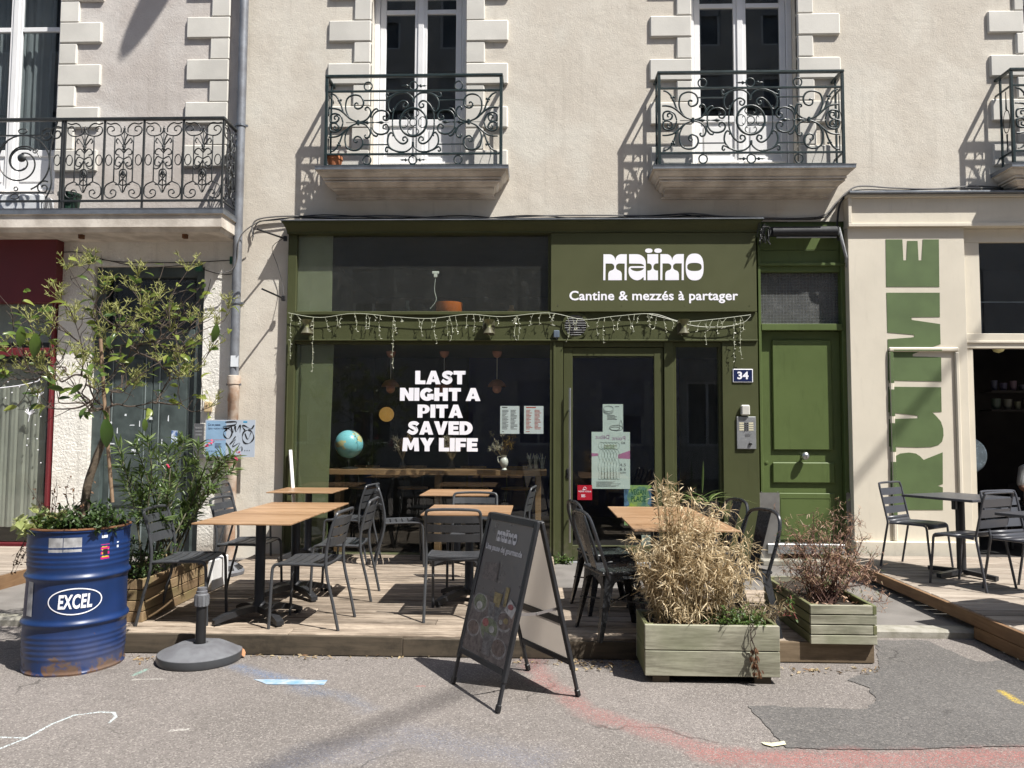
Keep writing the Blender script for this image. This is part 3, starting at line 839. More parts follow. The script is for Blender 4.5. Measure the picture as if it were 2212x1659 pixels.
def slab_mesh(X0, X1, zt, prof, yb=0.0):
    b = B(); loops = []
    for (o, dz, e) in prof:
        loops.append([(X0 - e, yb, zt + dz), (X0 - e, -o, zt + dz), (X1 + e, -o, zt + dz), (X1 + e, yb, zt + dz)])
    for i in range(len(loops) - 1):
        for k in range(3):
            b.quad(loops[i][k], loops[i][k + 1], loops[i + 1][k + 1], loops[i + 1][k])
    b.quad(*loops[0]); b.quad(*loops[-1][::-1])
    return b
SLAB = [(0.40, 0.0, 0.10), (0.40, -0.022, 0.10), (0.37, -0.026, 0.07), (0.37, -0.040, 0.07), (0.362, -0.058, 0.062), (0.34, -0.085, 0.04), (0.315, -0.103, 0.015), (0.325, -0.106, 0.025), (0.325, -0.128, 0.025), (0.295, -0.132, -0.005), (0.295, -0.142, -0.005), (0.312, -0.146, 0.012), (0.312, -0.160, 0.012), (0.285, -0.164, -0.015), (0.278, -0.182, -0.022), (0.255, -0.203, -0.045), (0.225, -0.212, -0.075), (0.235, -0.215, -0.065), (0.235, -0.232, -0.065), (0.06, -0.236, -0.08), (0.06, -0.275, -0.08), (0.03, -0.277, -0.05), (0.03, -0.295, -0.05), (0.0, -0.296, -0.05)]
SLAB = SLAB[:2] + [(a_, -.022 + (b_ + .022) * .86, c_) for a_, b_, c_ in SLAB[2:]]
def balcony(label, xa, xb_, zt, ztop, pr=0.29):
    W = xb_ - xa; xm = (xa + xb_) / 2; H = ztop - zt
    t = thing('balcony', label, 'balcony', (xm, 0, zt), group='curly iron balconies above the shops')
    slab_mesh(xa + 0.01, xb_ - 0.01, zt, [(0.405, 0.022, 0.105)] + SLAB[:2]).build('zinc_cover', m_zinc, t)
    slab_mesh(xa + 0.01, xb_ - 0.01, zt - 0.0005, SLAB[1:]).build('stone_slab', m_slab, t)
    local(t)
    hw = W / 2
    sx, sz = W / 1.957, H / 1.02
    Y = -pr
    zc = 0.022 + 0.49 * sz
    z_of = lambda cy: zc - (cy - 840) * S_ * sz
    b = B(); b.box(-hw - .02, hw + .02, Y - .022, Y + .022, H - .032, H, .006); b.build('top_rail', m_iron, t)
    for s in (-1, 1):
        b = B(); b.box(s * hw - .022, s * hw + .022, Y + .022, 0.0, H - .030, H - .002, .006); b.build('side_rail', m_iron, t)
        b = B(); b.box(s * hw - .016, s * hw + .016, Y - .016, Y + .016, 0.022, H - .032, .003); b.build('post', m_iron, t)
        b = B(); b.box(s * hw - .011, s * hw + .011, -.10, -.078, 0.022, H - .032, .003); b.build('side_bar', m_iron, t)
        for cy in (625, 1057, 1135):
            b = B(); b.box(s * hw - .008, s * hw + .008, Y + .017, 0, z_of(cy) - .009, z_of(cy) + .009); b.build('side_bar', m_iron, t)
        b = B(); b.tube(circ(-.185, z_of(840), .06, 16, 0, 2.2), .007, 6, closed=True)
        b.v = [V((s * hw, v.x, v.z)) for v in b.v]; b.build('side_scroll', m_iron, t, True)
        for (ca, ce) in ((640, 760), (1045, 925)): B().tube([(s * hw, -.185, z_of(ca)), (s * hw, -.185, z_of(ce))], [.004, .010], 6).build('side_dart', m_iron, t, True)
    for cy in (625, 1057, 1135):
        b = B(); b.box(-hw + .017, hw - .017, Y - .011, Y + .011, z_of(cy) - .011, z_of(cy) + .011, .003); b.build('bar', m_iron, t)
    for s in (-.0,):
        b = B(); b.box(-.013, .013, Y - .013, Y + .013, 0.022, z_of(1135) - .012); b.build('post', m_iron, t)
    def put(me, x, z, fx=1, fz=1, name=None, rot=0.0):
        o = bpy.data.objects.new(name or me.name.split('.')[0], me); col.objects.link(o); o.parent = t
        o.location = (x, Y, z); o.scale = (fx * sx, 1, fz * sz); o.rotation_euler = (0, rot, 0)
        return o
    for n, me in QM:
        for fx in (1, -1):
            for fz in (1, -1):
                put(me, 0, zc, fx, fz)
    for fx in (1, -1):
        for fz in (1, -1):
            b = B(); xa_, xb2 = (612 - 975) * S_ * sx, (796 - 975) * S_ * sx
            zz = zc + fz * (840 - 688) * S_ * sz
            b.box(fx * xa_, fx * xb2, Y - .006, Y + .006, zz - .006, zz + .006); b.build('bar', m_iron, t)
            put(berry_me, fx * (440 - 975) * S_ * sx, zc + fz * (840 - 693) * S_ * sz, fx, fz)
    for cy in (590, 1097):
        for cx in (645, 975, 1300):
            put(ring_me, (cx - 975) * S_ * sx, z_of(cy))
        put(dart_me, -.045 * sx, z_of(cy)); put(dart_me, .045 * sx, z_of(cy), -1)
    put(big_ring_me, 0, zc)
    put(small_ring_me, 0, zc)
    for a in range(4):
        put(petal_me, 0, zc, 1, 1, rot=a * math.pi / 2); put(petal_me, 0, zc, -1, 1, rot=a * math.pi / 2)
    for fx in (1, -1):
        put(spindle_me, fx * (645 - 975) * S_ * sx, zc, fx, 1)
        put(collar_me, fx * (577 - 975) * S_ * sx, zc)
    put(collar_me, 0, z_of(692), .9, .7); put(collar_me, 0, z_of(988), .9, .7)
    return t
YR = -0.29
zt_a, zt_b = P(890, 357, -0.40).z, P(1620, 355, -0.40).z
balcony('dark green wrought iron balcony left of centre with a small flower pot', P(705, 260, YR).x, P(1082, 260, YR).x, zt_a - .02, P(890, 161, YR).z)
balcony('dark green wrought iron balcony above the white shop name sign', P(1424, 260, YR).x, P(1821, 260, YR).x, zt_b - .02, P(1620, 153, YR).z)
balcony('dark green wrought iron balcony cut off by the right edge', P(2187, 260, YR).x, P(2187, 260, YR).x + 2.08, zt_b - .02, P(1620, 153, YR).z)
fp = B(); c0 = P(722, 348, -0.22); z0 = zt_a + .004
fp.lathe([(.001, 0), (.062, 0), (.085, .13), (.092, .13), (.092, .165), (.083, .165), (.075, .13), (.001, .125)], 20, (c0.x, -0.2, z0))
tag(fp.build('flower_pot', m_pot, None, True), 'small terracotta flower pot on the balcony left of centre', 'flower pot')

# long balcony of the left house
YL = -0.48
lx1 = P(481, 350, YL).x
lx0 = -7.6
lz = P(300, 458, YL).z; lzt = P(300, 254, YL).z
bl = thing('balcony', 'long black wrought iron balcony with palmette panels beside the drainpipe', 'balcony', (lx1, 0, lz))
LSLAB = [(0.53, 0.0, 0.04), (0.53, -0.045, 0.04), (0.51, -0.05, 0.02), (0.51, -0.19, 0.02), (0.48, -0.20, 0.0), (0.46, -0.235, -0.02), (0.0, -0.235, -0.02)]
slab_mesh(lx0, lx1, lz + 0.012, [(0.535, 0.02, 0.045)] + LSLAB[:2]).build('zinc_cover', m_zinc, bl)
slab_mesh(lx0, lx1, lz + 0.0115, LSLAB[1:]).build('stone_slab', m_slab, bl)
for px in (176, 400):
    q = B(); c0 = P(px, 498, -0.35); q.box(c0.x - .025, c0.x + .025, -.37, -.32, lz - .27, lz - .22); q.build('drain_spout', m_rust, bl)
H = lzt - lz
b = B(); b.box(lx0, lx1 + .02, YL - .024, YL + .024, lzt - .035, lzt, .006); b.build('top_rail', m_iron2, bl)
b = B(); b.box(lx1 - .022, lx1 + .022, YL + .024, 0.0, lzt - .034, lzt - .002, .006); b.build('side_rail', m_iron2, bl)
zb = lz + 0.13
b = B(); b.box(lx0, lx1, YL - .012, YL + .012, zb - .012, zb + .012, .003); b.build('bar', m_iron2, bl)
b = B(); b.box(lx1 - .01, lx1 + .01, YL, 0, zb - .01, zb + .01, .003); b.build('bar', m_iron2, bl)
bayw = (P(480, 350, YL).x - P(138, 350, YL).x) / 4
PS = bayw / 272.0                                       # drawing units of one bay: 272 wide, 0..572 down from the top rail
PH = (lzt - .035 - zb - .012) / 572.0
BAY = [   # left half of a bay, mirrored: x from 0 (post) to 136 (axis), y down
    [(136, 60), (120, 95), (85, 110), (45, 108), (20, 85), (18, 55), (38, 40), (60, 48), (64, 68), (48, 76)],
    [(14, 15), (40, 25), (70, 18), (95, 30), (112, 55), (112, 85)],
    [(72, 110), (72, 440)],
    [(136, 190), (115, 160), (92, 130), (82, 150), (92, 165)],
    [(136, 180), (125, 130), (112, 100)],
    [(136, 235), (110, 205), (85, 215), (82, 240), (105, 250)],
    [(136, 280), (100, 262), (82, 285), (82, 320), (105, 330), (118, 312), (104, 300)],
    [(136, 285), (110, 340), (82, 350), (72, 330)],
    [(136, 350), (112, 370), (112, 455), (85, 462)],
    [(136, 360), (120, 395), (136, 420)],
    [(136, 420), (110, 455), (136, 470)],
    [(72, 440), (20, 470), (14, 530), (45, 560), (85, 545), (90, 510), (65, 500), (52, 520), (66, 530)],
    [(72, 440), (110, 470), (128, 510), (136, 520)],
]
BM = []
for k, p in enumerate(BAY):
    q = B(); pp = smooth(p, 5)
    q.tube([((v.x - 136) * PS, 0, -v.y * PH) for v in pp], 0.0075, 6)
    BM.append(me_of(q, 'scroll', m_iron2))
q = B(); q.tube([(0, 0, -40 * PH), (0, 0, -520 * PH)], .006, 6); q.lathe([(.001, -.03), (.022, -.015), (.012, 0), (.024, .02), (.001, .04)], 8, (0, 0, -200 * PH)); q.lathe([(.001, -.04), (.018, -.02), (.008, 0), (.02, .02), (.001, .035)], 8, (0, 0, -380 * PH))
q.lathe([(.001, -.025), (.015, 0), (.001, .03)], 8, (0, 0, -60 * PH))
axis_me = me_of(q, 'stem', m_iron2)
oval_me = me_of(B().tube(circ(0, 0, .036, 16, 0, 1.7), .0065, 6, closed=True), 'oval_ring', m_iron2)
def bay(origin, rz, sx=1.0):
    def put(me, x, z, fx=1):
        o = bpy.data.objects.new(me.name.split('.')[0], me); col.objects.link(o); o.parent = bl
        p = Matrix.Rotation(rz, 3, 'Z') @ V((x * sx, 0, 0)) + V(origin)
        o.location = p + V((0, 0, z)) - OFF[bl]; o.rotation_euler = (0, 0, rz); o.scale = (fx * sx, 1, 1)
    zt_ = lzt - .035
    for me in BM:
        put(me, 0, zt_); put(me, 0, zt_, -1)
    put(axis_me, 0, zt_)
    for s in (-1, 1): put(oval_me, s * 102 * PS, zt_ - 285 * PH)
for k in range(4):
    bay((lx1 - bayw * (k + .5), YL, 0), 0)
bay((lx1, YL / 2 - .01, 0), math.pi / 2, 1.02)
for k in range(5):
    b = B(); X = lx1 - bayw * k; b.box(X - .011, X + .011, YL - .011, YL + .011, lz + (.02 if k in (0, 2, 4) else .13), lzt - .035, .003); b.build('post', m_iron2, bl)
b = B(); b.box(lx1 - bayw * 4 - .045, lx1 - bayw * 4 - .02, YL - .012, YL + .012, lz + .02, lzt - .035, .003); b.build('post', m_iron2, bl)
# the round centre piece of that balcony
xc = lx1 - bayw * 4 - 0.50; zc = (lzt - .035 + zb) / 2 - 0.01
def lp(name, pts, r=.009):
    q = B(); q.tube([(p[0], YL, p[1]) for p in pts], r, 6); q.build(name, m_iron2, bl, True)
for rad, tn, a0, rr_ in ((.34, .62, -1.2, .30), (.30, .9, 2.2, .10), (.22, .8, .2, .08), (.17, 1.2, .9, .03)):
    s_ = spiral(xc, zc, rad, a0, tn, rr_, 30); lp('scroll', s_)
for dx, dz in ((.29, .31), (.27, -.30), (.40, .33)):
    lp('scroll', spiral(xc + dx, zc + dz, .085, 1.0, 1.3, .02, 22))
for (dx, dz) in ((0, .36), (-.06, -.40)):
    q = B(); q.tube(circ(xc + dx, zc + dz, .05, 18, YL, .55), .007, 6, closed=True); q.build('ring', m_iron2, bl, True)
for (dx, dz, r_) in ((.155, .13, .025), (-.05, -.31, .022)):
    q = B(); q.tube(circ(xc + dx, zc + dz, r_, 14, YL), .007, 6, closed=True); q.build('ring', m_iron2, bl, True)
q = B(); q.lathe([(.001, -.02), (.045, -.015), (.05, 0), (.03, .02), (.001, .025)], 12, (xc, YL, zc + .05), 'y'); q.build('rosette', m_iron2, bl, True)
for dz in (.31, -.355):
    b = B(); b.box(lx0, xc + .30, YL - .008, YL + .008, zc + dz - .008, zc + dz + .008); b.build('bar', m_iron2, bl)
lp('scroll', [(p.x, p.y) for p in smooth([(xc + .40, lzt - .04), (xc + .34, zc + .2), (xc + .33, zc), (xc + .36, zb + .2), (xc + .30, zb + .03)])])
q = B(); q.tube(circ(xc + .415, zc + .02, .036, 16, YL, 1.7), .0065, 6, closed=True); q.build('oval_ring', m_iron2, bl, True)
# clutter behind the rail: clear plastic box and a green pot
q = B(); c0 = P(58, 430, -0.2); q.box(c0.x - .32, c0.x + .26, -.32, -.08, lz + .033, lz + .27, .02)
tag(q.build('storage_box', M('milky plastic', (.62, .64, .66), .4, var=.2, vs=8)), 'milky plastic storage box on the long balcony floor', 'box')
q = B(); c0 = P(150, 440, -0.25); q.lathe([(.001, 0), (.09, 0), (.12, .22), (.128, .22), (.128, .25), (.11, .25), (.10, .2), (.001, .2)], 18, (c0.x, -.25, lz + .033))
tag(q.build('flower_pot', M('dark green plastic', (.012, .04, .025), .4), None, True), 'dark green plastic pot on the long balcony floor', 'flower pot')

# ------------------------------------------------------------------ drainpipe and cables
xp = P(516, 430, -0.09).x
dp = thing('drainpipe', 'grey zinc drainpipe with a rusty cast iron foot between the two houses', 'drainpipe', (xp, -0.09, 0))
zj = P(503, 812, -.09).z
q = B(); q.tube([(xp, -.09, zj - .04), (xp, -.09, TOPZ)], .052, 16); q.build('zinc_pipe', M('weathered zinc pipe', (.21, .225, .25), .5, .35, var=.2, vs=5, tint=(.16, .165, .18)), dp, True)
q = B(); q.lathe([(.06, 0.05), (.06, zj - .30), (.066, zj - .29), (.066, zj - .10), (.075, zj - .095), (.075, zj), (.06, zj + .005)], 18, (xp, -.09, 0))
q.build('cast_iron_foot', M('rust stained cast iron', (.50, .44, .37), .75, var=.3, vs=5, tint=(.30, .17, .10), bump=.2), dp, True)
for z in (P(520, 272, -.09).z, P(510, 655, -.09).z, zj - .10):
    q = B(); q.lathe([(.054, -.012), (.062, -.010), (.062, .010), (.054, .012)], 16, (xp, -.09, z)); q.box(xp - .085, xp - .05, -.10, -.08, z - .012, z + .012); q.box(xp + .05, xp + .085, -.10, -.08, z - .012, z + .012); q.box(xp - .008, xp + .008, -.04, 0.0, z - .008, z + .008)
    q.build('bracket', m_zinc, dp)
def pxs(pts, Y): return [P(x, y, Y) for x, y in pts]
q = B(); s_ = RECT(498, 768, 515, 792, -.147); q.box(*s_[:2], -.146, -.1445, *s_[2:])
tag(q.build('sticker', m_paper), 'small white tagged sticker on the drainpipe', 'sticker')
def cable(name, label, pts, Y, r, mat):
    pp = [P(p[0], p[1], p[2] if len(p) > 2 else Y) for p in pts]
    q = B(); q.tube(smooth([tuple(p) for p in pp], 6), r, 6)
    return tag(q.build(name, mat, None, True), label, 'cable', 'cables along the facade')
cable('cable', 'black cable bundle running just above the olive shop cornice', [(548, 512), (545, 490), (560, 473), (620, 467), (720, 468), (840, 466), (960, 471), (1080, 470), (1180, 466), (1300, 465), (1420, 466), (1490, 461), (1560, 467), (1640, 470), (1730, 472), (1780, 465), (1805, 440), (1830, 415), (1858, 402), (1930, 406), (2020, 408), (2100, 402), (2180, 405), (2300, 404)], -.035, .010, m_cable_l)
cable('cable', 'thin black cable just below the grey one above the olive shop', [(560, 478), (640, 470), (760, 473), (900, 470), (1000, 466), (1100, 472), (1260, 470), (1400, 471), (1500, 466), (1600, 470), (1700, 474), (1775, 471), (1800, 450), (1818, 428), (1850, 411), (1950, 411), (2060, 408), (2300, 409)], -.03, .007, m_cable)
cable('cable', 'second black cable dipping along the olive shop cornice', [(545, 520), (556, 482), (600, 475), (700, 464), (860, 473), (1010, 473), (1140, 465), (1250, 471), (1380, 467), (1470, 463), (1540, 472), (1660, 474), (1790, 468)], -.045, .006, m_cable)
cable('cable', 'black cable hanging down beside the cream shop front', [(1840, 412), (1822, 428), (1812, 450), (1808, 500), (1812, 520)], -.06, .012, m_cable)
cable('cable', 'pale cable twisted down from the drainpipe', [(560, 478), (530, 498), (516, 520), (512, 560), (498, 585), (470, 590)], -.15, .007, m_cable_l)
cable('cable', 'thin black cable above the dark green door', [(124, 545), (170, 545), (210, 556), (235, 563), (290, 567), (400, 567), (500, 562)], -.012, .005, m_cable)
cable('cable', 'thin black cable sagging from the red fascia to the drainpipe', [(124, 575), (160, 573), (215, 562), (240, 564), (280, 573), (330, 578), (420, 572), (440, 582), (480, 593), (510, 590)], -.02, .005, m_cable)
for y_, lb in ((505, 'upper'), (632, 'lower')):
    a, c_ = P(556, y_ - 10, -.42), P(617, y_ + 11 if y_ < 600 else y_ + 18, -.10)
    if y_ > 600: a = P(566, 624, -.42); c_ = P(613, 645, -.10)
    q = B(); q.tube([a, c_], .011, 8); q.box(c_.x - .02, c_.x + .02, -.13, -.10, c_.z - .03, c_.z + .03, .004)
    tag(q.build('flag_holder', m_black), lb + ' black metal arm sticking out left of the olive shop', 'bracket')
cable('cable', 'thin black wire hanging between the two wall arms', [(612, 515, -.13), (588, 535, -.05), (600, 575, -.05), (610, 612, -.05), (612, 636, -.12)], -.1, .0035, m_cable)
# wall lantern above the frame whose shadow falls on the left house
wl = thing('street_lamp', 'wall mounted street lamp above the left house', 'street lamp', (-3.4, 0, 8.9))
hp = P(362, -50, 0) - SUN_D * (1.55 / SUN_D.y)
q = B(); q.tube(smooth([(hp.x, 0, hp.z + .2), (hp.x, hp.y * .5, hp.z + .32), (hp.x, hp.y + .2, hp.z + .20)]), .03, 10); q.build('arm', m_iron2, wl, True)
q = B(); q.m = Matrix.Translation((hp.x, hp.y, hp.z)) @ Matrix.Rotation(RAD(8), 4, 'X')
q.lathe([(.001, -.10), (.10, -.10), (.17, -.03), (.19, .03), (.14, .12), (.05, .2), (.001, .21)], 24)
q.v = [V((v.x, hp.y + (v.y - hp.y) * 2.0, v.z)) for v in q.v]
q.build('lamp_head', m_iron2, wl, True)

# ------------------------------------------------------------------ olive shop front
PY = -0.10                                              # face of the shop joinery
shop = thing('storefront', 'olive green wooden shop front with large windows and glazed door', 'shop front', ((SH[0] + SH[1]) / 2, PY, 0))
ZL0, ZL1 = P(900, 737, PY).z, P(900, 674, PY).z         # lintel band
ZU1 = P(900, 502, PY).z                                 # top of upper glazing
ZC0, ZC1 = P(1100, 497, PY - .1).z, P(1100, 477, PY - .1).z
xL, xR = P(620, 650, PY).x, P(1636, 700, PY).x
ZB = P(900, 1197, PY).z                                 # bottom of the big window
xs = dict(p1=P(633, 900, PY).x, m0=P(1188, 900, PY).x, d0=P(1216, 950, PY).x, d1=P(1436, 950, PY).x, w0=P(1456, 950, PY).x, w1=P(1562, 950, PY).x)
def bb(x0, x1, y0, y1, z0, z1, name, mat=m_olive, parent=None, c=.004):
    q = B(); q.box(x0, x1, y0, y1, z0, z1, c); return q.build(name, mat, parent or shop)
# cornice with zinc edge
q = slab_mesh(xL - .0, xR + .0, ZC1, [(0.232, 0.0, .045), (0.232, -.014, .045), (.222, -.016, .035), (.205, -.045, .02), (.175, -.080, .005), (.15, -.105, .003), (.15, -.125, .003)])
q.build('cornice', m_olive, shop)
bb(xL - .055, xR + .055, -.240, 0.0, ZC1 + .002, ZC1 + .014, 'zinc_flashing', m_zinc, c=.003)
bb(xL, xs['p1'], PY, 0.0, 0.06, ZC1 - .126, 'pilaster')
bb(xL + .02, xL + .035, PY - .012, PY - .001, 0.10, ZL0 - .02, 'bead')
bb(xs['w1'], xR, PY, 0.0, 0.06, ZL0 - .001, 'pilaster')
bb(xs['p1'] + .001, xR, PY, 0.0, ZL0, ZL1, 'lintel')
bb(xs['p1'] + .001, P(1190, 700, PY).x, PY - .03, PY - .0005, ZL1 - .035, ZL1 + .004, 'ledge')
bb(xs['p1'] + .001, xR - .002, PY - .022, PY - .001, ZL0 + .001, ZL0 + .022, 'bead')
bb(xs['p1'] + .001, P(1190, 590, PY).x, PY + .01, 0.0, ZU1, ZC1 - .126, 'head')
ux1 = P(1184, 590, PY).x
bb(ux1, P(1192, 590, PY).x, PY, 0.0, ZL1 + .001, ZU1 - .001, 'mullion')
g = B(); g.box(xs['p1'], ux1, PY + .045, PY + .05, ZL1, ZU1); g.build('upper_pane', m_glass_up, shop)
# big display window
bb(xs['p1'] + .001, xs['m0'] - .001, PY - .0, 0.02, 0.05, ZB, 'sill')
bb(xs['p1'] + .001, xs['m0'] - .001, PY + .02, 0.0, ZL0 - .035, ZL0 - .001, 'window_head')
g = B(); g.box(xs['p1'], xs['m0'], PY + .05, PY + .056, ZB, ZL0 - .03); g.build('display_pane', m_glass_shop, shop)
bb(xs['m0'], xs['d0'], PY + .004, 0.03, 0.06, ZL0 - .001, 'mullion')
bb(xs['m0'] + .035, xs['m0'] + .06, PY - .012, PY + .003, 0.08, ZL0 - .002, 'bead')
# side window
bb(xs['d1'], xs['w0'], PY + .004, 0.03, 0.06, ZL0 - .001, 'mullion')
bb(xs['w0'], xs['w0'] + .035, PY + .03, .02, 0.25, ZL0 - .03, 'window_jamb')
bb(xs['w1'] - .035, xs['w1'] - .0005, PY + .03, .02, 0.25, ZL0 - .03, 'window_jamb')
bb(xs['w0'] + .0005, xs['w1'] - .0005, PY + .025, .02, ZL0 - .06, ZL0 - .002, 'window_head')
bb(xs['w0'] + .0005, xs['w1'] - .0005, PY + .0, .02, 0.06, 0.25, 'window_base')
g = B(); g.box(xs['w0'] + .03, xs['w1'] - .03, PY + .06, PY + .066, .25, ZL0 - .05); g.build('side_pane', m_glass_shop, shop)
# door
door = part('door', shop)
a, c_ = xs['d0'] + .006, xs['d1'] - .006
zd1 = P(1325, 750, PY).z
st = .105
q = B()
q.box(a, a + st, PY + .03, -.02, .075, zd1, .004)
q.box(c_ - st, c_, PY + .03, -.02, .075, zd1, .004)
q.box(a + st, c_ - st, PY + .032, -.022, .075, .075 + .17, .004)
q.box(a + st, c_ - st, PY + .032, -.022, zd1 - .10, zd1, .004)
q.build('door_frame', m_olive, door)
g = B(); g.box(a + st - .005, c_ - st + .005, PY + .05, PY + .056, .24, zd1 - .095); g.build('door_pane', m_glass_shop, door)
xh = P(1231, 1000, PY - .05).x
zh0, zh1 = P(1231, 1172, PY - .05).z, P(1231, 838, PY - .05).z
q = B(); q.tube([(xh, PY - .05, zh0), (xh, PY - .05, zh1)], .014, 12)
for z in (zh0 + .25, zh1 - .25): q.tube([(xh, PY - .05, z), (xh - .02, PY + .03, z - .01)], .009, 8)
q.build('pull_handle', m_steel, door, True)
q = B(); zk = P(1222, 1023, PY).z; q.box(a + .035, a + .07, PY + .018, PY + .0295, zk - .06, zk + .06, .008); q.tube([(a + .052, PY + .01, zk + .01), (a + .052, PY + .02, zk + .01)], .012, 10); q.build('lock', m_black, door)
bb(xs['d0'] + .001, xs['d1'] - .001, PY + .02, 0, zd1 + .006, ZL0 - .001, 'door_head')
bb(xs['d0'] + .001, xs['d1'] - .001, PY - .03, .05, .052, .07, 'threshold', m_alu)
# vent grille and junction box
cv = P(1243, 704, PY)
vg = part('vent_grille', shop)
ro, ri = .155, .125
cc = lambda r, n=32: [(cv.x + r * math.cos(2 * math.pi * k / n), cv.z + r * math.sin(2 * math.pi * k / n)) for k in range(n)]
q = B(); q.ringxz(cc(ro), cc(ri), PY - .018, PY - .001); q.build('grille_ring', m_olive, vg)
q = B(); q.prism(cc(ri), PY - .003, PY - .001); q.build('duct_shade', m_roomdark, vg)  # flat dark disc, the shade inside the opening put into its colour
for k in range(-4, 5):
    z = k * .027; w = math.sqrt(max(0, ri * ri - z * z))
    if w > .02:
        q = B(); q.m = Matrix.Translation((cv.x, PY - .009, cv.z + z)) @ Matrix.Rotation(RAD(-35), 4, 'X'); q.box(-w, w, -.009, .009, -.0015, .0015); q.build('slat', m_alu, vg)
# inside of the shop
q = B(); sx0, sx1 = xL + .03, xR - .02
roombox(q, sx0, sx1, 0.02, 4.6, .055, ZC1 - .05)
q.build('room', m_roomdark, shop)
q = B(); q.quad((-1.2, 4.59, .06), (sx1 - .01, 4.59, .06), (sx1 - .01, 4.59, ZL1), (-1.2, 4.59, ZL1)); q.build('back_wall', m_roomblue, shop)
q = B(); q.quad((sx0, .021, .058), (sx1, .021, .058), (sx1, 4.6, .058), (sx0, 4.6, .058)); q.build('shop_floor', m_floorin, shop)
q = B(); q.box(sx0 + .001, sx1 - .001, .021, 1.6, ZL0 - .03, ZL1 - .005); q.build('mezzanine', m_olive, shop)
IP = -.025
pa, pb = P(634, 900, IP).x, P(718, 900, IP).x
q = B(); q.prism([(pa, .06), (pb - .05, .06), (pb, ZL0 - .036), (pa, ZL0 - .036)], IP, IP + .02); q.build('inner_panel', M('inner olive board', (.135, .15, .075), .6, var=.1), shop)
q = B(); q.box(P(645, 900, IP).x, P(648, 900, IP).x, IP - .008, IP - .001, .06, ZL0 - .036); q.build('inner_bead', m_olive, shop)
q = B(); q.box(P(637, 600, -.035).x, P(717, 600, -.035).x, -.035, -.01, ZL1 - .004, ZU1 + .02); q.build('inner_panel', M('pale dusty board', (.24, .25, .18), .8, var=.15), shop)

# ------------------------------------------------------------------ name board and lettering
SX0, SX1 = P(1190, 590, -.14).x, P(1634, 590, -.14).x
SZ0, SZ1 = P(1412, 673, -.14).z, ZC1 - .127
sign = thing('shop_sign', 'olive name board with white lettering under the cornice', 'sign', ((SX0 + SX1) / 2, -.14, SZ0))
q = B(); q.box(SX0, SX1, -.14, -.1005, SZ0, SZ1, .003); q.build('board', m_olive_sign, sign)
LY0, LY1 = -.1425, -.1405
def map_logo(x0, y0, x1, y1, rect):
    X0, X1, Z0, Z1 = rect
    return lambda x, y: (X0 + (X1 - X0) * (x - x0) / (x1 - x0), Z1 - (Z1 - Z0) * (y - y0) / (y1 - y0))
def arcp(cx, cy, rx, ry, a0, a1, n=8): return [(cx + rx * math.cos(RAD(a0 + (a1 - a0) * k / n)), cy + ry * math.sin(RAD(a0 + (a1 - a0) * k / n))) for k in range(n + 1)]
def sup(cx, cy, rx, ry, n=40, e=2.6):
    o = []
    for k in range(n):
        a = 2 * math.pi * k / n; cs, sn = math.cos(a), math.sin(a)
        o.append((cx + rx * math.copysign(abs(cs) ** (2 / e), cs), cy + ry * math.copysign(abs(sn) ** (2 / e), sn)))
    return o
# letter outlines in the drawing grid x 566..1568, y 168..490
def letter_m(o):
    return [(566 + o, 486), (569 + o, 226), (628 + o, 226)] + arcp(628 + o, 288, 58, 62, -90, -5, 6) + [(687 + o, 291)] + arcp(746 + o, 288, 58, 62, 185, 270, 6) + [(803 + o, 226), (800 + o, 486), (779 + o, 486), (781 + o, 319)] + \
        arcp(728 + o, 352, 34, 33, -90, -180, 6) + [(694 + o, 358)] + arcp(728 + o, 358, 34, 30, 180, 100, 4) + arcp(722 + o, 430, 30, 40, -80, 0, 5) + [(752 + o, 486), (616 + o, 486), (616 + o, 430)] + arcp(646 + o, 430, 30, 40, 180, 260, 5) + arcp(643 + o, 358, 34, 30, 80, 0, 4) + [(677 + o, 352)] + arcp(643 + o, 352, 34, 33, 0, -90, 6) + [(590 + o, 319), (587 + o, 486)]
L_A = [(825, 226), (890, 226)] + arcp(900, 310, 92, 84, -90, 0, 8) + [(992, 486), (970, 486), (970, 458)] + arcp(905, 430, 70, 58, 25, 90, 5) + arcp(905, 420, 86, 70, 92, 180, 6) + [(820, 385)] + arcp(850, 372, 30, 28, 180, 270, 4) + [(970, 345)] + arcp(925, 345, 48, 24, 0, -90, 5) + [(825, 320)]
L_A_HOLE = None
L_I = [(1008, 226), (1116, 226), (1116, 319)] + arcp(1100, 352, 32, 33, -90, -180, 5) + arcp(1100, 360, 32, 30, 180, 100, 4) + [(1113, 391), (1113, 486), (1008, 486), (1008, 391)] + arcp(1022, 360, 30, 30, 80, 0, 4) + arcp(1022, 352, 30, 33, 0, -90, 5) + [(1008, 319)]
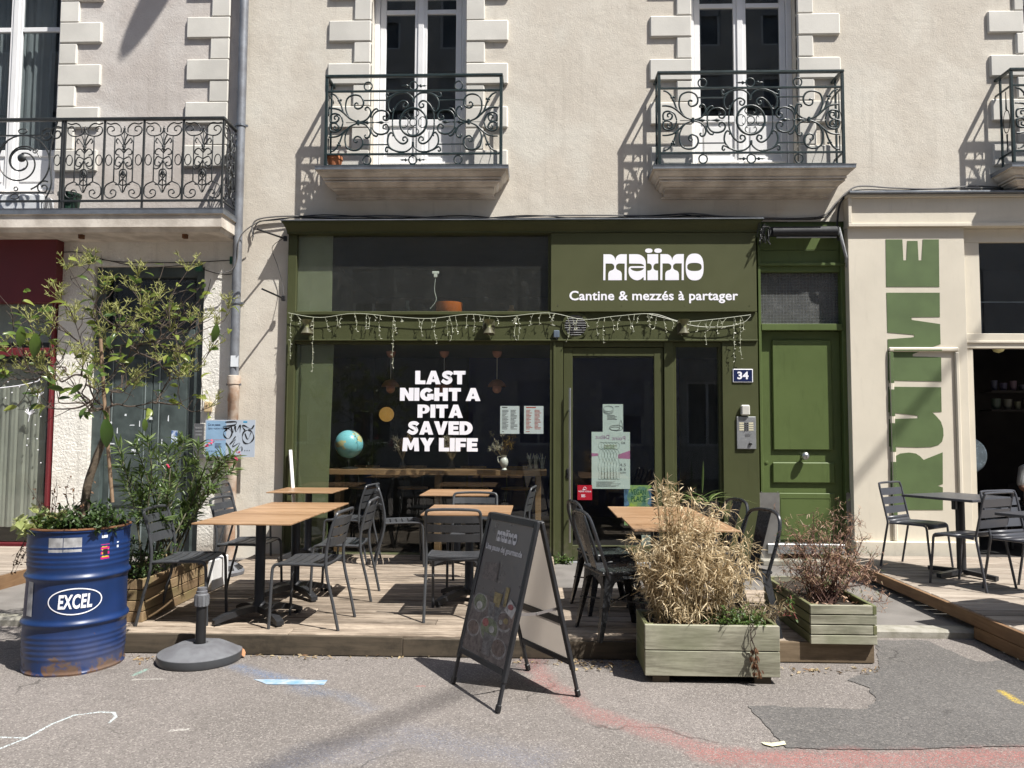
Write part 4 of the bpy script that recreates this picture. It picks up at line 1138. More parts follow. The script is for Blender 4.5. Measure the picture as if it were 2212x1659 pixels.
def logo(rect, y0, y1, parent, mat, m=None, name='letter'):
    f = map_logo(566, 168, 1568, 490, rect)
    def put(poly):
        q = B(m); q.prism([f(*p) for p in poly], y0, y1); q.build(name, mat, parent)
    put(letter_m(0)); put(letter_m(569))
    # the letter a: upper bowl and lower bowl around a thin slit
    put([(825, 226), (890, 226)] + arcp(900, 310, 92, 84, -90, 0, 8) + [(992, 486), (970, 486), (970, 372), (978, 360)] + arcp(925, 345, 50, 24, 0, -90, 5) + [(825, 319)])
    put([(978, 346), (978, 364), (840, 364)] + arcp(905, 364, 66, 33, 178, 8, 8) + [(970, 400), (970, 455)] + arcp(905, 425, 66, 62, 35, 90, 5) + arcp(905, 400, 86, 87, 92, 180, 6) + [(820, 385)] + arcp(850, 374, 30, 28, 180, 270, 4))
    put(L_I)
    put(sup(1023, 191, 37, 22, 24, 2.3)); put(sup(1115, 191, 38, 22, 24, 2.3))
    q = B(m); q.ringxz([f(*p) for p in sup(1478, 355, 89, 134)], [f(*p) for p in sup(1476, 355, 72, 41)], y0, y1); q.build(name, mat, parent)
r_logo = RECT(1303, 536.5, 1520, 606, LY0)
logo(r_logo, LY0, LY1, sign, m_sticker)
r_t = RECT(1230, 628, 1594.5, 655, LY0)
text('letter', 'Cantine & mezzés à partager', r_t[0], r_t[1], r_t[2], r_t[3], LY0, m_sticker, sign, split=True, offset=0.022, spacing=1.03)
for px in (1205, 1343, 1480, 1619):
    q = B(); p = P(px, 660, -.14); q.lathe([(.006, 0), (.006, .003)], 8, (p.x, -.1405, p.z), 'y'); q.build('screw', m_roomdark if px == 1205 else m_olive_sign, sign)

# window lettering: five lines of white vinyl on the display glass
GY = PY + .048
wt = thing('window_lettering', 'white vinyl slogan in five heavy lines on the display window', 'lettering', (P(948, 975, GY).x, GY, P(948, 975, GY).z))
def glyph(c):
    A = lambda cx, cy, rx, ry, a0, a1, n=8: [(cx + rx * math.cos(RAD(a0 + (a1 - a0) * k / n)), cy + ry * math.sin(RAD(a0 + (a1 - a0) * k / n))) for k in range(n + 1)]
    T = {'T': [(0, 1), (.9, 1), (.9, .72), (.63, .72), (.63, 0), (.27, 0), (.27, .72), (0, .72)], 'L': [(0, 1), (.37, 1), (.37, .28), (.76, .28), (.76, 0), (0, 0)], 'I': [(0, 0), (0, 1), (.37, 1), (.37, 0)],
         'E': [(0, 0), (0, 1), (.8, 1), (.8, .74), (.37, .74), (.37, .63), (.74, .63), (.74, .38), (.37, .38), (.37, .26), (.8, .26), (.8, 0)], 'F': [(0, 0), (0, 1), (.8, 1), (.8, .73), (.37, .73), (.37, .59), (.74, .59), (.74, .33), (.37, .33), (.37, 0)],
         'H': [(0, 0), (0, 1), (.37, 1), (.37, .63), (.62, .63), (.62, 1), (.99, 1), (.99, 0), (.62, 0), (.62, .36), (.37, .36), (.37, 0)], 'N': [(0, 0), (0, 1), (.37, 1), (.65, .54), (.65, 1), (1.0, 1), (1.0, 0), (.65, 0), (.35, .50), (.35, 0)],
         'M': [(0, 0), (.07, 1), (.42, 1), (.63, .56), (.84, 1), (1.19, 1), (1.26, 0), (.90, 0), (.87, .50), (.70, .10), (.56, .10), (.39, .50), (.36, 0)], 'V': [(0, 1), (.38, 1), (.54, .42), (.70, 1), (1.06, 1), (.72, 0), (.36, 0)],
         'Y': [(0, 1), (.40, 1), (.54, .72), (.68, 1), (1.06, 1), (.72, .38), (.72, 0), (.35, 0), (.35, .38)],
         'A': [(0, 0), (.36, 1), (.72, 1), (1.08, 0), (.71, 0), (.66, .17), (.535, .17), (.535, .38), (.61, .38), (.54, .62), (.46, .38), (.5349, .38), (.5349, .17), (.42, .17), (.37, 0)],
         'P': [(0, 0), (0, 1), (.5, 1)] + A(.5, .655, .42, .345, 90, -90) + [(.37, .31), (.37, .5), (.46, .5)] + [(.53, .52), (.56, .6), (.56, .68), (.53, .74), (.46, .76), (.37, .76), (.37, .5001), (.3699, .31), (.3698, 0)],
         'D': [(0, 0), (0, 1), (.42, 1)] + A(.42, .5, .58, .5, 90, -90, 12) + [(.3701, 0), (.3701, .27), (.42, .27)] + A(.42, .5, .2, .23, -90, 90, 8) + [(.37, .73), (.37, 0)]}
    def ribbon(pts, w):
        sm = smooth(pts, 5); L_, R_ = [], []
        for i, p in enumerate(sm):
            d = sm[min(i + 1, len(sm) - 1)] - sm[max(i - 1, 0)]; n = V((-d.y, d.x, 0)).normalized() * w / 2; L_.append(p + n); R_.append(p - n)
        return [(p.x, p.y) for p in L_] + [(p.x, p.y) for p in reversed(R_)]
    if c == 'S': return [ribbon([(.80, .72), (.66, .84), (.44, .865), (.24, .79), (.22, .65), (.42, .535), (.64, .43), (.68, .28), (.54, .15), (.32, .135), (.05, .29)], .275)], .86
    if c == 'G': return [A(.52, .5, .52, .5, 38, 322, 20) + A(.52, .5, .17, .20, 322, 38, 12), [(.53, .54), (1.0, .54), (1.0, .10), (.90, .10), (.66, .30), (.53, .30)]], 1.0
    return [T[c]], max(p[0] for p in T[c])
def heavy(s, rect, Y, mat, parent):
    x = 0.0; items = []
    for c in s:
        if c == ' ': x += .30; continue
        g, w = glyph(c); items.append((x, g)); x += w + .045
        if c in 'AVY' and 0: x -= .05
    x -= .045; X0, X1, Z0, Z1 = rect
    for x0, g in items:
        q = B()
        for k, poly in enumerate(g): q.prism([(X0 + (X1 - X0) * (x0 + p[0]) / x, Z0 + (Z1 - Z0) * p[1]) for p in poly], Y - .0006 - k * .0004, Y - .0001 - k * .0004)
        q.build('letter', mat, parent)
for s, x0, x1, y0, y1 in (('LAST', 896, 1005, 801, 830), ('NIGHT A', 863, 1037, 838, 866), ('PITA', 901, 999, 874, 902.5), ('SAVED', 879, 1020, 910, 939), ('MY LIFE', 868, 1031, 946, 975)):
    r_ = RECT(x0 + 1, y0, x1 + 1, y1, GY)
    heavy(s, r_, GY, m_sticker, wt)

# papers behind the glass
def sheet(name, label, cat, r4, Y, mat, th=.002, group=None):
    r_ = RECT(*r4, Y)
    t = thing(name, label, cat, ((r_[0] + r_[1]) / 2, Y, r_[2]), group=group)
    q = B(); q.box(r_[0], r_[1], Y, Y + th, r_[2], r_[3]); q.build('paper', mat, t)
    return t, r_
def lines(t, r_, Y, u0, u1, v0, v1, n, mat, seed, fill=.45, name='print'):
    rg = random.Random(seed); q = B()
    X0, X1, Z0, Z1 = r_
    for k in range(n):
        v = v0 + (v1 - v0) * (k + .5) / n
        z = Z1 - (Z1 - Z0) * v; h = (Z1 - Z0) * (v1 - v0) / n * fill / 2
        xa = X0 + (X1 - X0) * u0; xe = X0 + (X1 - X0) * (u0 + (u1 - u0) * rg.uniform(.45, 1))
        q.quad((xa, Y - .0008, z - h), (xe, Y - .0008, z - h), (xe, Y - .0008, z + h), (xa, Y - .0008, z + h))
    q.build(name, mat, t)
MY = PY + .060
for (r4, ink, lb, sd) in (((1080.5, 877, 1122, 937), m_ink, 'white menu sheet with black print on the display window', 1), ((1132, 877, 1174, 937), m_inkred, 'white menu sheet with red print on the display window', 2)):
    t, r_ = sheet('menu', lb, 'menu', r4, MY, m_paper, group='menus on the display window')
    lines(t, r_, MY, .10, .62, .03, .075, 1, ink, sd, .9); lines(t, r_, MY, .10, .47, .13, .85, 15, ink, sd + 5); lines(t, r_, MY, .54, .9, .13, .85, 15, ink, sd + 9); lines(t, r_, MY, .1, .3, .9, .95, 1, ink, sd)
m_pgreen2 = M('pale mint paper', (.60, .68, .66), .6, var=.05)
t, r_ = sheet('poster', 'small mint poster with a sandwich and a bottle drawing on the door', 'poster', (1302, 873, 1346, 934), PY + .06, m_pgreen2)
lines(t, r_, PY + .06, .22, .85, .38, .56, 4, m_ink, 3, .5); lines(t, r_, PY + .06, .6, .95, .06, .12, 1, m_ink, 3, .4)
def drawn(t, r_, Y, loops, mat, r=.0018, name='drawing'):
    X0, X1, Z0, Z1 = r_
    q = B()
    for lp_ in loops: q.tube([(X0 + (X1 - X0) * u, Y - .0012, Z1 - (Z1 - Z0) * v) for u, v in lp_], r, 4)
    q.build(name, mat, t)
el = lambda cx, cy, rx, ry, a0=0, a1=360, n=20: [(cx + rx * math.cos(RAD(a0 + (a1 - a0) * k / n)), cy + ry * math.sin(RAD(a0 + (a1 - a0) * k / n))) for k in range(n + 1)]
drawn(t, r_, PY + .06, [el(.28, .16, .24, .10), el(.28, .21, .24, .10, 0, 180), el(.28, .25, .24, .10, 0, 180), el(.66, .84, .33, .10), el(.6, .86, .24, .06), [(.82, .9), (.82, .68), (.86, .62), (.86, .58), (.92, .58), (.92, .62), (.96, .68), (.96, .9)]], m_ink)
t, r_ = sheet('poster', 'large pale mint event poster with overlapping figures drawn in line on the door', 'poster', (1278, 933, 1361, 1056), PY + .0585, m_pgreen2)
m_purple = M('mauve print ink', (.34, .18, .33), .7, var=.1)
def tx(name, s, t, r_, Y, u0, u1, v0, v1, mat, **kw):
    X0, X1, Z0, Z1 = r_
    return text(name, s, X0 + (X1 - X0) * u0, X0 + (X1 - X0) * u1, Z1 - (Z1 - Z0) * v1, Z1 - (Z1 - Z0) * v0, Y - .001, mat, t, **kw)
Yp = PY + .0585
tx('print', 'Début', t, r_, Yp, .10, .46, .055, .125, m_purple, mirror=True); tx('print', 'Point', t, r_, Yp, .53, .88, .075, .145, m_purple, mirror=True); tx('print', '#2', t, r_, Yp, .77, .88, .17, .215, m_ink, mirror=True)
for s, v in (('4,5', .555), ('& 6', .625), ('juin', .69)): tx('print', s, t, r_, Yp, .73, .89, v, v + .055, m_ink)
lines(t, r_, Yp, .12, .9, .87, .97, 6, m_ink, 7, .4)
q = B(); X0, X1, Z0, Z1 = r_; f_ = lambda u, v: (X0 + (X1 - X0) * u, Yp - .0006, Z1 - (Z1 - Z0) * v)
q.quad(f_(0, .375), f_(.17, .38), f_(.17, .42), f_(0, .435)); q.quad(f_(.69, .40), f_(1, .325), f_(1, .475), f_(.69, .465)); q.build('print', M('rose print ink', (.46, .17, .33), .7, var=.2), t)
figs = []
for k in range(6):
    o = k * .078
    figs += [el(.26 + o, .24, .085, .06), [(.26 + o, .30), (.20 + o, .34), (.18 + o, .42), (.22 + o, .50), (.17 + o, .60), (.20 + o, .72), (.18 + o, .83), (.24 + o, .83), (.25 + o, .68), (.28 + o, .83), (.33 + o, .83), (.32 + o, .66), (.34 + o, .56), (.31 + o, .48), (.35 + o, .40), (.30 + o, .32), (.26 + o, .30)]]
drawn(t, r_, Yp, figs, M('soft pencil line', (.30, .36, .33), .8, var=.4), .0013)
drawn(t, r_, Yp, [el(.36 + k * .05, .26, .035, .03) for k in range(6)], M('green and red pencil', (.36, .30, .24), .8, var=.5, vs=20, tint=(.22, .36, .16)), .0022)
t, r_ = sheet('sticker', 'red restaurant guide sticker low on the door glass', 'sticker', (1247.5, 1048, 1279, 1080), PY + .047, M('red sticker', (.34, .008, .022), .4, var=.05))
tx('print', 'FRÈRES TOQUE', t, r_, PY + .047, .06, .94, .36, .48, m_sticker); drawn(t, r_, PY + .047, [el(.5, .22, .1, .09), el(.42, .30, .08, .03)], m_sticker, .0018); lines(t, r_, PY + .047, .25, .72, .62, .82, 4, m_sticker, 4, .4)
t, r_ = sheet('sticker', 'green and yellow vegan place poster on the door glass', 'poster', (1348, 1048, 1409, 1135), PY + .062, M('lime print', (.30, .40, .06), .6, var=.5, vs=9, tint=(.10, .22, .20)))
tx('print', 'VEGAN', t, r_, PY + .062, .24, .78, .10, .24, M('deep green ink', (.02, .11, .06), .6), offset=.02); tx('print', 'PLACE', t, r_, PY + .062, .25, .78, .27, .41, M('deep green ink', (.02, .11, .06), .6), offset=.02)
q = B(); X0, X1, Z0, Z1 = r_; q.prism([(X0 + (X1 - X0) * u, Z1 - (Z1 - Z0) * v) for u, v in ((0, .05), (.18, .12), (.1, .3), (.2, .5), (.05, .55), (0, .7))], PY + .0612, PY + .0618); q.prism([(X0 + (X1 - X0) * u, Z1 - (Z1 - Z0) * v) for u, v in ((1, .05), (.85, .1), (.92, .3), (.82, .45), (.95, .55), (1, .7))], PY + .0612, PY + .0618); q.build('print', M('blue leaf ink', (.10, .20, .34), .6, var=.5, vs=15), t)
t, r_ = sheet('sticker', 'pale no smoking notice low on the door glass', 'sticker', (1386, 1156, 1416, 1197), PY + .062, M('grey green paper', (.42, .47, .44), .6))
tx('print', 'INTERDICTION', t, r_, PY + .062, .12, .9, .06, .14, m_ink); tx('print', 'FUMER ICI', t, r_, PY + .062, .06, .94, .18, .26, m_ink); drawn(t, r_, PY + .062, [el(.28, .46, .18, .13), el(.72, .46, .18, .13), [(.16, .36), (.4, .56)], [(.6, .36), (.84, .56)]], m_ink, .003)
t, r_ = sheet('sticker', 'small white notice in the bottom corner of the door glass', 'sticker', (1233, 1178, 1256, 1200), PY + .047, M('white notice paper', (.6, .62, .62), .6))
lines(t, r_, PY + .047, .1, .85, .1, .9, 5, m_ink, 8, .3)

# ------------------------------------------------------------------ spotlights on the lintel, fairy lights, sensor box
for px, lb in ((663, 'left'), (1056, 'middle'), (1477, 'right')):
    p = P(px, 705, PY - .06)
    t = thing('spotlight', 'olive flared metal spotlight on the lintel, ' + lb + ' one of three', 'spotlight', (p.x, PY, p.z), group='spotlights on the lintel')
    q = B(); q.box(p.x - .065, p.x + .065, PY - .006, PY - .0005, p.z - .085, p.z + .075, .002); q.build('plate', m_olive, t)
    q = B(); q.lathe([(.066, .085), (.063, .08), (.030, .036), (.027, .0), (.030, -.005)], 20, (p.x, PY - .072, p.z - .01)); q.build('upper_cone', M('spotlight shell %s' % lb, (.16, .165, .075), .35, .1), t, True)
    q = B(); q.lathe([(.030, -.006), (.031, -.013), (.062, -.068), (.065, -.072), (.056, -.07)], 20, (p.x, PY - .072, p.z - .01)); q.build('lower_cone', m_olive, t, True)
    q = B(); q.tube([(p.x, PY - .006, p.z), (p.x, PY - .055, p.z)], .014, 8); q.build('stem', m_olive, t)
p = P(1202, 721, PY - .04); q = B(); q.box(p.x - .034, p.x + .034, PY - .05, PY - .001, p.z - .045, p.z + .04, .008); q.tube([(p.x, PY - .02, p.z - .045), (p.x + .01, PY - .015, p.z - .07)], .006, 6)
tag(q.build('junction_box', M('blue grey plastic', (.10, .13, .17), .4)), 'small blue grey junction box at the end of the lintel', 'junction box')
fl = thing('string_lights', 'icicle string of small white lights along the olive lintel', 'string lights', (0, PY - .03, ZL1))
rg = random.Random(21)
FY = PY - .045
zz = lambda px, py: P(px, py, FY)
anchors = [(623, 676), (690, 686), (765, 677), (850, 684), (930, 688), (1010, 679), (1085, 684), (1185, 676), (1260, 690), (1330, 683), (1410, 678), (1470, 694), (1540, 690), (1622, 680)]
main_w = smooth([tuple(zz(*a_)) for a_ in anchors], 6)
q = B(); q.tube(main_w, .0035, 5); q.build('wire', M('clear white cable', (.40, .42, .33), .5), fl, True)
w2 = B(); w2.tube(smooth([tuple(zz(*a_)) for a_ in [(1400, 678), (1440, 688), (1500, 704), (1560, 706), (1605, 697), (1622, 682)]], 6), .0035, 5); w2.build('wire', M('clear white cable 2', (.42, .43, .36), .5), fl, True)
wires, bulbs = B(), B()
drops = [(628, 100), (680, 118), (850, 110), (1592, 95), (1600, 92)] + [(rg.uniform(640, 1600), rg.uniform(15, 50)) for _ in range(16)] + [(x, rg.uniform(18, 56)) for x in [636, 705, 728, 742, 762, 812, 822, 900, 912, 925, 948, 965, 972, 990, 1005, 1022, 1040, 1050, 1060, 1075, 1110, 1120, 1150, 1165, 1190, 1205, 1222, 1240, 1252, 1265, 1290, 1302, 1318, 1340, 1352, 1372, 1385, 1398, 1418, 1432, 1450, 1490, 1510, 1525, 1540, 1556, 1570, 1585]]
for x, L_ in drops:
    k0 = min(range(len(main_w)), key=lambda i: abs((main_w[i] - zz(x, 682)).x))
    p0 = main_w[k0].copy(); pts_ = [p0]
    n = max(3, int(L_ / 8)); sw = rg.uniform(-4, 4) if L_ < 80 else 0; bow = rg.choice((-1, 1)) * rg.uniform(2, 9)
    for k in range(1, n + 1):
        u = k / n
        e = p0 + V(((sw * u + bow * math.sin(u * 3) * (0.2 if L_ > 80 else 1)) / 189 + rg.uniform(-.004, .004), rg.uniform(-.012, .012), -L_ * u / 189))
        if L_ < 50 and u > .7: e.z += (u - .7) * .14; e.x += (u - .7) * .10 * (1 if bow > 0 else -1)
        pts_.append(e)
        d_ = V((rg.uniform(-1, 1), rg.uniform(-.6, .2), rg.uniform(-.7, .5))).normalized() * .026
        bulbs.tube([e, e + d_ * .8], [.0036, .0028], 5)
    wires.tube(smooth([tuple(p_) for p_ in pts_], 3), .0028, 4)
tag(wires.build('drop_wire', M('drop cable', (.40, .42, .30), .5), fl, True), kind='stuff')
tag(bulbs.build('bulb', M('clear bulb plastic', (.55, .56, .46), .25), fl, True), kind='stuff')

# ------------------------------------------------------------------ house number, intercom, motion sensor
r_ = RECT(1583, 797, 1626.5, 826, PY - .012)
t = thing('house_number', 'enamel plate with white 34 on dark blue beside the green door', 'house number', ((r_[0] + r_[1]) / 2, PY, r_[2]))
q = B(); q.box(*r_[:2], PY - .012, PY - .0005, *r_[2:], .004); q.build('plate', m_sticker, t)
q = B(); q.box(r_[0] + .009, r_[1] - .009, PY - .0135, PY - .0125, r_[2] + .009, r_[3] - .009, .0004); q.build('field', m_navy, t)
text('digit', '34', r_[0] + .05, r_[1] - .05, r_[2] + .035, r_[3] - .03, PY - .0145, m_sticker, t, offset=.03, split=True)
r_ = RECT(1592, 900, 1633.5, 970, PY - .02)
t = thing('intercom', 'grey metal intercom panel with call buttons beside the green door', 'intercom', ((r_[0] + r_[1]) / 2, PY, r_[2]))
q = B(); q.box(*r_[:2], PY - .02, PY - .0005, *r_[2:], .004); q.build('panel', m_alu, t)
bx_ = lambda u: r_[0] + (r_[1] - r_[0]) * u
bz_ = lambda v: r_[3] - (r_[3] - r_[2]) * v
for k in range(4):
    for (u0, u1) in ((.12, .36), (.62, .86)):
        q = B(); v = .18 + k * .068; q.box(bx_(u0), bx_(u1), PY - .022, PY - .0205, bz_(v + .045), bz_(v)); q.build('name_strip', M('cream label', (.62, .58, .42), .5) if k == 0 and u0 < .2 else bpy.data.materials['cream label'], t)
    for u in (.44, .55):
        q = B(); q.lathe([(.008, 0), (.009, .003), (.006, .006)], 10, (bx_(u), PY - .0205, bz_(.205 + k * .068)), 'y'); q.build('button', m_black, t)
q = B(); q.lathe([(.018, 0), (.018, .012), (.012, .016)], 14, (bx_(.68), PY - .0205, bz_(.84)), 'y'); q.build('badge_reader', m_black, t)
q = B(); q.box(bx_(.42), bx_(.68), PY - .0215, PY - .0205, bz_(.62), bz_(.54)); q.build('plate_label', m_steel, t)
p = P(1610, 886, PY - .03); q = B(); q.box(p.x - .05, p.x + .05, PY - .05, PY - .0005, p.z - .06, p.z + .06, .014)
tag(q.build('porch_lamp', M('pale sensor plastic', (.55, .54, .50), .35)), 'small pale rectangular lamp above the intercom', 'lamp')

# ------------------------------------------------------------------ green entrance door
gx0, gx1 = P(1641, 900, -.02).x, P(1837, 900, -.02).x
gz1 = P(1740, 512, -.02).z
gd = thing('entrance_door', 'bright green panelled entrance door with wired glass fanlight', 'door', ((gx0 + gx1) / 2, 0, .06))
def gb(x0, x1, y0, y1, z0, z1, name, mat=m_green, c=.004):
    q = B(); q.box(x0, x1, y0, y1, z0, z1, c); return q.build(name, mat, gd)
ix0, ix1 = P(1646, 900, 0).x, P(1817, 900, .06).x
zt_, zs_ = P(1740, 588, .03).z, P(1740, 701, .03).z     # fanlight top, bottom
zl = P(1740, 716, .06).z                                # leaf top
gb(gx0, ix0, -.03, .12, .06, gz1, 'jamb')
gb(ix1, ix1 + .05, -.02, .12, .06, gz1, 'jamb')
gb(ix1 + .051, gx1 + .02, .0, .12, .06, gz1, 'jamb')
gb(ix1 + .06, gx1 - .01, -.03, -.001, .06, gz1 - .2, 'jamb_moulding')
gb(ix0 + .001, ix1 - .001, .0, .12, zt_, P(1740, 574, 0).z, 'head')
gb(gx0, gx1, -.035, -.0045, P(1740, 575, 0).z, P(1740, 569, 0).z, 'head_moulding')
gb(ix0 - .05, gx1 + .01, .01, .10, P(1740, 569, 0).z + .002, P(1740, 540, 0).z, 'fascia_plank')
gb(ix0 - .05, gx1 + .01, .013, .10, P(1740, 540, 0).z + .003, P(1740, 497, 0).z + .1, 'fascia_plank')
gb(ix0 + .001, ix1 - .001, -.035, .12, zl + .002, zs_, 'transom')
q = B(); q.box(ix0, ix1, .075, .08, zs_, zt_); q.build('fanlight', glass('wired glass', (.55, .58, .60), dirt=.30), gd)
q = B()
n = 24
for k in range(n): X = ix0 + (ix1 - ix0) * (k + .5) / n; q.box(X - .0008, X + .0008, .0735, .0745, zs_, zt_)
for k in range(17): Z = zs_ + (zt_ - zs_) * (k + .5) / 17; q.box(ix0, ix1, .0722, .0732, Z - .0008, Z + .0008)
tag(q.build('wire_mesh', M('pale wire', (.26, .28, .29), .5), gd), kind='stuff')
q = B(); roombox(q, ix0 - .03, ix1 + .1, .13, 2.0, .05, gz1 + .2); q.build('hall', m_room, gd)
LYg = .055
gb(ix0 + .002, ix1 - .002, LYg, LYg + .05, .17, zl, 'leaf')
def panel(r4, o=.016, bev=.014):
    r_ = RECT(*r4, LYg)
    q = B(); q.box(r_[0], r_[1], LYg - .026, LYg - .001, r_[2], r_[3], bev); q.build('panel', m_green, gd)
    return r_
panel((1667, 734, 1797, 973)); panel((1667, 998, 1803, 1044))
r_ = panel((1676, 1065, 1803, 1166), .016, .006)
q = B(); q.ringxz([(r_[0] + .05, r_[2] + .05), (r_[1] - .05, r_[2] + .05), (r_[1] - .05, r_[3] - .05), (r_[0] + .05, r_[3] - .05)], [(r_[0] + .06, r_[2] + .06), (r_[1] - .06, r_[2] + .06), (r_[1] - .06, r_[3] - .06), (r_[0] + .06, r_[3] - .06)], LYg - .029, LYg - .0262); q.build('panel_bead', m_green, gd)
kp = P(1738, 985, LYg - .06)
q = B(); q.lathe([(.02, 0), (.024, .004), (.014, .010), (.014, .03), (.03, .045), (.044, .065), (.047, .085), (.040, .105), (.022, .118), (.001, .121)], 24, (kp.x, LYg - .001, kp.z), 'y'); q.build('knob', m_steel, gd, True)
kp = P(1656, 999, LYg); q = B(); q.lathe([(.02, 0), (.02, .005), (.012, .008)], 14, (kp.x, LYg - .001, kp.z), 'y'); q.build('keyhole_cover', m_green, gd, True)
m_kick = M('scuffed steel plate', (.33, .325, .315), .38, .75, var=.2, vs=5)
for (xa, xe, Yk) in ((gx0 - .02, gx0 + .205, -.045), (ix1 + .0, gx1 + .018, -.045)):
    r4 = (xa, xe)
    gb(xa, xe, Yk + .005, Yk + .007, .10, P(1740, 1064, 0).z, 'kick_plate', m_kick, 0)
    for k in range(4):
        for X in (xa + .02, xe - .02):
            q = B(); q.lathe([(.006, 0), (.004, .003)], 6, (X, Yk + .0048, .2 + k * .22), 'y'); q.build('screw', m_steel, gd)
gb(P(1655, 1200, 0).x, P(1822, 1200, 0).x, -.06, .05, P(1740, 1197, -.05).z, P(1740, 1175, -.05).z, 'weather_bar', m_alu, .008)
gb(gx0 - .03, gx1 + .03, -.16, .12, .05, .115, 'door_step', m_kerb, .01)
# roller over the door
a_, c2 = P(1667, 501, -.12), P(1806, 500, -.12)
t = thing('awning_roller', 'black fabric awning roller above the green door', 'awning', ((a_.x + c2.x) / 2, -.12, a_.z - .06))
q = B(); q.tube([(a_.x, -.12, a_.z), (c2.x, -.12, a_.z + .005)], .058, 16); q.build('roll', M('black woven fabric', (.012, .013, .016), .7, bump=.2, bs=200), t, True)
q = B(); q.box(a_.x + .05, c2.x, -.135, -.11, a_.z - .072, a_.z - .058, .003); q.build('bottom_bar', m_alu, t)
for X in (a_.x - .012, c2.x + .012):
    q = B(); q.box(X - .01, X + .01, -.16, 0.0, a_.z - .05, a_.z + .05, .004); q.build('bracket', m_black, t)
a_ = P(1812, 492, -.10); c2 = P(1832, 575, -.10)
q = B(); q.tube(smooth([(a_.x, -.10, a_.z), (a_.x + .03, -.13, a_.z - .2), (c2.x, -.08, c2.z + .05), (c2.x + .005, -.05, c2.z)], 5), .018, 8)
tag(q.build('cable_sleeve', M('taped pale cable sleeve', (.34, .35, .36), .5, var=.4, vs=20), None, True), 'taped pale cable sleeve beside the green door', 'cable')
rg = random.Random(8); q = B(); o_ = P(1648, 500, -.2)
for k in range(7):
    pts_ = [o_ + V((rg.uniform(-.06, .08), rg.uniform(-.05, .1), rg.uniform(-.16, .10))) for _ in range(6)]
    q.tube(smooth([tuple(p_) for p_ in pts_], 5), .004, 5)
tag(q.build('cable_tangle', m_cable, None, True), 'tangle of black wires at the right end of the olive cornice', 'cable')

# ------------------------------------------------------------------ cream shop front with green painted letters
RY = -.12
cx0 = P(1839, 850, RY).x; cx1 = P(2093, 850, RY).x
rs = thing('storefront', 'cream shop front with tall green painted letters', 'shop front', ((cx0 + cx1) / 2, RY, 0))
def rb(x0, x1, y0, y1, z0, z1, name, mat=m_cream, c=.004):
    q = B(); q.box(x0, x1, y0, y1, z0, z1, c); return q.build(name, mat, rs)
zf1, zf0 = P(1950, 420, RY - .05).z, P(1950, 487, RY - .05).z
rb(cx0 - .01, 9, RY - .05, 0, zf1 - .03, zf1 + .005, 'fascia_top'); rb(cx0 - .01, 9, RY - .10, 0, zf1 + .006, zf1 + .03, 'zinc_flashing', m_zinc)
rb(cx0, 9, RY - .02, 0, zf0 + .03, zf1 - .031, 'fascia')
rb(cx0 - .008, 9, RY - .05, 0, zf0 - .01, zf0 + .029, 'fascia_moulding'); rb(cx0 - .008, cx0 + .03, RY - .048, RY - .021, zf0 + .03, zf1 - .031, 'fascia_moulding')
rb(cx0, cx1, RY, 0, .06, zf0 - .011, 'pilaster')
mo = RECT(1925, 750, 2078, 1170, RY - .02)
for nm, (x0, x1, z0, z1) in (('l', (mo[0], mo[0] + .05, mo[2], mo[3] - .051)), ('r', (mo[1] - .05, mo[1], mo[2], mo[3] - .051)), ('t', (mo[0], mo[1], mo[3] - .05, mo[3]))):
    rb(x0, x1, RY - .03, RY - .0005, z0, z1, 'moulding', c=.012)
zp_ = P(1950, 1170, RY - .04).z
rb(cx0 - .01, P(2115, 1190, RY - .05).x, RY - .06, 0, .06, zp_, 'plinth', c=.006)
# painted letters, read upwards
LT = lambda x, y: (P(x, y, RY).x, P(x, y, RY).z)
def tall(pts, name='painted_letter'):
    q = B()
    # split along the raised moulding is left to the paint film that covers pilaster and moulding
    q.prism([LT(1780 + x * .37383, 380 + y * .37383) for x, y in pts], RY - .0035, RY - .0005); return q.build(name, m_rume, rs)
def tcut(pts):
    tall(pts)
tcut([(356, 367), (452, 367), (458, 488), (475, 488), (480, 376), (540, 376), (546, 488), (563, 488), (570, 367), (663, 367), (666, 641), (359, 641)])
tcut([(360, 675), (668, 675), (669, 815), (505, 817), (506, 832), (670, 856), (673, 972), (512, 1030), (512, 1043), (676, 1048), (678, 1188), (369, 1182), (367, 944), (520, 932), (520, 918), (366, 905)])
tcut([(370, 1218), (676, 1221), (679, 1363), (625, 1366)] + [(650, 1390), (675, 1420), (688, 1460), (690, 1500), (682, 1535), (660, 1555), (620, 1566), (540, 1569), (375, 1564), (374, 1405), (541, 1400), (541, 1385), (371, 1366)])
# R: bowl on the left, leg to the right, standing foot at the bottom
Rp = [(685, 1597), (575, 1641)] + [(555, 1620), (530, 1604), (490, 1598), (440, 1604), (410, 1620), (392, 1645), (384, 1690), (384, 1930), (686, 1930), (686, 1800), (655, 1790), (686, 1780)]
tcut(Rp)
for x0 in (mo[0] - .001,):
    pass
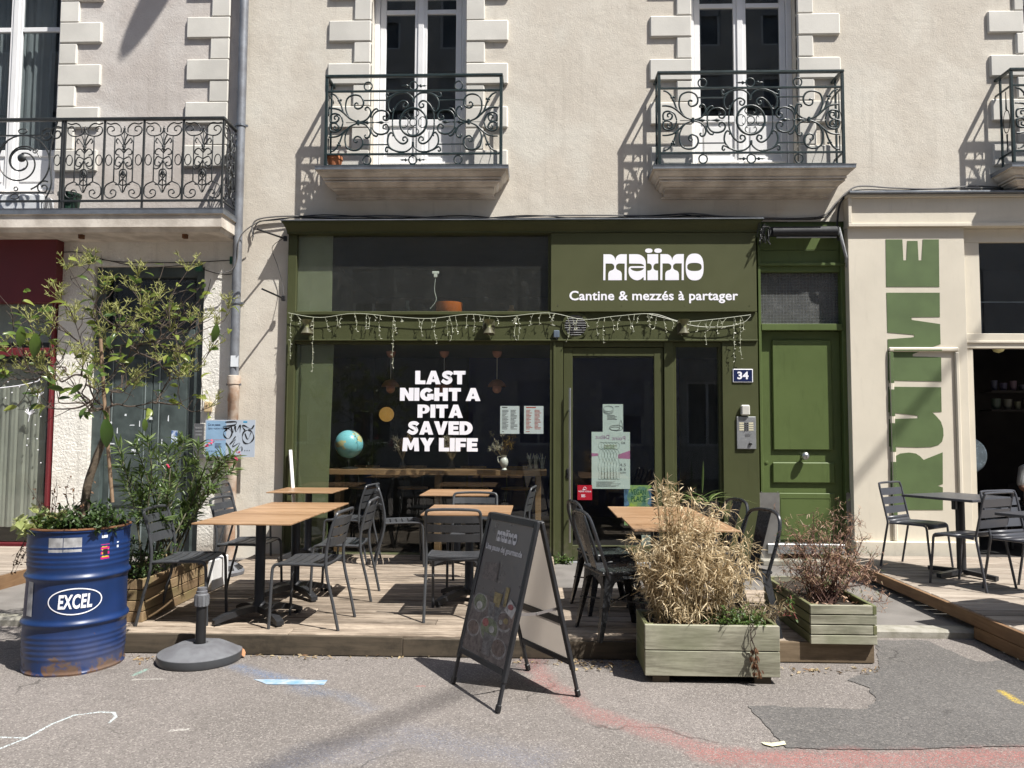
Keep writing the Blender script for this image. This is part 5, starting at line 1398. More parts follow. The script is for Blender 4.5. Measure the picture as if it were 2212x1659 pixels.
# the paint carries on over the raised moulding
q = B()
for (pa, pb) in (((372, 985), (372, 1182)), ((372, 1218), (372, 1366)), ((374, 1405), (375, 1564)), ((384, 1620), (384, 1930))):
    z1_ = LT(0, 380 + pa[1] * .37383)[1]; z0_ = LT(0, 380 + pb[1] * .37383)[1]
    z0_ = max(z0_, mo[2] + .02); z1_ = min(z1_, mo[3] - .052)
    q.box(mo[0] + .0085, mo[0] + .0415, RY - .0315, RY - .0305, z0_, z1_)
    q.box(mo[0] + .0425, mo[0] + .0515, RY - .022, RY - .004, z0_, z1_); q.box(mo[0] - .0015, mo[0] + .0075, RY - .022, RY - .004, z0_, z1_)
zt_p = mo[3]
xt0, xt1 = LT(1780 + 368 * .37383, 750)[0], LT(1780 + 673 * .37383, 750)[0]
q.box(max(xt0, mo[0] + .052), xt1, RY - .0315, RY - .0305, mo[3] - .0415, mo[3] - .0285)
q.build('painted_letter', m_rume, rs)
# window, door opening, interior
wz0, wz1 = P(2160, 722, 0).z, P(2160, 526, 0).z
zo = P(2160, 754, 0).z
xw0 = P(2113, 620, -.02).x; xo0 = P(2102, 900, -.02).x
rb(cx1 + .001, 9, -.06, 0, wz1, zf0 - .012, 'window_head'); rb(cx1 + .001, 9, -.07, 0, zo, wz0, 'transom'); rb(cx1 + .001, xw0, -.06, 0, wz0 + .001, wz1 - .001, 'window_jamb')
rb(cx1 + .002, 9, -.085, -.0705, zo + .06, zo + .085, 'moulding'); rb(cx1 + .001, xo0, -.06, 0, .06, zo - .001, 'door_jamb')
q = B(); q.box(xw0, 9, -.02, -.015, wz0, wz1); q.build('upper_pane', m_glass, rs)
rb(xw0, 9, -.012, -.004, P(2160, 654, 0).z, P(2160, 654, 0).z + .012, 'glazing_bar', m_alu, 0)
q = B(); roombox(q, cx0 + .3, 9, .01, 4.0, .05, zf1); q.build('room', m_roomdark, rs)
for y_, seed in ((843, 1), (884, 2)):
    p = P(2142, y_, 2.2)
    t = tag(B().box(p.x, 9, 2.2, 2.5, p.z - .03, p.z, .003).build('wall_shelf', m_roomdark), ('upper' if seed == 1 else 'lower') + ' dark wall shelf inside the cream shop', 'shelf')
    rg = random.Random(seed)
    X = p.x + .08; nc = 0
    while X < p.x + 1.0:
        w = rg.uniform(.08, .14); h = rg.uniform(.08, .16)
        q = B(); q.lathe([(w * .3, 0), (w * .42, h * .3), (w * .48, h), (w * .44, h), (w * .3, h * .1), (.001, h * .1)], 14, (X + w / 2, 2.35, p.z + .0005))
        tag(q.build('cup', M('glazed cup %d' % rg.randint(0, 10 ** 6), (rg.uniform(.1, .25), rg.uniform(.1, .25), rg.uniform(.1, .2)), .4)), 'small dark cup on the %s shelf inside the cream shop, %s from the left' % ('upper' if seed == 1 else 'lower', ('first', 'second', 'third', 'fourth', 'fifth', 'sixth', 'seventh', 'eighth', 'ninth')[nc]), 'cup', 'cups on the shop shelves')
        X += w + .03; nc += 1
p = P(2092, 984, .6); q = B(); q.lathe([(.001, .0), (.20, .0), (.215, .012), (.20, .024), (.001, .02)], 40, (p.x, .6, p.z), 'y')
tag(q.build('round_mirror', M('pale glass disc', (.30, .36, .40), .25, .3, var=.3, vs=9)), 'round pale glass disc behind the cream shop door jamb', 'mirror')
p = P(2159, 755, .1); q = B(); q.lathe([(.001, -.06), (.05, -.04), (.07, 0), (.05, .04), (.001, .06)], 16, (p.x, .12, p.z + .02))
tag(q.build('ceiling_lamp', M('pale yellow lamp', (.75, .70, .35), .4), None, True), 'small pale yellow lamp at the top of the cream shop opening', 'lamp')

# ------------------------------------------------------------------ red shop and dark green door on the left
red = thing('storefront', 'dark red shop front cut off by the left edge', 'shop front', (P(60, 900, 0).x, 0, .06))
def lb_(x0, x1, y0, y1, z0, z1, name, mat=m_red, c=.004, par=None):
    q = B(); q.box(x0, x1, y0, y1, z0, z1, c); return q.build(name, mat, par or red)
rxa = P(123, 580, -.12).x
lb_(-9, rxa, -.14, 0, P(60, 654, -.12).z, P(60, 514, -.12).z, 'fascia'); lb_(-9, P(106, 900, -.05).x - .03, -.05, .05, P(60, 770, -.02).z, P(60, 752, -.02).z, 'transom')
xr_ = P(104, 950, -.03).x
lb_(xr_ - .012, xr_ + .022, -.04, .06, .06, P(60, 654, -.03).z - .002, 'frame_post')
lb_(-9, xr_ - .036, -.05, .05, .06, P(60, 1172, 0).z, 'sill')
q = B(); q.box(-9, xr_ - .013, .0, .005, P(60, 1172, 0).z, P(60, 771, 0).z); q.build('display_pane', m_glass_shop, red)
q = B(); q.box(-9, xr_ - .013, .0, .005, P(60, 752, 0).z, P(60, 655, 0).z); q.build('upper_pane', m_glass_shop, red)
q = B(); roombox(q, -9, xr_ + .2, .07, 3.0, .05, P(60, 560, 0).z); q.build('room', M('dim grey interior', (.25, .245, .225), .9, var=.1), red)
q = B()
n = 120
pts_ = [(-8.5 + (xr_ + 8.4) * k / n, .45 + .007 * math.sin(k * 1.1) + .004 * math.sin(k * 2.6 + 1)) for k in range(n + 1)]
za, ze = P(60, 1130, .45).z, P(60, 790, .45).z
for (p0, p1) in zip(pts_[:-1], pts_[1:]): q.quad((p0[0], p0[1] - .37, za), (p1[0], p1[1] - .37, za), (p1[0], p1[1] - .37, ze), (p0[0], p0[1] - .37, ze))
q.build('curtain', M('grey green curtain', (.34, .33, .29), .9, var=.15), red, True)
q = B(); q.box(-9, xr_ - .05, .07, .08, P(60, 740, .07).z, P(60, 656, .07).z); q.build('blind', M('pale roller blind', (.34, .35, .34), .8, var=.1), red)
# white flower decals on the red shop's glass
dec = lambda x, y: P(x, y, -.003)
wd_ = thing('window_decal', 'white garland and flower decals on the red shop window', 'decal', tuple(dec(60, 900)))
B().tube(smooth([tuple(dec(x, y)) for x, y in ((0, 838), (40, 833), (80, 824), (85, 818))]), .006, 5).build('garland', m_sticker, wd_)
for (cx, cy) in ((64, 893), (84, 852)):
    q = B()
    for k in range(7):
        a = RAD(200 + k * 24); e = dec(cx + 10 * math.cos(a), cy + 12 * math.sin(a)); q.tube([dec(cx, cy + 4), e], .0035, 5); q.lathe([(.001, -.006), (.007, 0), (.001, .006)], 6, e)
    q.tube([dec(cx, cy + 4), dec(cx - 3, cy + 18)], .0035, 5); q.build('flower', m_sticker, wd_)
for (x, y) in ((17, 825), (26, 848), (63, 842), (76, 918), (80, 948), (60, 948), (58, 962), (82, 972), (88, 900), (88, 1000), (12, 860), (42, 836)): B().lathe([(.001, -.008), (.009, 0), (.001, .008)], 8, dec(x, y)).build('dot', m_sticker, wd_)
# green door
ld = thing('entrance_door', 'weathered dark green double door with fanlight behind the small tree', 'door', ((DL[0] + DL[1]) / 2, .1, .06))
x0, x1, z0, z1 = DL
zf = P(310, 724, .1).z
def dbx(*a, name='panel', mat=m_dkgreen, c=.004):
    q = B(); q.box(*a, c); return q.build(name, mat, ld)
dbx(x0 + .001, x0 + .12, .06, .2, .062, z1, name='jamb'); dbx(x1 - .12, x1 - .001, .06, .2, .062, z1, name='jamb')
dbx(x0 + .121, x1 - .121, .06, .2, z1 - .12, z1 - .001, name='head'); dbx(x0 + .121, x1 - .121, .04, .2, zf - .12, zf + .06, name='transom')
q = B(); q.box(x0 + .12, x1 - .12, .14, .145, zf + .06, z1 - .12); q.build('fanlight', m_glass, ld)
q = B(); roombox(q, x0, x1, .21, 1.5, .06, z1); q.build('hall', m_roomdark, ld)
xm = (x0 + x1) / 2 + .02
for (a, e) in ((x0 + .122, xm - .006), (xm + .006, x1 - .122)):
    lf = part('door_leaf', ld)
    q = B(); q.box(a, e, .13, .17, .07, zf - .121, .004); q.build('leaf_board', m_dkgreen, lf)
    for (u0, u1) in ((.14, .40), (.47, .62), (.68, 2.0 / 1.02)):
        H_ = zf - .12 - .07
        za_, ze_ = .07 + H_ * (u0 / 2.1), .07 + H_ * (u1 / 2.1)
        q = B(); q.box(a + .10, e - .10, .118, .1295, za_, ze_, .010); q.build('panel', m_dkgreen, lf)
    q = B(); q.box(a + .075, a + .085, .1245, .1295, .2, zf - .2); q.box(e - .085, e - .075, .1245, .1295, .2, zf - .2); q.build('bead', M('pale worn edge', (.22, .26, .26), .6) if a < xm - .3 else bpy.data.materials['pale worn edge'], lf)
rg = random.Random(14)
for k in range(13):
    px, py = rg.uniform(225, 395), rg.uniform(895, 985)
    p = P(px, py, .12); w, h = rg.choice(((.012, .012), (.03, .006), (.006, .035), (.02, .015)))
    q = B(); q.prism([(p.x - w + rg.uniform(-.004, .004), p.z - h), (p.x + w, p.z - h + rg.uniform(-.008, .008)), (p.x + w * .7, p.z + h), (p.x - w * .8, p.z + h * .8)], .1165, .1175)
    q.build('paper_scrap', m_paper, ld)
r_ = RECT(370, 930, 383, 958, .115); q = B(); q.box(*r_[:2], .1155, .1172, *r_[2:]); tag(q.build('torn_sticker', M('blue white sticker', (.6, .66, .72), .5, var=.6, vs=22, tint=(.03, .10, .30))), 'torn blue and white sticker on the dark green door', 'sticker')
r_ = RECT(297, 706, 315, 722, .03)
t = thing('house_number', 'small dark blue enamel number plate over the dark green door', 'house number', (r_[0], .035, r_[2]))
q = B(); q.box(*r_[:2], .033, .0395, *r_[2:], .002); q.build('plate', m_navy, t); text('digits', '6', r_[0] + .03, r_[1] - .03, r_[2] + .015, r_[3] - .015, .0322, m_sticker, t, offset=.02)
# intercom, yellow box, information panel
r_ = RECT(418, 915, 440, 990, -.03)
t = thing('intercom', 'narrow steel intercom left of the blue information panel', 'intercom', (r_[0], 0, r_[2]))
q = B(); q.box(*r_[:2], -.035, -.0005, *r_[2:], .004); q.build('panel', m_steel, t)
for k in range(3): q = B(); q.box(r_[0] + .02, r_[1] - .02, -.038, -.0355, r_[3] - .06 - k * .04, r_[3] - .04 - k * .04); q.build('button', m_alu, t)
q = B(); q.lathe([(.022, 0), (.022, .006)], 14, ((r_[0] + r_[1]) / 2, -.0355, (r_[2] + r_[3]) / 2 - .02), 'y'); q.build('speaker', m_black, t)
r_ = RECT(441, 868, 456, 890, -.04); q = B(); q.box(*r_[:2], -.05, -.0005, *r_[2:], .008); q.lathe([(.012, 0), (.012, .01)], 10, ((r_[0] + r_[1]) / 2, -.0505, r_[3] - .03), 'y')
tag(q.build('electric_box', M('yellowed plastic', (.50, .38, .22), .5)), 'small yellowed plastic box on the rough white wall', 'box')
q = B()
for (x, y) in ((430, 577), (505, 562)):
    p = P(x, y, -.03); q = B(); q.box(p.x - .04, p.x + .04, -.06, -.01, p.z - .05, p.z + .04, .006); tag(q.build('junction_box', M('green tape %d' % x, (.01, .09, .05), .5)), 'dark green taped cable joint ' + ('at the corner of the dark green door' if x < 450 else 'beside the drainpipe'), 'junction box')
IYp = -.16
r_ = RECT(443, 907, 550.5, 987, IYp)
t = thing('information_panel', 'pale blue street works panel tagged with black graffiti', 'sign', (r_[0], IYp, r_[2]))
q = B(); q.box(*r_[:2], IYp, IYp + .006, *r_[2:]); q.build('board', M('pale grey blue print', (.44, .50, .58), .4, var=.04), t)
X0, X1, Z0, Z1 = r_; fu = lambda u: X0 + (X1 - X0) * u; fv = lambda v: Z1 - (Z1 - Z0) * v
q = B(); q.box(fu(.02), fu(.42), IYp - .001, IYp - .0004, fv(.98), fv(.03)); q.build('print_field', M('light blue print', (.26, .41, .58), .4), t)
m_dknavy = M('navy print', (.02, .03, .09), .5)
text('print', 'Ça se passe', fu(.05), fu(.30), fv(.18), fv(.10), IYp - .0018, m_dknavy, t, offset=.02); text('print', 'dans votre rue', fu(.05), fu(.38), fv(.26), fv(.195), IYp - .0018, m_dknavy, t)
text('print', 'des travaux pour animer', fu(.06), fu(.40), fv(.56), fv(.52), IYp - .0018, m_inkred, t); text('print', '02 40 41 90 00', fu(.08), fu(.30), fv(.87), fv(.83), IYp - .0018, m_dknavy, t)
q = B(); q.box(fu(.76), fu(.84), IYp - .001, IYp - .0004, fv(.075), fv(.035)); q.build('print', M('cyan print', (.02, .30, .55), .5), t)
def lines2(u0, u1, v0, v1, n):
    q = B(); rg = random.Random(4)
    for k in range(n):
        v = v0 + (v1 - v0) * k / n; q.quad((fu(u0), IYp - .0018, fv(v + .018)), (fu(u0 + (u1 - u0) * rg.uniform(.5, 1)), IYp - .0018, fv(v + .018)), (fu(u0 + (u1 - u0) * .9), IYp - .0018, fv(v)), (fu(u0), IYp - .0018, fv(v)))
    q.build('print', m_dknavy, t)
lines2(.2, .36, .64, .78, 4)
def stroke(pts, w=.0075):
    sm = smooth([(fu(u), fv(v)) for u, v in pts], 5); q = B(); L_, R_ = [], []
    for i, p in enumerate(sm):
        d = (sm[min(i + 1, len(sm) - 1)] - sm[max(i - 1, 0)]); n = V((-d.y, d.x, 0)).normalized() * w * (.7 + .5 * math.sin(i * .7))
        L_.append(p + n); R_.append(p - n)
    for i in range(len(sm) - 1):
        q.quad((L_[i].x, IYp - .0025, L_[i].y), (L_[i + 1].x, IYp - .0025, L_[i + 1].y), (R_[i + 1].x, IYp - .0025, R_[i + 1].y), (R_[i].x, IYp - .0025, R_[i].y))
    q.build('graffiti_stroke', m_black, t)
stroke([(.40, .06), (.62, .05), (.58, .14), (.36, .18), (.42, .24), (.55, .16)]); stroke([(.38, .22), (.48, .24), (.54, .36), (.48, .50), (.40, .46), (.37, .34), (.44, .26)])
stroke([(.52, .18), (.56, .34), (.60, .16), (.62, .32), (.70, .14), (.70, .34)]); stroke([(.98, .14), (.92, .24), (.80, .16), (.74, .16), (.80, .28)])
stroke([(.86, .26), (.94, .32), (.98, .48), (.90, .62), (.80, .62), (.75, .48), (.78, .32), (.88, .26)]); stroke([(.80, .36), (.86, .52), (.92, .34)], .006)
stroke([(.62, .44), (.56, .54), (.50, .66), (.62, .52), (.56, .72), (.70, .62), (.64, .82), (.74, .72), (.75, .84)], .005); stroke([(.42, .62), (.50, .76), (.60, .88)])
for u in (.80, .845, .89):
    stroke([(u, .82), (u + .012, .83)], .006)

# ------------------------------------------------------------------ slatted terrace chair (front towards -Y in its own space)
def curve_tube(name, pts, r, mat, t, n=8, k=5):
    q = B(); q.tube(smooth(pts, k), r, n); return q.build(name, mat, t, True)
def slat_chair(label, loc, rz, group='slatted charcoal terrace chairs'):
    t = local(thing('terrace_chair', label, 'chair', loc, rz, group)); OFF[t] = V((0, 0, 0))
    w, r = .205, .0115
    for s in (-1, 1):
        x = s * w
        curve_tube('front_leg', [(x, -.215, .0), (x, -.205, .25), (x, -.198, .40), (x, -.185, .437), (x, -.15, .450), (x, .0, .452), (x, .15, .448), (x, .178, .447)], r, m_chair, t)
        curve_tube('rear_leg', [(x, .285, .0), (x, .245, .18), (x, .205, .34), (x, .190, .44), (x, .192, .55), (x, .218, .68), (x * .99, .245, .765)], r, m_chair, t)
    curve_tube('top_rail', [(-w * .99, .245, .765), (-w * .97, .255, .795), (-w * .85, .262, .812), (-w * .4, .272, .818), (0, .275, .819), (w * .4, .272, .818), (w * .85, .262, .812), (w * .97, .255, .795), (w * .99, .245, .765)], r, m_chair, t)
    for k in range(6):
        y0 = -.182 + k * .0625
        q = B(); N = 6
        for i in range(N):
            xa, xb_ = -w + .006 + (2 * w - .012) * i / N, -w + .006 + (2 * w - .012) * (i + 1) / N
            dip = lambda X: -.010 * (1 - (X / w) ** 2)
            q.add([(xa, y0, .456 + dip(xa)), (xb_, y0, .456 + dip(xb_)), (xb_, y0 + .052, .456 + dip(xb_)), (xa, y0 + .052, .456 + dip(xa)), (xa, y0, .448 + dip(xa)), (xb_, y0, .448 + dip(xb_)), (xb_, y0 + .052, .448 + dip(xb_)), (xa, y0 + .052, .448 + dip(xa))],
                  [(0, 1, 2, 3), (7, 6, 5, 4), (0, 4, 5, 1), (2, 6, 7, 3)])
        q.build('seat_slat', m_chair, t)
    for (z0, z1) in ((.575, .635), (.648, .705), (.718, .772)):
        q = B(); N = 8
        yb = lambda z: .192 + max(0, z - .55) * .24
        for i in range(N):
            xa, xb_ = -w + .008 + (2 * w - .016) * i / N, -w + .008 + (2 * w - .016) * (i + 1) / N
            bow = lambda X: .030 * (1 - (X / w) ** 2)
            a0, a1 = yb(z0), yb(z1)
            q.add([(xa, a0 + bow(xa), z0), (xb_, a0 + bow(xb_), z0), (xb_, a1 + bow(xb_), z1), (xa, a1 + bow(xa), z1), (xa, a0 + bow(xa) + .006, z0), (xb_, a0 + bow(xb_) + .006, z0), (xb_, a1 + bow(xb_) + .006, z1), (xa, a1 + bow(xa) + .006, z1)],
                  [(0, 1, 2, 3), (7, 6, 5, 4), (0, 4, 5, 1), (2, 6, 7, 3)])
        q.build('back_slat', m_chair, t, True)
    q = B(); q.box(-w, w, .165, .178, .428, .446, .002); q.build('seat_rail', m_chair, t)
    q = B(); q.box(-w, w, -.155, -.142, .430, .4445, .002); q.build('seat_rail', m_chair, t)
    return t
def D(px, py, z=DZ):                                    # where a floor point of the deck stands
    p = G(px, py, z); return (p.x, p.y, z)
H2 = math.pi / 2
TZ = DZ + .745                                          # table tops
def Tp(px, py): return G(px, py, TZ)
# ------------------------------------------------------------------ pedestal tables
def table(label, x0, x1, y0, y1, zf, mat_top, rz=0.0, group='wood topped pedestal tables'):
    cx, cy = (x0 + x1) / 2, (y0 + y1) / 2
    t = local(thing('pedestal_table', label, 'table', (cx, cy, zf), rz, group)); OFF[t] = V((0, 0, 0))
    hx, hy = (x1 - x0) / 2, (y1 - y0) / 2
    q = B(); q.box(-hx, hx, -hy, hy, .733, .745, .002); q.build('table_top', mat_top, t)
    q = B(); q.lathe([(.16, .722), (.16, .7325), (.06, .7325)], 20); q.build('mounting_plate', m_blackmetal, t)
    q = B(); q.lathe([(.001, .09), (.045, .09), (.045, .12), (.037, .13), (.037, .722)], 18); q.build('column', m_blackmetal, t, True)
    q = B(); q.lathe([(.001, .055), (.055, .055), (.055, .1), (.046, .115)], 18); q.build('hub', m_blackmetal, t, True)
    for k in range(4):
        a = RAD(45 + 90 * k); e = V((math.cos(a), math.sin(a), 0))
        q = B(); f = V((-e.y, e.x, 0)); L = .34
        prof = [(.04, .105, .06, .034), (.15, .098, .052, .03), (.27, .070, .030, .028), (L, .042, .012, .028)]
        vs = []
        for (d, zt_, zb_, w) in prof:
            for (sx, z) in ((-1, zb_), (1, zb_), (1, zt_), (-1, zt_)): vs.append(e * d + f * (sx * w) + V((0, 0, z)))
        fs = [(0, 1, 2, 3), (15, 14, 13, 12)]
        for i in range(3):
            for j in range(4): fs.append((i * 4 + j, (i + 1) * 4 + j, (i + 1) * 4 + (j + 1) % 4, i * 4 + (j + 1) % 4))
        q.add(vs, fs); q.build('foot', m_blackmetal, t)
        q = B(); q.lathe([(.028, .0), (.028, .0118)], 12, e * (L - .03)); q.build('glide', m_black, t)
    q = B(); q.box(-.23, -.13, -.012, .012, .70, .7325, .003); q.lathe([(.018, -.018), (.018, .018)], 10, (-.21, 0, .705), 'x'); q.build('tilt_latch', m_blackmetal, t)
    return t
a, c_ = Tp(413, 1131), Tp(627, 1131)
TW, TL = .70, .80
tx0 = (a.x + c_.x) / 2 - TW / 2; ty0 = (a.y + c_.y) / 2
T1 = (tx0, tx0 + TW, ty0, ty0 + TL - .003); T2 = (tx0 + .012, tx0 + .012 + TW, ty0 + TL + .003, ty0 + 2 * TL)
table('wood topped table nearest the blue drum at the front of the deck', *T1, DZ, m_top)
table('wood topped table pushed against the far side of the one by the drum', *T2, DZ, m_top)
a, c_ = Tp(570, 1063), Tp(716, 1066)
x_ = (a.x + c_.x) / 2; T3 = (x_ - TW / 2, x_ + TW / 2, a.y, a.y + TL - .1)
table('wood topped table at the back left against the olive window', *T3, DZ, m_top)
a, c_ = Tp(905, 1111), Tp(1106, 1111)
x_ = (a.x + c_.x) / 2; T4 = (x_ - TW / 2, x_ + TW / 2, a.y, a.y + TL)
table('wood topped table in the middle behind the sandwich board', *T4, DZ, m_top)
a, c_ = Tp(905, 1069), Tp(1056, 1070)
x_ = (a.x + c_.x) / 2; T5 = (x_ - TW / 2, x_ + TW / 2, a.y, a.y + TL)
table('wood topped table in the middle close to the display window', *T5, DZ, m_top)
a, c_ = Tp(1368, 1142), Tp(1604, 1149)
x_ = (a.x + c_.x) / 2; ya = (a.y + c_.y) / 2
T6 = (x_ - TW / 2, x_ + TW / 2, ya, ya + TL - .003); T7 = (x_ - TW / 2 - .03, x_ + TW / 2 - .03, ya + TL + .003, ya + 2 * TL)
table('wood topped table right behind the dry bamboo planter', *T6, DZ, m_top)
T7t = table('wood topped table joined to the far side of the one behind the dry bamboo', *T7, DZ, m_top)
# chairs
chA = slat_chair('charcoal slatted chair facing right at the near left table, beside the drum', (T1[0] - .17, T1[2] + .36, DZ), H2 + .06)
def ch(label, x, y, rz): return dup(chA, (x, y, DZ), rz, label)
ch('charcoal slatted chair facing right at the second left table, before the oleander', T2[0] - .05, T2[2] + .40, H2 - .05)
ch('charcoal slatted chair farthest back left, under the graffiti panel', T3[0] - .30, T3[2] + .30, H2 + .15)
ch('charcoal slatted chair facing left at the near left table', T1[1] + .05, T1[2] + .30, -H2 - .05)
ch('charcoal slatted chair facing left at the second left table', T2[1] + .05, T2[2] + .40, -H2 + .04)
ch('charcoal slatted chair facing left at the back left table', T3[1] + .12, T3[2] + .28, -H2 - .15)
ch('charcoal slatted chair facing right towards the back middle table', T5[0] - .22, T5[2] + .28, H2 + .22)
ch('charcoal slatted chair with its back to the camera beside the sandwich board', (T4[0] + T4[1]) / 2 - .06, T4[2] - .07, math.pi)
ch('charcoal slatted chair between the two middle tables, only its top rail showing', (T4[0] + T4[1]) / 2 - .02, T4[3] + .18, 0.0)
ch('charcoal slatted chair facing left at the back middle table', T5[1] + .20, T5[2] + .30, -H2 - .12)

# ------------------------------------------------------------------ sheet metal chairs with hooped backs
def tolix(label, loc, rz):
    t = local(thing('metal_cafe_chair', label, 'chair', loc, rz, 'gunmetal sheet chairs at the right table')); OFF[t] = V((0, 0, 0))
    zs = .445
    q = B(); n = 10
    for i in range(n):
        for j in range(n):
            def sp(i, j):
                u, v = i / n * 2 - 1, j / n * 2 - 1
                wd = .185 + .012 * (-v)
                x, y = u * wd, v * .175
                d = max(0, 1 - max(abs(u), abs(v)) * 1.12)
                return (x, y, zs - .014 * min(1, d * 4))
            q.quad(sp(i, j), sp(i + 1, j), sp(i + 1, j + 1), sp(i, j + 1))
    q.build('seat', m_tolix, t, True)
    q = B(); q.tube([(-.195, -.178, zs - .006), (.195, -.178, zs - .006), (.175, .178, zs - .006), (-.175, .178, zs - .006)], .013, 8, closed=True); q.build('seat_edge', m_tolix, t, True)
    for (sx, sy) in ((-1, -1), (1, -1), (1, 1), (-1, 1)):
        q = B(); top = V((sx * .180, sy * .168, zs - .02)); bot = V((sx * .225, sy * .235, 0))
        ex, ey = V((-sx, 0, 0)), V((0, -sy, 0)); vs = []
        for k, wd in ((0, .095), (.18, .062), (.6, .046), (1, .026)):
            p = top.lerp(bot, k); vs += [p, p + ex * wd, p + ex * wd + V((0, -sy * .006, 0)), p + V((-sx * .006, -sy * .006, 0)), p + ey * wd + V((-sx * .006, 0, 0)), p + ey * wd]
        fs = []
        for i in range(3):
            for j in range(6): fs.append((i * 6 + j, i * 6 + (j + 1) % 6, (i + 1) * 6 + (j + 1) % 6, (i + 1) * 6 + j))
        fs += [(0, 1, 2, 3, 4, 5), (23, 22, 21, 20, 19, 18)]
        q.add(vs, fs); q.build('leg', m_tolix, t)
    for sd in range(4):                                  # arched skirts
        q = B(); n = 8
        a = Matrix.Rotation(sd * H2, 3, 'Z')
        for i in range(n):
            for_ = lambda k: (-.17 + .34 * k / n)
            x0, x1 = for_(i), for_(i + 1); dp_ = lambda x: .030 + .07 * (abs(x) / .17) ** 2.2
            q.quad(a @ V((x0, -.182, zs - .012)), a @ V((x1, -.182, zs - .012)), a @ V((x1, -.190, zs - .012 - dp_(x1))), a @ V((x0, -.190, zs - .012 - dp_(x0))))
        q.build('skirt', m_tolix, t, True)
    curve_tube('back_hoop', [(-.182, .135, zs - .05), (-.186, .16, zs + .02), (-.192, .215, .62), (-.186, .255, .74), (-.15, .275, .815), (-.08, .284, .842), (0, .286, .846), (.08, .284, .842), (.15, .275, .815), (.186, .255, .74), (.192, .215, .62), (.186, .16, zs + .02), (.182, .135, zs - .05)], .0125, m_tolix, t)
    q = B(); n = 6
    for i in range(n):
        z0, z1 = zs - .01 + (.842 - zs) * i / n, zs - .01 + (.842 - zs) * (i + 1) / n
        yy = lambda z: .172 + (z - zs) * .285; wd = lambda z: .045 + .022 * (z - zs) / .4
        q.add([(-wd(z0), yy(z0), z0), (wd(z0), yy(z0), z0), (wd(z1), yy(z1), z1), (-wd(z1), yy(z1), z1), (-wd(z0), yy(z0) + .005, z0), (wd(z0), yy(z0) + .005, z0), (wd(z1), yy(z1) + .005, z1), (-wd(z1), yy(z1) + .005, z1)], [(0, 1, 2, 3), (7, 6, 5, 4), (0, 3, 7, 4), (1, 5, 6, 2)])
    q.build('back_splat', m_tolix, t, True)
    for s in (-1, 1):
        q = B(); q.bar((-.20, s * .205, .22), (.20, -s * .205, .225 + s * .006), .016, .008); q.build('cross_brace', m_tolix, t)
    return t
tA = tolix('gunmetal sheet chair left of the right table, nearer the street', (T6[0] - .08, -3.42, DZ), RAD(108))
dup(tA, (T7[0] - .06, T7[2] + .22, DZ), RAD(106), 'gunmetal sheet chair left of the right table, nearer the door')
dup(tA, (1.37, -3.42, DZ), RAD(-66), 'gunmetal sheet chair right of the right table, in front of the steel kick plate')
dup(tA, (T7[1] + .06, T7[2] + .35, DZ), RAD(-72), 'gunmetal sheet chair right of the right table, farthest back')

# ------------------------------------------------------------------ chairs and tables on the right deck
m_rchair = M('slate chair lacquer', (.062, .064, .074), .38, 0.1, var=.08, vs=6)
def deck_chair(label, loc, rz):
    t = local(thing('terrace_chair', label, 'chair', loc, rz, 'slate chairs on the right deck')); OFF[t] = V((0, 0, 0))
    w, r = .21, .011
    for s in (-1, 1):
        x = s * w
        curve_tube('front_leg', [(x * 1.02, -.23, 0), (x, -.20, .30), (x, -.19, .41), (x, -.17, .436), (x, -.12, .442), (x, .10, .440), (x, .17, .436)], r, m_rchair, t)
        curve_tube('rear_leg', [(x * 1.02, .27, 0), (x, .20, .38), (x, .19, .44), (x, .20, .50), (x, .235, .66), (x, .262, .78)], r, m_rchair, t)
    curve_tube('top_rail', [(-w, .262, .78), (-w * .97, .27, .81), (-w * .86, .275, .826), (0, .276, .829), (w * .86, .275, .826), (w * .97, .27, .81), (w, .262, .78)], r, m_rchair, t)
    prof = [(-.205, .405), (-.20, .430), (-.18, .448), (-.14, .452), (.0, .446), (.12, .444), (.165, .450), (.188, .472), (.198, .50)]
    q = B()
    for (p0, p1) in zip(prof[:-1], prof[1:]):
        q.quad((-w + .008, *p0), (w - .008, *p0), (w - .008, *p1), (-w + .008, *p1))
    o = q.build('seat', m_rchair, t, True); o.modifiers.new('s', 'SOLIDIFY').thickness = .004
    for (z0, z1) in ((.525, .595), (.615, .685), (.705, .775)):
        yb = lambda z: .205 + (z - .5) * .20
        q = B(); q.add([(-w + .008, yb(z0), z0), (w - .008, yb(z0), z0), (w - .008, yb(z1), z1), (-w + .008, yb(z1), z1), (-w + .008, yb(z0) + .006, z0), (w - .008, yb(z0) + .006, z0), (w - .008, yb(z1) + .006, z1), (-w + .008, yb(z1) + .006, z1)], [(0, 1, 2, 3), (7, 6, 5, 4), (0, 4, 5, 1), (3, 2, 6, 7), (0, 3, 7, 4), (1, 5, 6, 2)])
        q.build('back_slat', m_rchair, t)
    return t
def gtable(label, x, y, rz, s=.66):
    t = local(thing('pedestal_table', label, 'table', (x, y, RZ), rz, 'dark grey tables on the right deck')); OFF[t] = V((0, 0, 0))
    q = B(); q.box(-s / 2, s / 2, -s / 2, s / 2, .722, .745, .003); q.build('table_top', m_rchair, t)
    q = B(); q.lathe([(.001, .05), (.04, .05), (.04, .70), (.12, .7215)], 18); q.build('column', m_blackmetal, t, True)
    for k in range(4):
        a = RAD(90 * k); q = B(); q.bar((0.03 * math.cos(a), .03 * math.sin(a), .045), (.33 * math.cos(a), .33 * math.sin(a), .028), .045, .04); q.build('foot', m_blackmetal, t)
    q = B(); q.box(-.10, -.06, -.02, .02, .62, .7215, .006); q.build('tilt_latch', m_blackmetal, t)
    return t
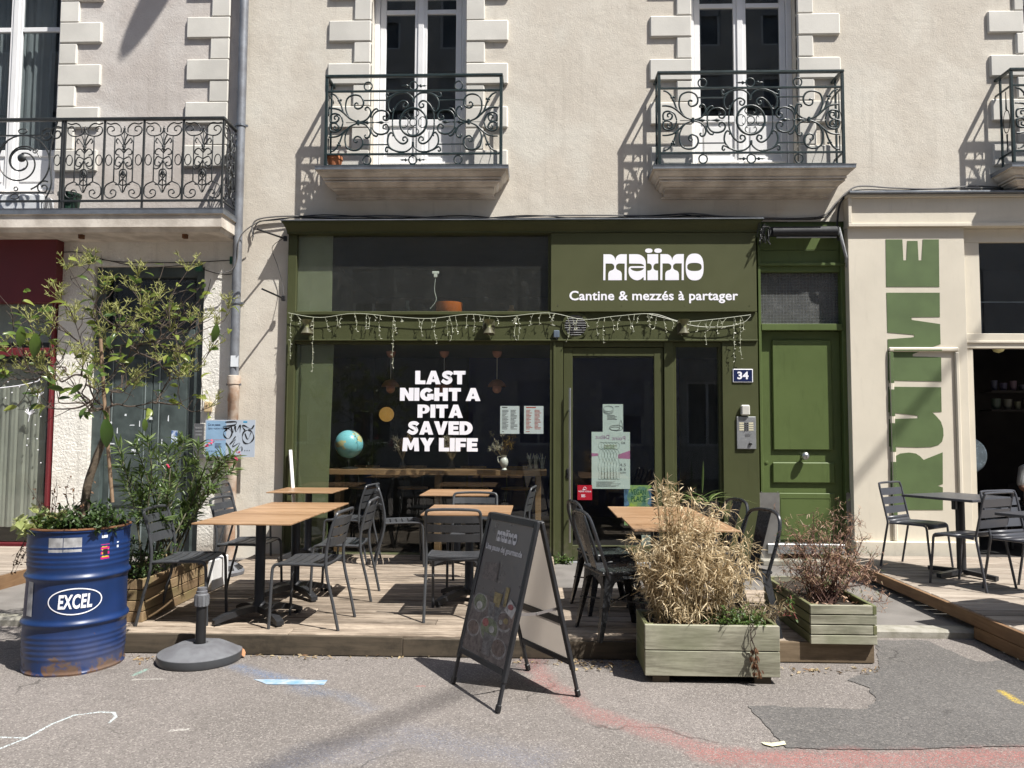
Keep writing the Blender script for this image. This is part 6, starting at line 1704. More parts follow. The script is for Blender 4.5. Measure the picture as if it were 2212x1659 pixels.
pr = lambda x, y: G(x, y, RZ)
p1, p2 = pr(1930, 1220), pr(1995, 1242)
rcA = deck_chair('slate grey metal chair beside the cream pilaster on the right deck', (pr(1990, 1228).x, pr(1990, 1226).y, RZ), RAD(38))
pc = pr(2090, 1262)
dup(rcA, (pr(2090, 1262).x, pr(2090, 1264).y, RZ), RAD(180 + 30), 'slate grey metal chair with its back turned, right of the grey table')
dup(rcA, (pr(2215, 1276).x, pr(2215, 1280).y, RZ), RAD(22), 'slate grey metal chair at the right edge of the picture')
gt = pr(2078, 1244)
gtable('dark grey square table between the chairs by the cream shop', gt.x, gt.y, RAD(28), .70)
gt2 = pr(2330, 1340)
gtable('dark grey square table cut off by the right edge', gt2.x, gt2.y, RAD(22), .70)

# ------------------------------------------------------------------ sandwich board
FL, FR, BL, BR = G(977, 1476), G(1067, 1537), G(1143, 1450), G(1257, 1508)
wx = ((FR - FL) + (BR - BL)); wx = V((wx.x, wx.y, 0)).normalized()
cen = (FL + FR + BL + BR) / 4
nx = V((wx.y, -wx.x, 0))                                  # towards the front face (left, to the camera)
if nx.dot(V((-1, 0, 0))) < 0: nx = -nx
half = ((FR - FL).length + (BR - BL).length) / 4
spread = abs((((FL + FR) / 2) - cen).dot(nx))
Hs = 1.015
ab = thing('sandwich_board', 'black A-frame sandwich board with a food poster standing on the street', 'sign', (cen.x, cen.y, 0))
ab.rotation_euler = (0, 0, math.atan2(wx.y, wx.x)); OFF[ab] = V((0, 0, 0))
# own space: x along the width, -y the front face
fside = -1 if nx.dot(V((-wx.y, wx.x, 0))) < 0 else 1
slope = math.atan2(spread - .012, Hs)
for s in (-1, 1):
    pn = part('leaf', ab)
    Mx = Matrix.Translation((0, s * .012, Hs)) @ Matrix.Rotation(s * slope, 4, 'X')   # z down along the leaf
    Ln = Hs / math.cos(slope)
    q = B(Mx); 
    for sx in (-1, 1):
        q = B(Mx); q.box(sx * half - .017, sx * half + .017, -.011, .011, -Ln + .16, 0, .003); q.build('stile', m_blackmetal, pn)
        q = B(Mx); q.box(sx * half - .012, sx * half + .012, -.008, .008, -Ln + .02, -Ln + .159, .002); q.build('leg', m_blackmetal, pn)
        q = B(Mx); q.box(sx * half - .016, sx * half + .016, -.012, .012, -Ln + .004, -Ln + .045, .004); q.build('rubber_foot', m_black, pn)
    q = B(Mx); q.box(-half + .018, half - .018, -.0105, .0105, -.035, -.002, .003); q.build('rail', m_blackmetal, pn)
    q = B(Mx); q.box(-half + .018, half - .018, -.0105, .0105, -Ln + .19, -Ln + .225, .003); q.build('rail', m_blackmetal, pn)
    q = B(Mx)
    zz0, zz1 = -Ln + .226, -.036
    if s == fside:
        q.box(-half + .018, half - .018, -.002, .004, zz0, zz1); q.build('poster', M('dark brown food poster', (.125, .113, .107), .3, var=.25, vs=3, tint=(.165, .145, .135), spec=.6), pn)  # base greyed and lightened, reflected haze on the board put into the colour
        # printed picture: logo, line of text, bowls and glasses
        yf = s * (.0056)
        hh = zz1 - zz0; W2_ = 2 * half - .036
        U = lambda u: (-half + .018 + W2_ * u) * (1 if s < 0 else -1)
        Z = lambda v: zz1 - hh * v
        mt = M('grey poster print', (.66, .63, .63), .4)
        ya, yb_ = (yf, yf - s * .0006)
        rL = (U(.24), U(.70), Z(.155), Z(.055))
        f0 = len(pn.children)
        logo(rL, ya, yb_, pn, mt, Mx, 'print')
        text('print', 'Une pause dej gourmande', U(.04), U(.88), Z(.245), Z(.185), ya, mt, pn, m=Mx, offset=.035)
        def disc(u, v, ru, rv_, mat, dy=0.0, n=24, name='print'):
            k = B(Mx); k.prism([(U(u + ru * math.cos(2 * math.pi * i / n)), Z(v + rv_ * math.sin(2 * math.pi * i / n))) for i in range(n)], yf + s * dy, yf + s * (dy - .0003)); k.build(name, mat, pn)
        mk = lambda nm, c: M(nm, [x_ * .62 + .075 for x_ in c], .3, var=.4, vs=30)  # pulls print colours towards grey, the same reflected haze painted in
        m_bowl, m_salad, m_tom, m_brown, m_sauce, m_yel, m_gls = mk('poster bowl', (.36, .33, .31)), mk('poster salad', (.19, .22, .10)), mk('poster tomato', (.45, .08, .07)), mk('poster brown', (.17, .10, .07)), mk('poster cream', (.60, .56, .52)), mk('poster juice', (.36, .25, .05)), mk('poster glass', (.17, .155, .15))
        m_tab = mk('poster table', (.16, .115, .098))
        k = B(Mx); k.prism([(U(u), Z(v)) for u, v in ((0, .60), (.35, .56), (1, .62), (1, 1), (0, 1))], yf + s * .00005, yf - s * .0001); k.build('print', m_tab, pn)
        k = B(Mx); k.prism([(U(u), Z(v)) for u, v in ((.12, .33), (.44, .31), (.46, .45), (.10, .46))], yf + s * .00005, yf - s * .0001); k.build('print', m_tab, pn)
        for (u, v, r_, fill, dy) in ((.20, .635, .17, m_salad, .0006), (.52, .79, .22, m_salad, .0010), (.80, .70, .17, m_brown, .0008), (.17, .83, .15, m_brown, .0012), (.80, .89, .17, m_brown, .0014)):
            disc(u, v, r_, r_ * .42, m_bowl, dy); disc(u, v - .004, r_ * .85, r_ * .34, fill, dy + .0003)
        for (u, v, r_, mm) in ((.42, .755, .07, m_tom), (.58, .785, .06, m_sauce), (.46, .83, .08, m_salad), (.20, .655, .07, m_sauce), (.84, .69, .05, m_yel), (.74, .71, .04, m_sauce)):
            disc(u, v, r_, r_ * .42, mm, .0018)
        for (u0, u1, v0, v1, mm, dy) in ((.47, .66, .52, .62, m_yel, .0005), (.70, .78, .46, .60, m_yel, .0004), (.40, .54, .60, .70, m_gls, .0011), (.56, .70, .62, .72, m_gls, .0011), (.44, .68, .82, .97, m_gls, .0022)):
            k = B(Mx); k.prism([(U(u0), Z(v0)), (U(u1), Z(v0)), (U(u1 - (u1 - u0) * .15), Z(v1)), (U(u0 + (u1 - u0) * .15), Z(v1))], yf + s * dy, yf + s * (dy - .0003)); k.build('print', mm, pn)
        k = B(Mx); k.prism([(U(u), Z(v)) for u, v in ((.84, .53), (1.0, .58), (.95, .66), (.76, .62))], yf + s * .0015, yf + s * .0012); k.build('print', m_sauce, pn); disc(.88, .585, .06, .02, m_tom, .002)
        k = B(Mx); k.prism([(U(u), Z(v)) for u, v in ((.88, .64), (1.0, .60), (1.0, .74), (.93, .72))], yf + s * .0012, yf + s * .0009); k.build('print', mk('poster hand', (.30, .19, .14)), pn)
    else:
        q.quad((-half + .018, 0, zz0), (half - .018, 0, zz0), (half - .018, 0, zz1), (-half + .018, 0, zz1)); q.build('panel', leafmat('milky back panel', (.46, .41, .36), (.46, .41, .36), .36, .5), pn)
    q = B(Mx)
    if s != fside: q.box(-half + .018, half - .018, -.012, .012, -Ln * .56 - .02, -Ln * .56 + .02, .002); q.build('cross_rail', m_blackmetal, pn)
for sx in (-1, 1):
    zst = Hs * .50; yy = math.tan(slope) * (Hs - zst) + .012
    q = B(); q.bar((sx * (half - .02), -yy, zst), (sx * (half - .02), 0, zst - .01), .004, .016); q.bar((sx * (half - .024), 0, zst - .01), (sx * (half - .02), yy, zst + .005), .004, .016); q.lathe([(.008, -.006), (.008, .006)], 8, (sx * (half - .02), 0, zst - .01), 'x'); q.build('folding_stay', m_steel, ab)
q = B(); q.box(-half - .01, half + .01, -.022, .022, Hs - .004, Hs + .006, .003); q.build('top_cap', m_blackmetal, ab)

# ------------------------------------------------------------------ parasol base with tube
pb0 = G(432, 1425)
pb = thing('parasol_base', 'round grey parasol base with black tube on the street before the deck', 'parasol base', (pb0.x, pb0.y, 0))
q = B(); q.lathe([(.001, 0.0), (.262, 0.0), (.268, .02), (.265, .055), (.250, .062), (.235, .066), (.15, .105), (.14, .108), (.05, .112), (.04, .10)], 40, (pb0.x, pb0.y, 0.002)); q.build('base', m_plast, pb, True, ang=25)
q = B(); q.lathe([(.2655, .004), (.2705, .02), (.2675, .052), (.262, .0545)], 40, (pb0.x, pb0.y, 0.002)); q.f = [f for f in q.f if len(f) == 4]; q.build('rim_band', m_chair, pb, True)
q = B(); q.tube([(pb0.x, pb0.y, .08), (pb0.x, pb0.y, .375)], .033, 20); q.build('tube', m_black, pb, True)
q = B(); q.lathe([(.044, .355), (.044, .43), (.036, .436), (.036, .452), (.030, .456), (.030, .475), (.02, .475)], 24, (pb0.x, pb0.y, 0))
for k in range(12): a = RAD(30 * k); q.box(pb0.x + .043 * math.cos(a) - .004, pb0.x + .043 * math.cos(a) + .004, pb0.y + .043 * math.sin(a) - .004, pb0.y + .043 * math.sin(a) + .004, .36, .425)
q.build('clamp_collar', m_plast, pb)
p_ = G(480, 1240, DZ); q = B(); q.lathe([(.001, 0.0), (.20, 0.0), (.205, .03), (.19, .05), (.13, .10), (.05, .115), (.04, .10)], 32, (p_.x, p_.y, DZ + .001))
pb2 = thing('parasol_base', 'round grey parasol base without tube on the deck under the chairs', 'parasol base', (p_.x, p_.y, DZ)); q.build('base', m_plast, pb2, True, ang=25)
for k in range(5):
    a = RAD(-80 + k * 36); q = B(); q.m = Matrix.Translation((p_.x + .165 * math.cos(a), p_.y + .165 * math.sin(a), DZ + .075)) @ Matrix.Rotation(a, 4, 'Z') @ Matrix.Rotation(RAD(38), 4, 'Y'); q.box(-.03, .03, -.035, .035, -.004, .004, .002); q.build('shade_plate', m_black, pb2)  # black plates on the surface, standing for shade in the base's hollows

# ------------------------------------------------------------------ blue drum
dc = G(161, 1432); RD, HD = .296, .895
def drum_mat():
    m, N, L, S = nt('chipped blue drum paint')
    co = coords(N, L, rnd=False); tc = N.new('ShaderNodeTexCoord'); sp = N.new('ShaderNodeSeparateXYZ'); L.new(tc.outputs['Object'], sp.inputs[0])
    base = mix(N, L, ramp(N, L, noise_(N, L, co, 3, 4), .35, .65), (.006, .023, .085), (.009, .031, .122))
    n1 = noise_(N, L, co, 9, 7, .7, .5)
    low = ramp(N, L, sp.outputs[2], .34, .0)
    f = math_(N, L, 'ADD', math_(N, L, 'MULTIPLY', n1, 1.0), math_(N, L, 'MULTIPLY', low, .13))
    rim = ramp(N, L, sp.outputs[2], .10, .0)
    f = math_(N, L, 'ADD', f, math_(N, L, 'MULTIPLY', rim, .09))
    rust = ramp(N, L, f, .66, .76)
    out = mix(N, L, rust, base, mix(N, L, noise_(N, L, co, 22, 4), (.035, .022, .016), (.16, .075, .035)))
    dust = math_(N, L, 'MULTIPLY', math_(N, L, 'MULTIPLY', low, ramp(N, L, noise_(N, L, co, 4, 5), .35, .7)), .35)
    out = mix(N, L, dust, out, (.16, .14, .12))
    L.new(out, S.inputs['Base Color'])
    L.new(math_(N, L, 'ADD', .40, math_(N, L, 'MULTIPLY', rust, .5)), S.inputs['Roughness'])
    bump_(N, L, S, n1, .12, .004)
    return m
m_drum = drum_mat()
dr = thing('oil_drum', 'dented blue oil drum planter with a white oval logo', 'drum', (dc.x, dc.y, 0)); OFF[dr] = V((0, 0, 0))
prof = [(RD - .01, .0), (RD + .006, .0), (RD + .008, .012), (RD, .02)]
z = .03
while z < HD - .02:
    d = 0
    for zc_ in (HD * .345, HD * .665): d = max(d, .016 * math.exp(-((z - zc_) / .018) ** 2))
    for k in range(5):
        for c0 in (.10 + k * .032, HD * .72 + .02 + k * .03):
            d = max(d, .0035 * math.exp(-((z - c0) / .010) ** 2))
    prof.append((RD + d, z)); z += .006
prof += [(RD, HD - .018), (RD + .008, HD - .012), (RD + .008, HD), (RD - .004, HD), (RD - .006, HD - .06), (RD - .012, HD - .10)]
q = B(); q.lathe(prof, 72)
for v in q.v:                                             # dents
    a = math.atan2(v.y, v.x); d = noise.noise(V((math.cos(a) * 1.6, math.sin(a) * 1.6, v.z * 2.5))) * .013
    r_ = math.hypot(v.x, v.y); v.x *= (r_ + d) / r_; v.y *= (r_ + d) / r_
q.f = [f for f in q.f if len(f) == 4]
q.build('body', m_drum, dr, True, ang=50)
q = B(); q.tube([(RD * 1.015 * math.cos(a), RD * 1.015 * math.sin(a), HD + .002) for a in [2 * math.pi * k / 64 for k in range(64)]], .009, 6, closed=True); q.build('rim', m_rust, dr, True)
q = B(); q.lathe([(RD - .02, HD - .06), (.001, HD - .05)], 32); q.build('soil', m_soil, dr)
facing = math.atan2(CAM.y - dc.y, CAM.x - dc.x)
def onto(u, z, lift=.0015):                               # u metres to the right of the drum's middle as seen from the street
    a = facing + u / RD
    d = noise.noise(V((math.cos(a) * 1.6, math.sin(a) * 1.6, z * 2.5))) * .013
    return V(((RD + d + lift) * math.cos(a), (RD + d + lift) * math.sin(a), z))
def wrap_text(s, u0, u1, z0, z1, mat, name='lettering', lift=.003, **kw):
    vs, fs = text_mesh(s, **kw)
    ax, bx = min(v.x for v in vs), max(v.x for v in vs); ay, by = min(v.y for v in vs), max(v.y for v in vs)
    q = B(); q.add([onto(u0 + (u1 - u0) * (v.x - ax) / (bx - ax), z0 + (z1 - z0) * (v.y - ay) / (by - ay) + (u0 + (u1 - u0) * (v.x - ax) / (bx - ax)) * .0, lift) for v in vs], fs); return q.build(name, mat, dr)
zl_ = .455
wrap_text('EXCEL', -.105, .085, zl_ - .045, zl_ + .045, m_sticker, offset=.035, shear=.12, spacing=1.1)
q = B(); n = 48
oo = [(.0 - .01 + .155 * math.cos(2 * math.pi * k / n), zl_ + .083 * math.sin(2 * math.pi * k / n)) for k in range(n)]; oi_ = [(-.01 + .148 * math.cos(2 * math.pi * k / n), zl_ + .076 * math.sin(2 * math.pi * k / n)) for k in range(n)]
q.add([onto(*p, .003) for p in oo] + [onto(*p, .003) for p in oi_], [(k, (k + 1) % n, n + (k + 1) % n, n + k) for k in range(n)]); q.build('logo_oval', m_sticker, dr)
def patch(u0, u1, z0, z1, mat, name, lift=.002, nn=6):
    q = B(); 
    for k in range(nn):
        a0, a1 = u0 + (u1 - u0) * k / nn, u0 + (u1 - u0) * (k + 1) / nn
        q.quad(onto(a0, z0, lift), onto(a1, z0, lift), onto(a1, z1, lift), onto(a0, z1, lift))
    return q.build(name, mat, dr)
m_peel = M('peeling silver label', (.42, .42, .43), .5, .2, var=.4, vs=14)
patch(-.175, -.090, .755, .85, m_peel, 'worn_label'); patch(-.086, .015, .755, .85, m_peel, 'worn_label'); patch(-.345, -.285, .36, .60, m_peel, 'worn_label')
patch(.125, .185, .70, .795, M('magenta sticker', (.55, .012, .16), .4), 'sticker'); patch(.13, .17, .835, .852, m_paper, 'sticker'); patch(.245, .26, .75, .80, m_paper, 'sticker')
for k in range(4): patch(.132, .178 - .01 * (k % 2), .712 + k * .021, .722 + k * .021, M('yellow ink', (.55, .40, .03), .5) if k == 0 else bpy.data.materials['yellow ink'], 'sticker_print', .0028)
patch(.14, .172, .728, .764, m_black, 'sticker_print', .0034)

# ------------------------------------------------------------------ wooden planters
def board_planter(name, label, x0, x1, y0, y1, z0, rows, bh, mat_f, mat_s, gap=.006, th=.026, feet=True, stagger=False, soil=.05):
    t = thing(name, label, 'planter', ((x0 + x1) / 2, (y0 + y1) / 2, z0))
    zb = z0 + (.045 if feet else .002)
    for k in range(rows):
        a, e = zb + k * (bh + gap), zb + k * (bh + gap) + bh
        sh = th if (stagger and k % 2) else 0
        for (nm, q) in (('f', B().box(x0 + (0 if not sh else 0), x1 - sh, y0, y0 + th, a, e, .003)), ('b', B().box(x0, x1, y1 - th, y1, a, e, .003))): q.build('board', mat_f, t)
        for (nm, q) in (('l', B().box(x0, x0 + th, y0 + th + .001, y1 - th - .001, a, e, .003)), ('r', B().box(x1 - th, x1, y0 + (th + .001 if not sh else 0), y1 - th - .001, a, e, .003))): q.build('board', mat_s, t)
    top = zb + rows * (bh + gap)
    for (cx, cy) in ((x0 + th + .02, y0 + th + .02), (x1 - th - .02, y0 + th + .02), (x1 - th - .02, y1 - th - .02), (x0 + th + .02, y1 - th - .02)):
        q = B(); q.box(cx - .019, cx + .019, cy - .019, cy + .019, zb, top - gap - .004); q.build('corner_post', mat_s, t)
    if feet:
        for cx in (x0 + .10, x1 - .10):
            q = B(); q.box(cx - .05, cx + .05, y0 + .02, y1 - .02, z0 + .001, zb - .001); q.build('foot', m_fascia, t)
    q = B(); n = 10
    H_ = lambda x, y: top - soil + .02 * noise.noise(V((x * 9, y * 9, 0)))
    for i in range(n):
        for j in range(n):
            X = lambda k: x0 + th + .001 + (x1 - x0 - 2 * th - .002) * k / n
            Yy = lambda k: y0 + th + .001 + (y1 - y0 - 2 * th - .002) * k / n
            q.quad(*[(X(a), Yy(b_), H_(X(a), Yy(b_))) for a, b_ in ((i, j), (i + 1, j), (i + 1, j + 1), (i, j + 1))])
    q.build('soil', m_soil, t, True)
    q = B(); q.box(x0 + th, x1 - th, y0 + th, y1 - th, zb + .01, zb + .02); q.build('bottom', m_fascia, t)
    return t, top
fpA, fpB = G(1393, 1466 + 8), G(1686, 1480)
yq = G(1540, 1478).y
bp, bp_top = board_planter('wooden_planter', 'greenish pine planter with dry bamboo at the street edge', fpA.x, fpB.x, yq, yq + .42, 0, 2, .150, m_pgreen, m_pgreen_y)
zr = DZ
qa, qb = G(1760, 1392, zr), G(1896, 1394, zr)
rp, rp_top = board_planter('wooden_planter', 'greenish slatted pine planter with a withered shrub on the deck end', G(1752, 1392, zr).x, qb.x, qa.y, qa.y + 1.05, zr, 4, .058, m_pgreen, m_pgreen_y, gap=.007, feet=False, stagger=True)
la, lb2 = G(283, 1345, DZ), G(374, 1295, DZ)
op, op_top = board_planter('wooden_planter', 'brown pine planter with oleander beside the blue drum', la.x - .34, la.x + .08, la.y, la.y + 1.15, DZ, 4, .072, m_pbrown, m_pbrown, feet=False)
# white boards behind it
wa = G(374, 1290, DZ); q = B(); q.box(wa.x - .02, wa.x + .22, wa.y + .25, wa.y + .60, DZ + .001, DZ + .26, .006)
tag(q.build('white_crate', M('white laminate', (.72, .72, .72), .35)), 'low white laminate crate on the deck behind the left chairs', 'crate')
# white stick leaning in the window corner
a_, e_ = P(640, 1140, -.2), P(627, 972, -.13); a_ = V((a_.x + .05, -.30, DZ)); q = B(); q.bar(a_, e_, .035, .02)
tag(q.build('white_batten', m_white), 'white batten leaning against the left end of the olive window', 'batten')

# ------------------------------------------------------------------ plants
def leaf_shape(L, W, fold=.12, curl=.15, n=3):           # blade along +X, two rows of quads with a fold
    vs, fs = [], []
    for i in range(n + 1):
        u = i / n; w = W * .5 * math.sin(math.pi * min(1, u * .92 + .06)) ** .8
        z = -curl * L * u * u
        vs += [(L * u, -w, z + fold * w), (L * u, 0, z), (L * u, w, z + fold * w)]
    for i in range(n):
        for j in (0, 1): fs.append((i * 3 + j, (i + 1) * 3 + j, (i + 1) * 3 + j + 1, i * 3 + j + 1))
    return vs, fs
def orient(d, roll=0.0):
    d = V(d).normalized(); up = V((0, 0, 1))
    if abs(d.z) > .96: up = V((1, 0, 0))
    y = up.cross(d).normalized(); z = d.cross(y)
    m = Matrix((d, y, z)).transposed()
    return m @ Matrix.Rotation(roll, 3, 'X')
def add_leaf(b, p, d, L, W, rg, roll=None, n=2, curl=.2):
    vs, fs = leaf_shape(L, W, .2, curl, n); m = orient(d, rg.uniform(-1, 1) if roll is None else roll)
    b.add([V(p) + m @ V(v) for v in vs], fs)
def jit(rg, s): return V((rg.uniform(-s, s), rg.uniform(-s, s), rg.uniform(-s, s)))
def grow(rg, p, d, L, steps, bend=.25, up=.0):
    pts = [V(p)]; d = V(d).normalized()
    for k in range(steps):
        d = (d + jit(rg, bend) + V((0, 0, up))).normalized(); pts.append(pts[-1] + d * (L / steps))
    return pts

# small tree in the drum
rg = random.Random(44)
tree = thing('small_tree', 'sparse young tree with glossy leaves and spent flower sprays growing from the drum', 'tree', (dc.x, dc.y, HD - .06)); OFF[tree] = V(tree.location)
TY = dc.y
def TP(px, py, dy=0.0): return P(px, py, TY + dy)
fork = TP(231, 882, .02)
base = V((dc.x + .02, dc.y + .02, HD - .08))
q = B(); tr_pts = smooth([tuple(base), tuple(TP(187, 1060, .02)), tuple(TP(208, 990, .02)), tuple(TP(228, 935, .02)), tuple(fork)], 6)
q.tube(tr_pts, [.030 - .010 * k / (len(tr_pts) - 1) for k in range(len(tr_pts))], 10); q.build('trunk', m_bark, tree, True)
ends = [(152, 596, .1), (226, 606, -.1), (125, 630, .2), (28, 680, -.25), (279, 620, .25), (348, 622, 0), (384, 614, -.25), (439, 640, .1), (474, 700, -.15), (470, 735, .25), (6, 755, .1), (5, 805, -.25), (63, 876, .1), (462, 876, -.1), (386, 818, .25), (185, 800, -.35), (205, 872, -.3), (330, 700, -.3), (300, 760, .35), (120, 740, .3), (260, 690, -.15), (70, 720, .3), (410, 690, .3), (350, 860, .2), (130, 850, -.2), (160, 690, -.25), (330, 790, -.35), (90, 800, -.05), (400, 745, -.3), (230, 740, .3), (200, 640, .2), (310, 650, -.2), (390, 660, .2), (430, 700, -.1), (350, 720, .1), (180, 750, .1), (50, 770, -.2), (280, 700, .2), (110, 690, -.3), (420, 800, .1), (250, 800, -.35), (140, 800, .3)]
br = B(); tips = []
leaf_spots = []
nodes = [fork] + list(tr_pts[-6:])
ends.sort(key=lambda e_: (TP(*e_) - fork).length)
for i, (px, py, dy) in enumerate(ends):
    e = TP(px, py, dy)
    cand = [(p_, (p_ - e).length + .45 * (p_ - fork).length) for p_ in nodes if (p_ - fork).length < .72 * (e - fork).length and p_.z < e.z + .15]
    start = min(cand, key=lambda c: c[1])[0] if cand else fork
    mid = start.lerp(e, .5) + V((0, 0, -.05)) + jit(rg, .05)
    pts = smooth([tuple(start), tuple(start.lerp(mid, .5) + jit(rg, .03)), tuple(mid), tuple(mid.lerp(e, .55) + jit(rg, .05)), tuple(e)], 5)
    nodes += pts[3:-4:3]
    n = len(pts); q = B()
    q.tube(pts, [max(.0025, .0085 - .0065 * k / (n - 1) - .004 * i / len(ends)) for k in range(n)], 6); q.build('branch', m_twig, tree, True)
    tips.append((e, (pts[-1] - pts[-3]).normalized()))
    for k in range(7, n, 2):
        if rg.random() < .85:
            d = (jit(rg, 1) + V((0, 0, .3)) + (pts[k] - pts[k - 1]).normalized()).normalized()
            tw = grow(rg, pts[k], d, rg.uniform(.08, .24), 3, .35, .05); br.tube(tw, [.003, .0025, .002, .0015], 4)
            for w_ in range(rg.randint(1, 3)): leaf_spots.append((tw[-1 - w_ % 2], (d + jit(rg, .8)).normalized()))
            if rg.random() < .55: tips.append((tw[-1], d))
    for w_ in range(2): leaf_spots.append((pts[-2 - w_ * 2], ((pts[-1] - pts[-3]).normalized() + jit(rg, .9)).normalized()))
tag(br.build('twigs', m_twig, tree, True), kind='stuff')
lm = [leafmat('glossy leaf green', (.040, .080, .018), (.12, .18, .036), .35, .3), leafmat('yellow green leaf', (.15, .21, .035), (.28, .32, .07), .4, .35)]
lmesh = []
for k in range(5):
    L_ = (.075, .09, .105, .085, .12)[k]; vs, fs = leaf_shape(L_, L_ * (.42, .38, .46, .5, .44)[k], (.25, .5, .35, .6, .4)[k], (.1, .35, .25, .5, .3)[k], 5)
    me = bpy.data.meshes.new('leaf'); me.from_pydata(vs, [], fs); me.materials.append(lm[1 if k == 3 else 0]); me.polygons.foreach_set('use_smooth', [True] * len(me.polygons)); lmesh.append(me)
def put_leaf(p, d, me, s=1.0, roll=None):
    o = bpy.data.objects.new('leaf', me); col.objects.link(o); o.parent = tree
    o.location = p - OFF[tree]; o.rotation_euler = orient(d, rg.uniform(-1.2, 1.2) if roll is None else roll).to_euler(); o.scale = (s, s, s)
rg.shuffle(leaf_spots)
for (p, d) in leaf_spots[:290]:
    put_leaf(p, V((d.x, d.y, d.z * .5 - .1)), lmesh[rg.choice((0, 0, 1, 1, 2, 3, 3, 3))], rg.uniform(.55, 1.05))
for (px, py, dpx, dpy, s) in ((77, 720, 75, 765, 1.15), (46, 705, 44, 745, 1.1), (228, 905, 232, 950, 1.35), (468, 700, 463, 738, 1.05), (312, 905, 315, 935, .9), (178, 830, 150, 850, .9)):
    a_, e_ = TP(px, py, -.34), TP(dpx, dpy, -.34); put_leaf(a_, e_ - a_, lmesh[4], s * (e_ - a_).length / .12, .9)
fs_ = B()
sprays = [t for t in tips if t[0].z > TP(0, 900).z]
rg.shuffle(sprays)
for (p, d) in sprays[:64]:
    for k in range(9):
        e = p + V((rg.uniform(-.075, .075), rg.uniform(-.07, .07), rg.uniform(.0, .085))); fs_.tube([p - d * .03, p.lerp(e, .6) + jit(rg, .006), e], [.0022, .0018, .0015], 4)
        for j in range(5):
            e2 = e + V((rg.uniform(-.028, .028), rg.uniform(-.028, .028), rg.uniform(-.005, .03))); fs_.tube([e.lerp(p, .15 * rg.random()), e2], [.0024, .0018], 3)
tag(fs_.build('flower_sprays', leafmat('yellow green spray', (.28, .30, .09), (.42, .42, .17), .3, .7), tree), kind='stuff')
tag(B().tube([TP(243, 1085, -.03), TP(236, 1000, -.03), TP(225, 860, -.04), TP(217, 732, -.05)], .012, 10).build('plant_stake', m_bamboo, None, True), 'bamboo stake supporting the small tree in the drum', 'stake')

# low mixed plants in the drum
def bushlet(name, label, cat, loc, spread, height, n, mat, L, W, rg, twigmat=m_twig, up=.6, grp=None):
    t = thing(name, label, cat, loc, group=grp); tw, lf = B(), B()
    for k in range(n):
        a = rg.uniform(0, 2 * math.pi); rr_ = math.sqrt(rg.random())
        p = V(loc) + V((math.cos(a) * spread[0] * .45 * rr_, math.sin(a) * spread[1] * .45 * rr_, 0))
        d = V((math.cos(a) * spread[0] * rr_, math.sin(a) * spread[1] * rr_, height * up))
        pts = grow(rg, p, d, height * rg.uniform(.5, 1.1), 5, .25, .05); tw.tube(pts, [.003, .0028, .0024, .002, .0016, .001], 4)
        for q_ in pts[1:]:
            for _ in range(4):
                dd = (jit(rg, 1) + V((0, 0, .25))).normalized(); add_leaf(lf, q_ + jit(rg, .012), dd, L * rg.uniform(.6, 1.2), W * rg.uniform(.7, 1.2), rg)
    tw.build('stems', twigmat, t); tag(lf.build('leaves', mat, t), kind='stuff'); return t
rg = random.Random(5)
g_dark = leafmat('dark small leaf', (.025, .055, .014), (.07, .115, .03), .3)
g_mid = leafmat('mid green leaf', (.05, .10, .02), (.13, .19, .05), .35)
g_lime = leafmat('pale lime leaf', (.26, .30, .10), (.42, .44, .20), .4)
g_red = leafmat('withered brown leaf', (.10, .045, .025), (.19, .10, .05), .25)
bushlet('green_plant', 'leafy green plant at the right in the drum', 'plant', (dc.x + .13, dc.y - .06, HD - .05), (.20, .18), .20, 55, g_dark, .045, .022, rg)
bushlet('green_plant', 'leafy green plant in the middle of the drum, around the trunk', 'plant', (dc.x - .05, dc.y - .04, HD - .05), (.20, .20), .17, 45, g_mid, .04, .022, rg)
bushlet('lime_plant', 'pale lime leaved plant at the left rim of the drum', 'plant', (dc.x - .26, dc.y - .05, HD - .06), (.14, .12), .17, 18, g_lime, .075, .055, rg, up=.35)
t = thing('withered_plant', 'withered reddish plant spilling over the left rim of the drum', 'plant', (dc.x - .2, dc.y, HD - .05)); tw, lf = B(), B()
for k in range(26):
    p = V((dc.x - .16, dc.y + .02, HD - .05)) + V((rg.uniform(-.08, .12), rg.uniform(-.1, .1), 0))
    tall_ = k < 18
    d = V((rg.uniform(-.6, .5), rg.uniform(-.3, .3), 1)) if tall_ else V((-1, rg.uniform(-.5, .1), .35))
    pts = grow(rg, p, d, rg.uniform(.18, .45), 6, .3, .0 if tall_ else -.42); tw.tube(pts, [.003, .0027, .0024, .002, .0017, .0014, .001], 4)
    for q_ in pts[2:]:
        for _ in range(3 if rg.random() < .8 else 0): add_leaf(lf, q_ + jit(rg, .01), jit(rg, 1), rg.uniform(.015, .035), rg.uniform(.008, .016), rg)
tw.build('stems', m_twig, t); tag(lf.build('leaves', g_red, t), kind='stuff')

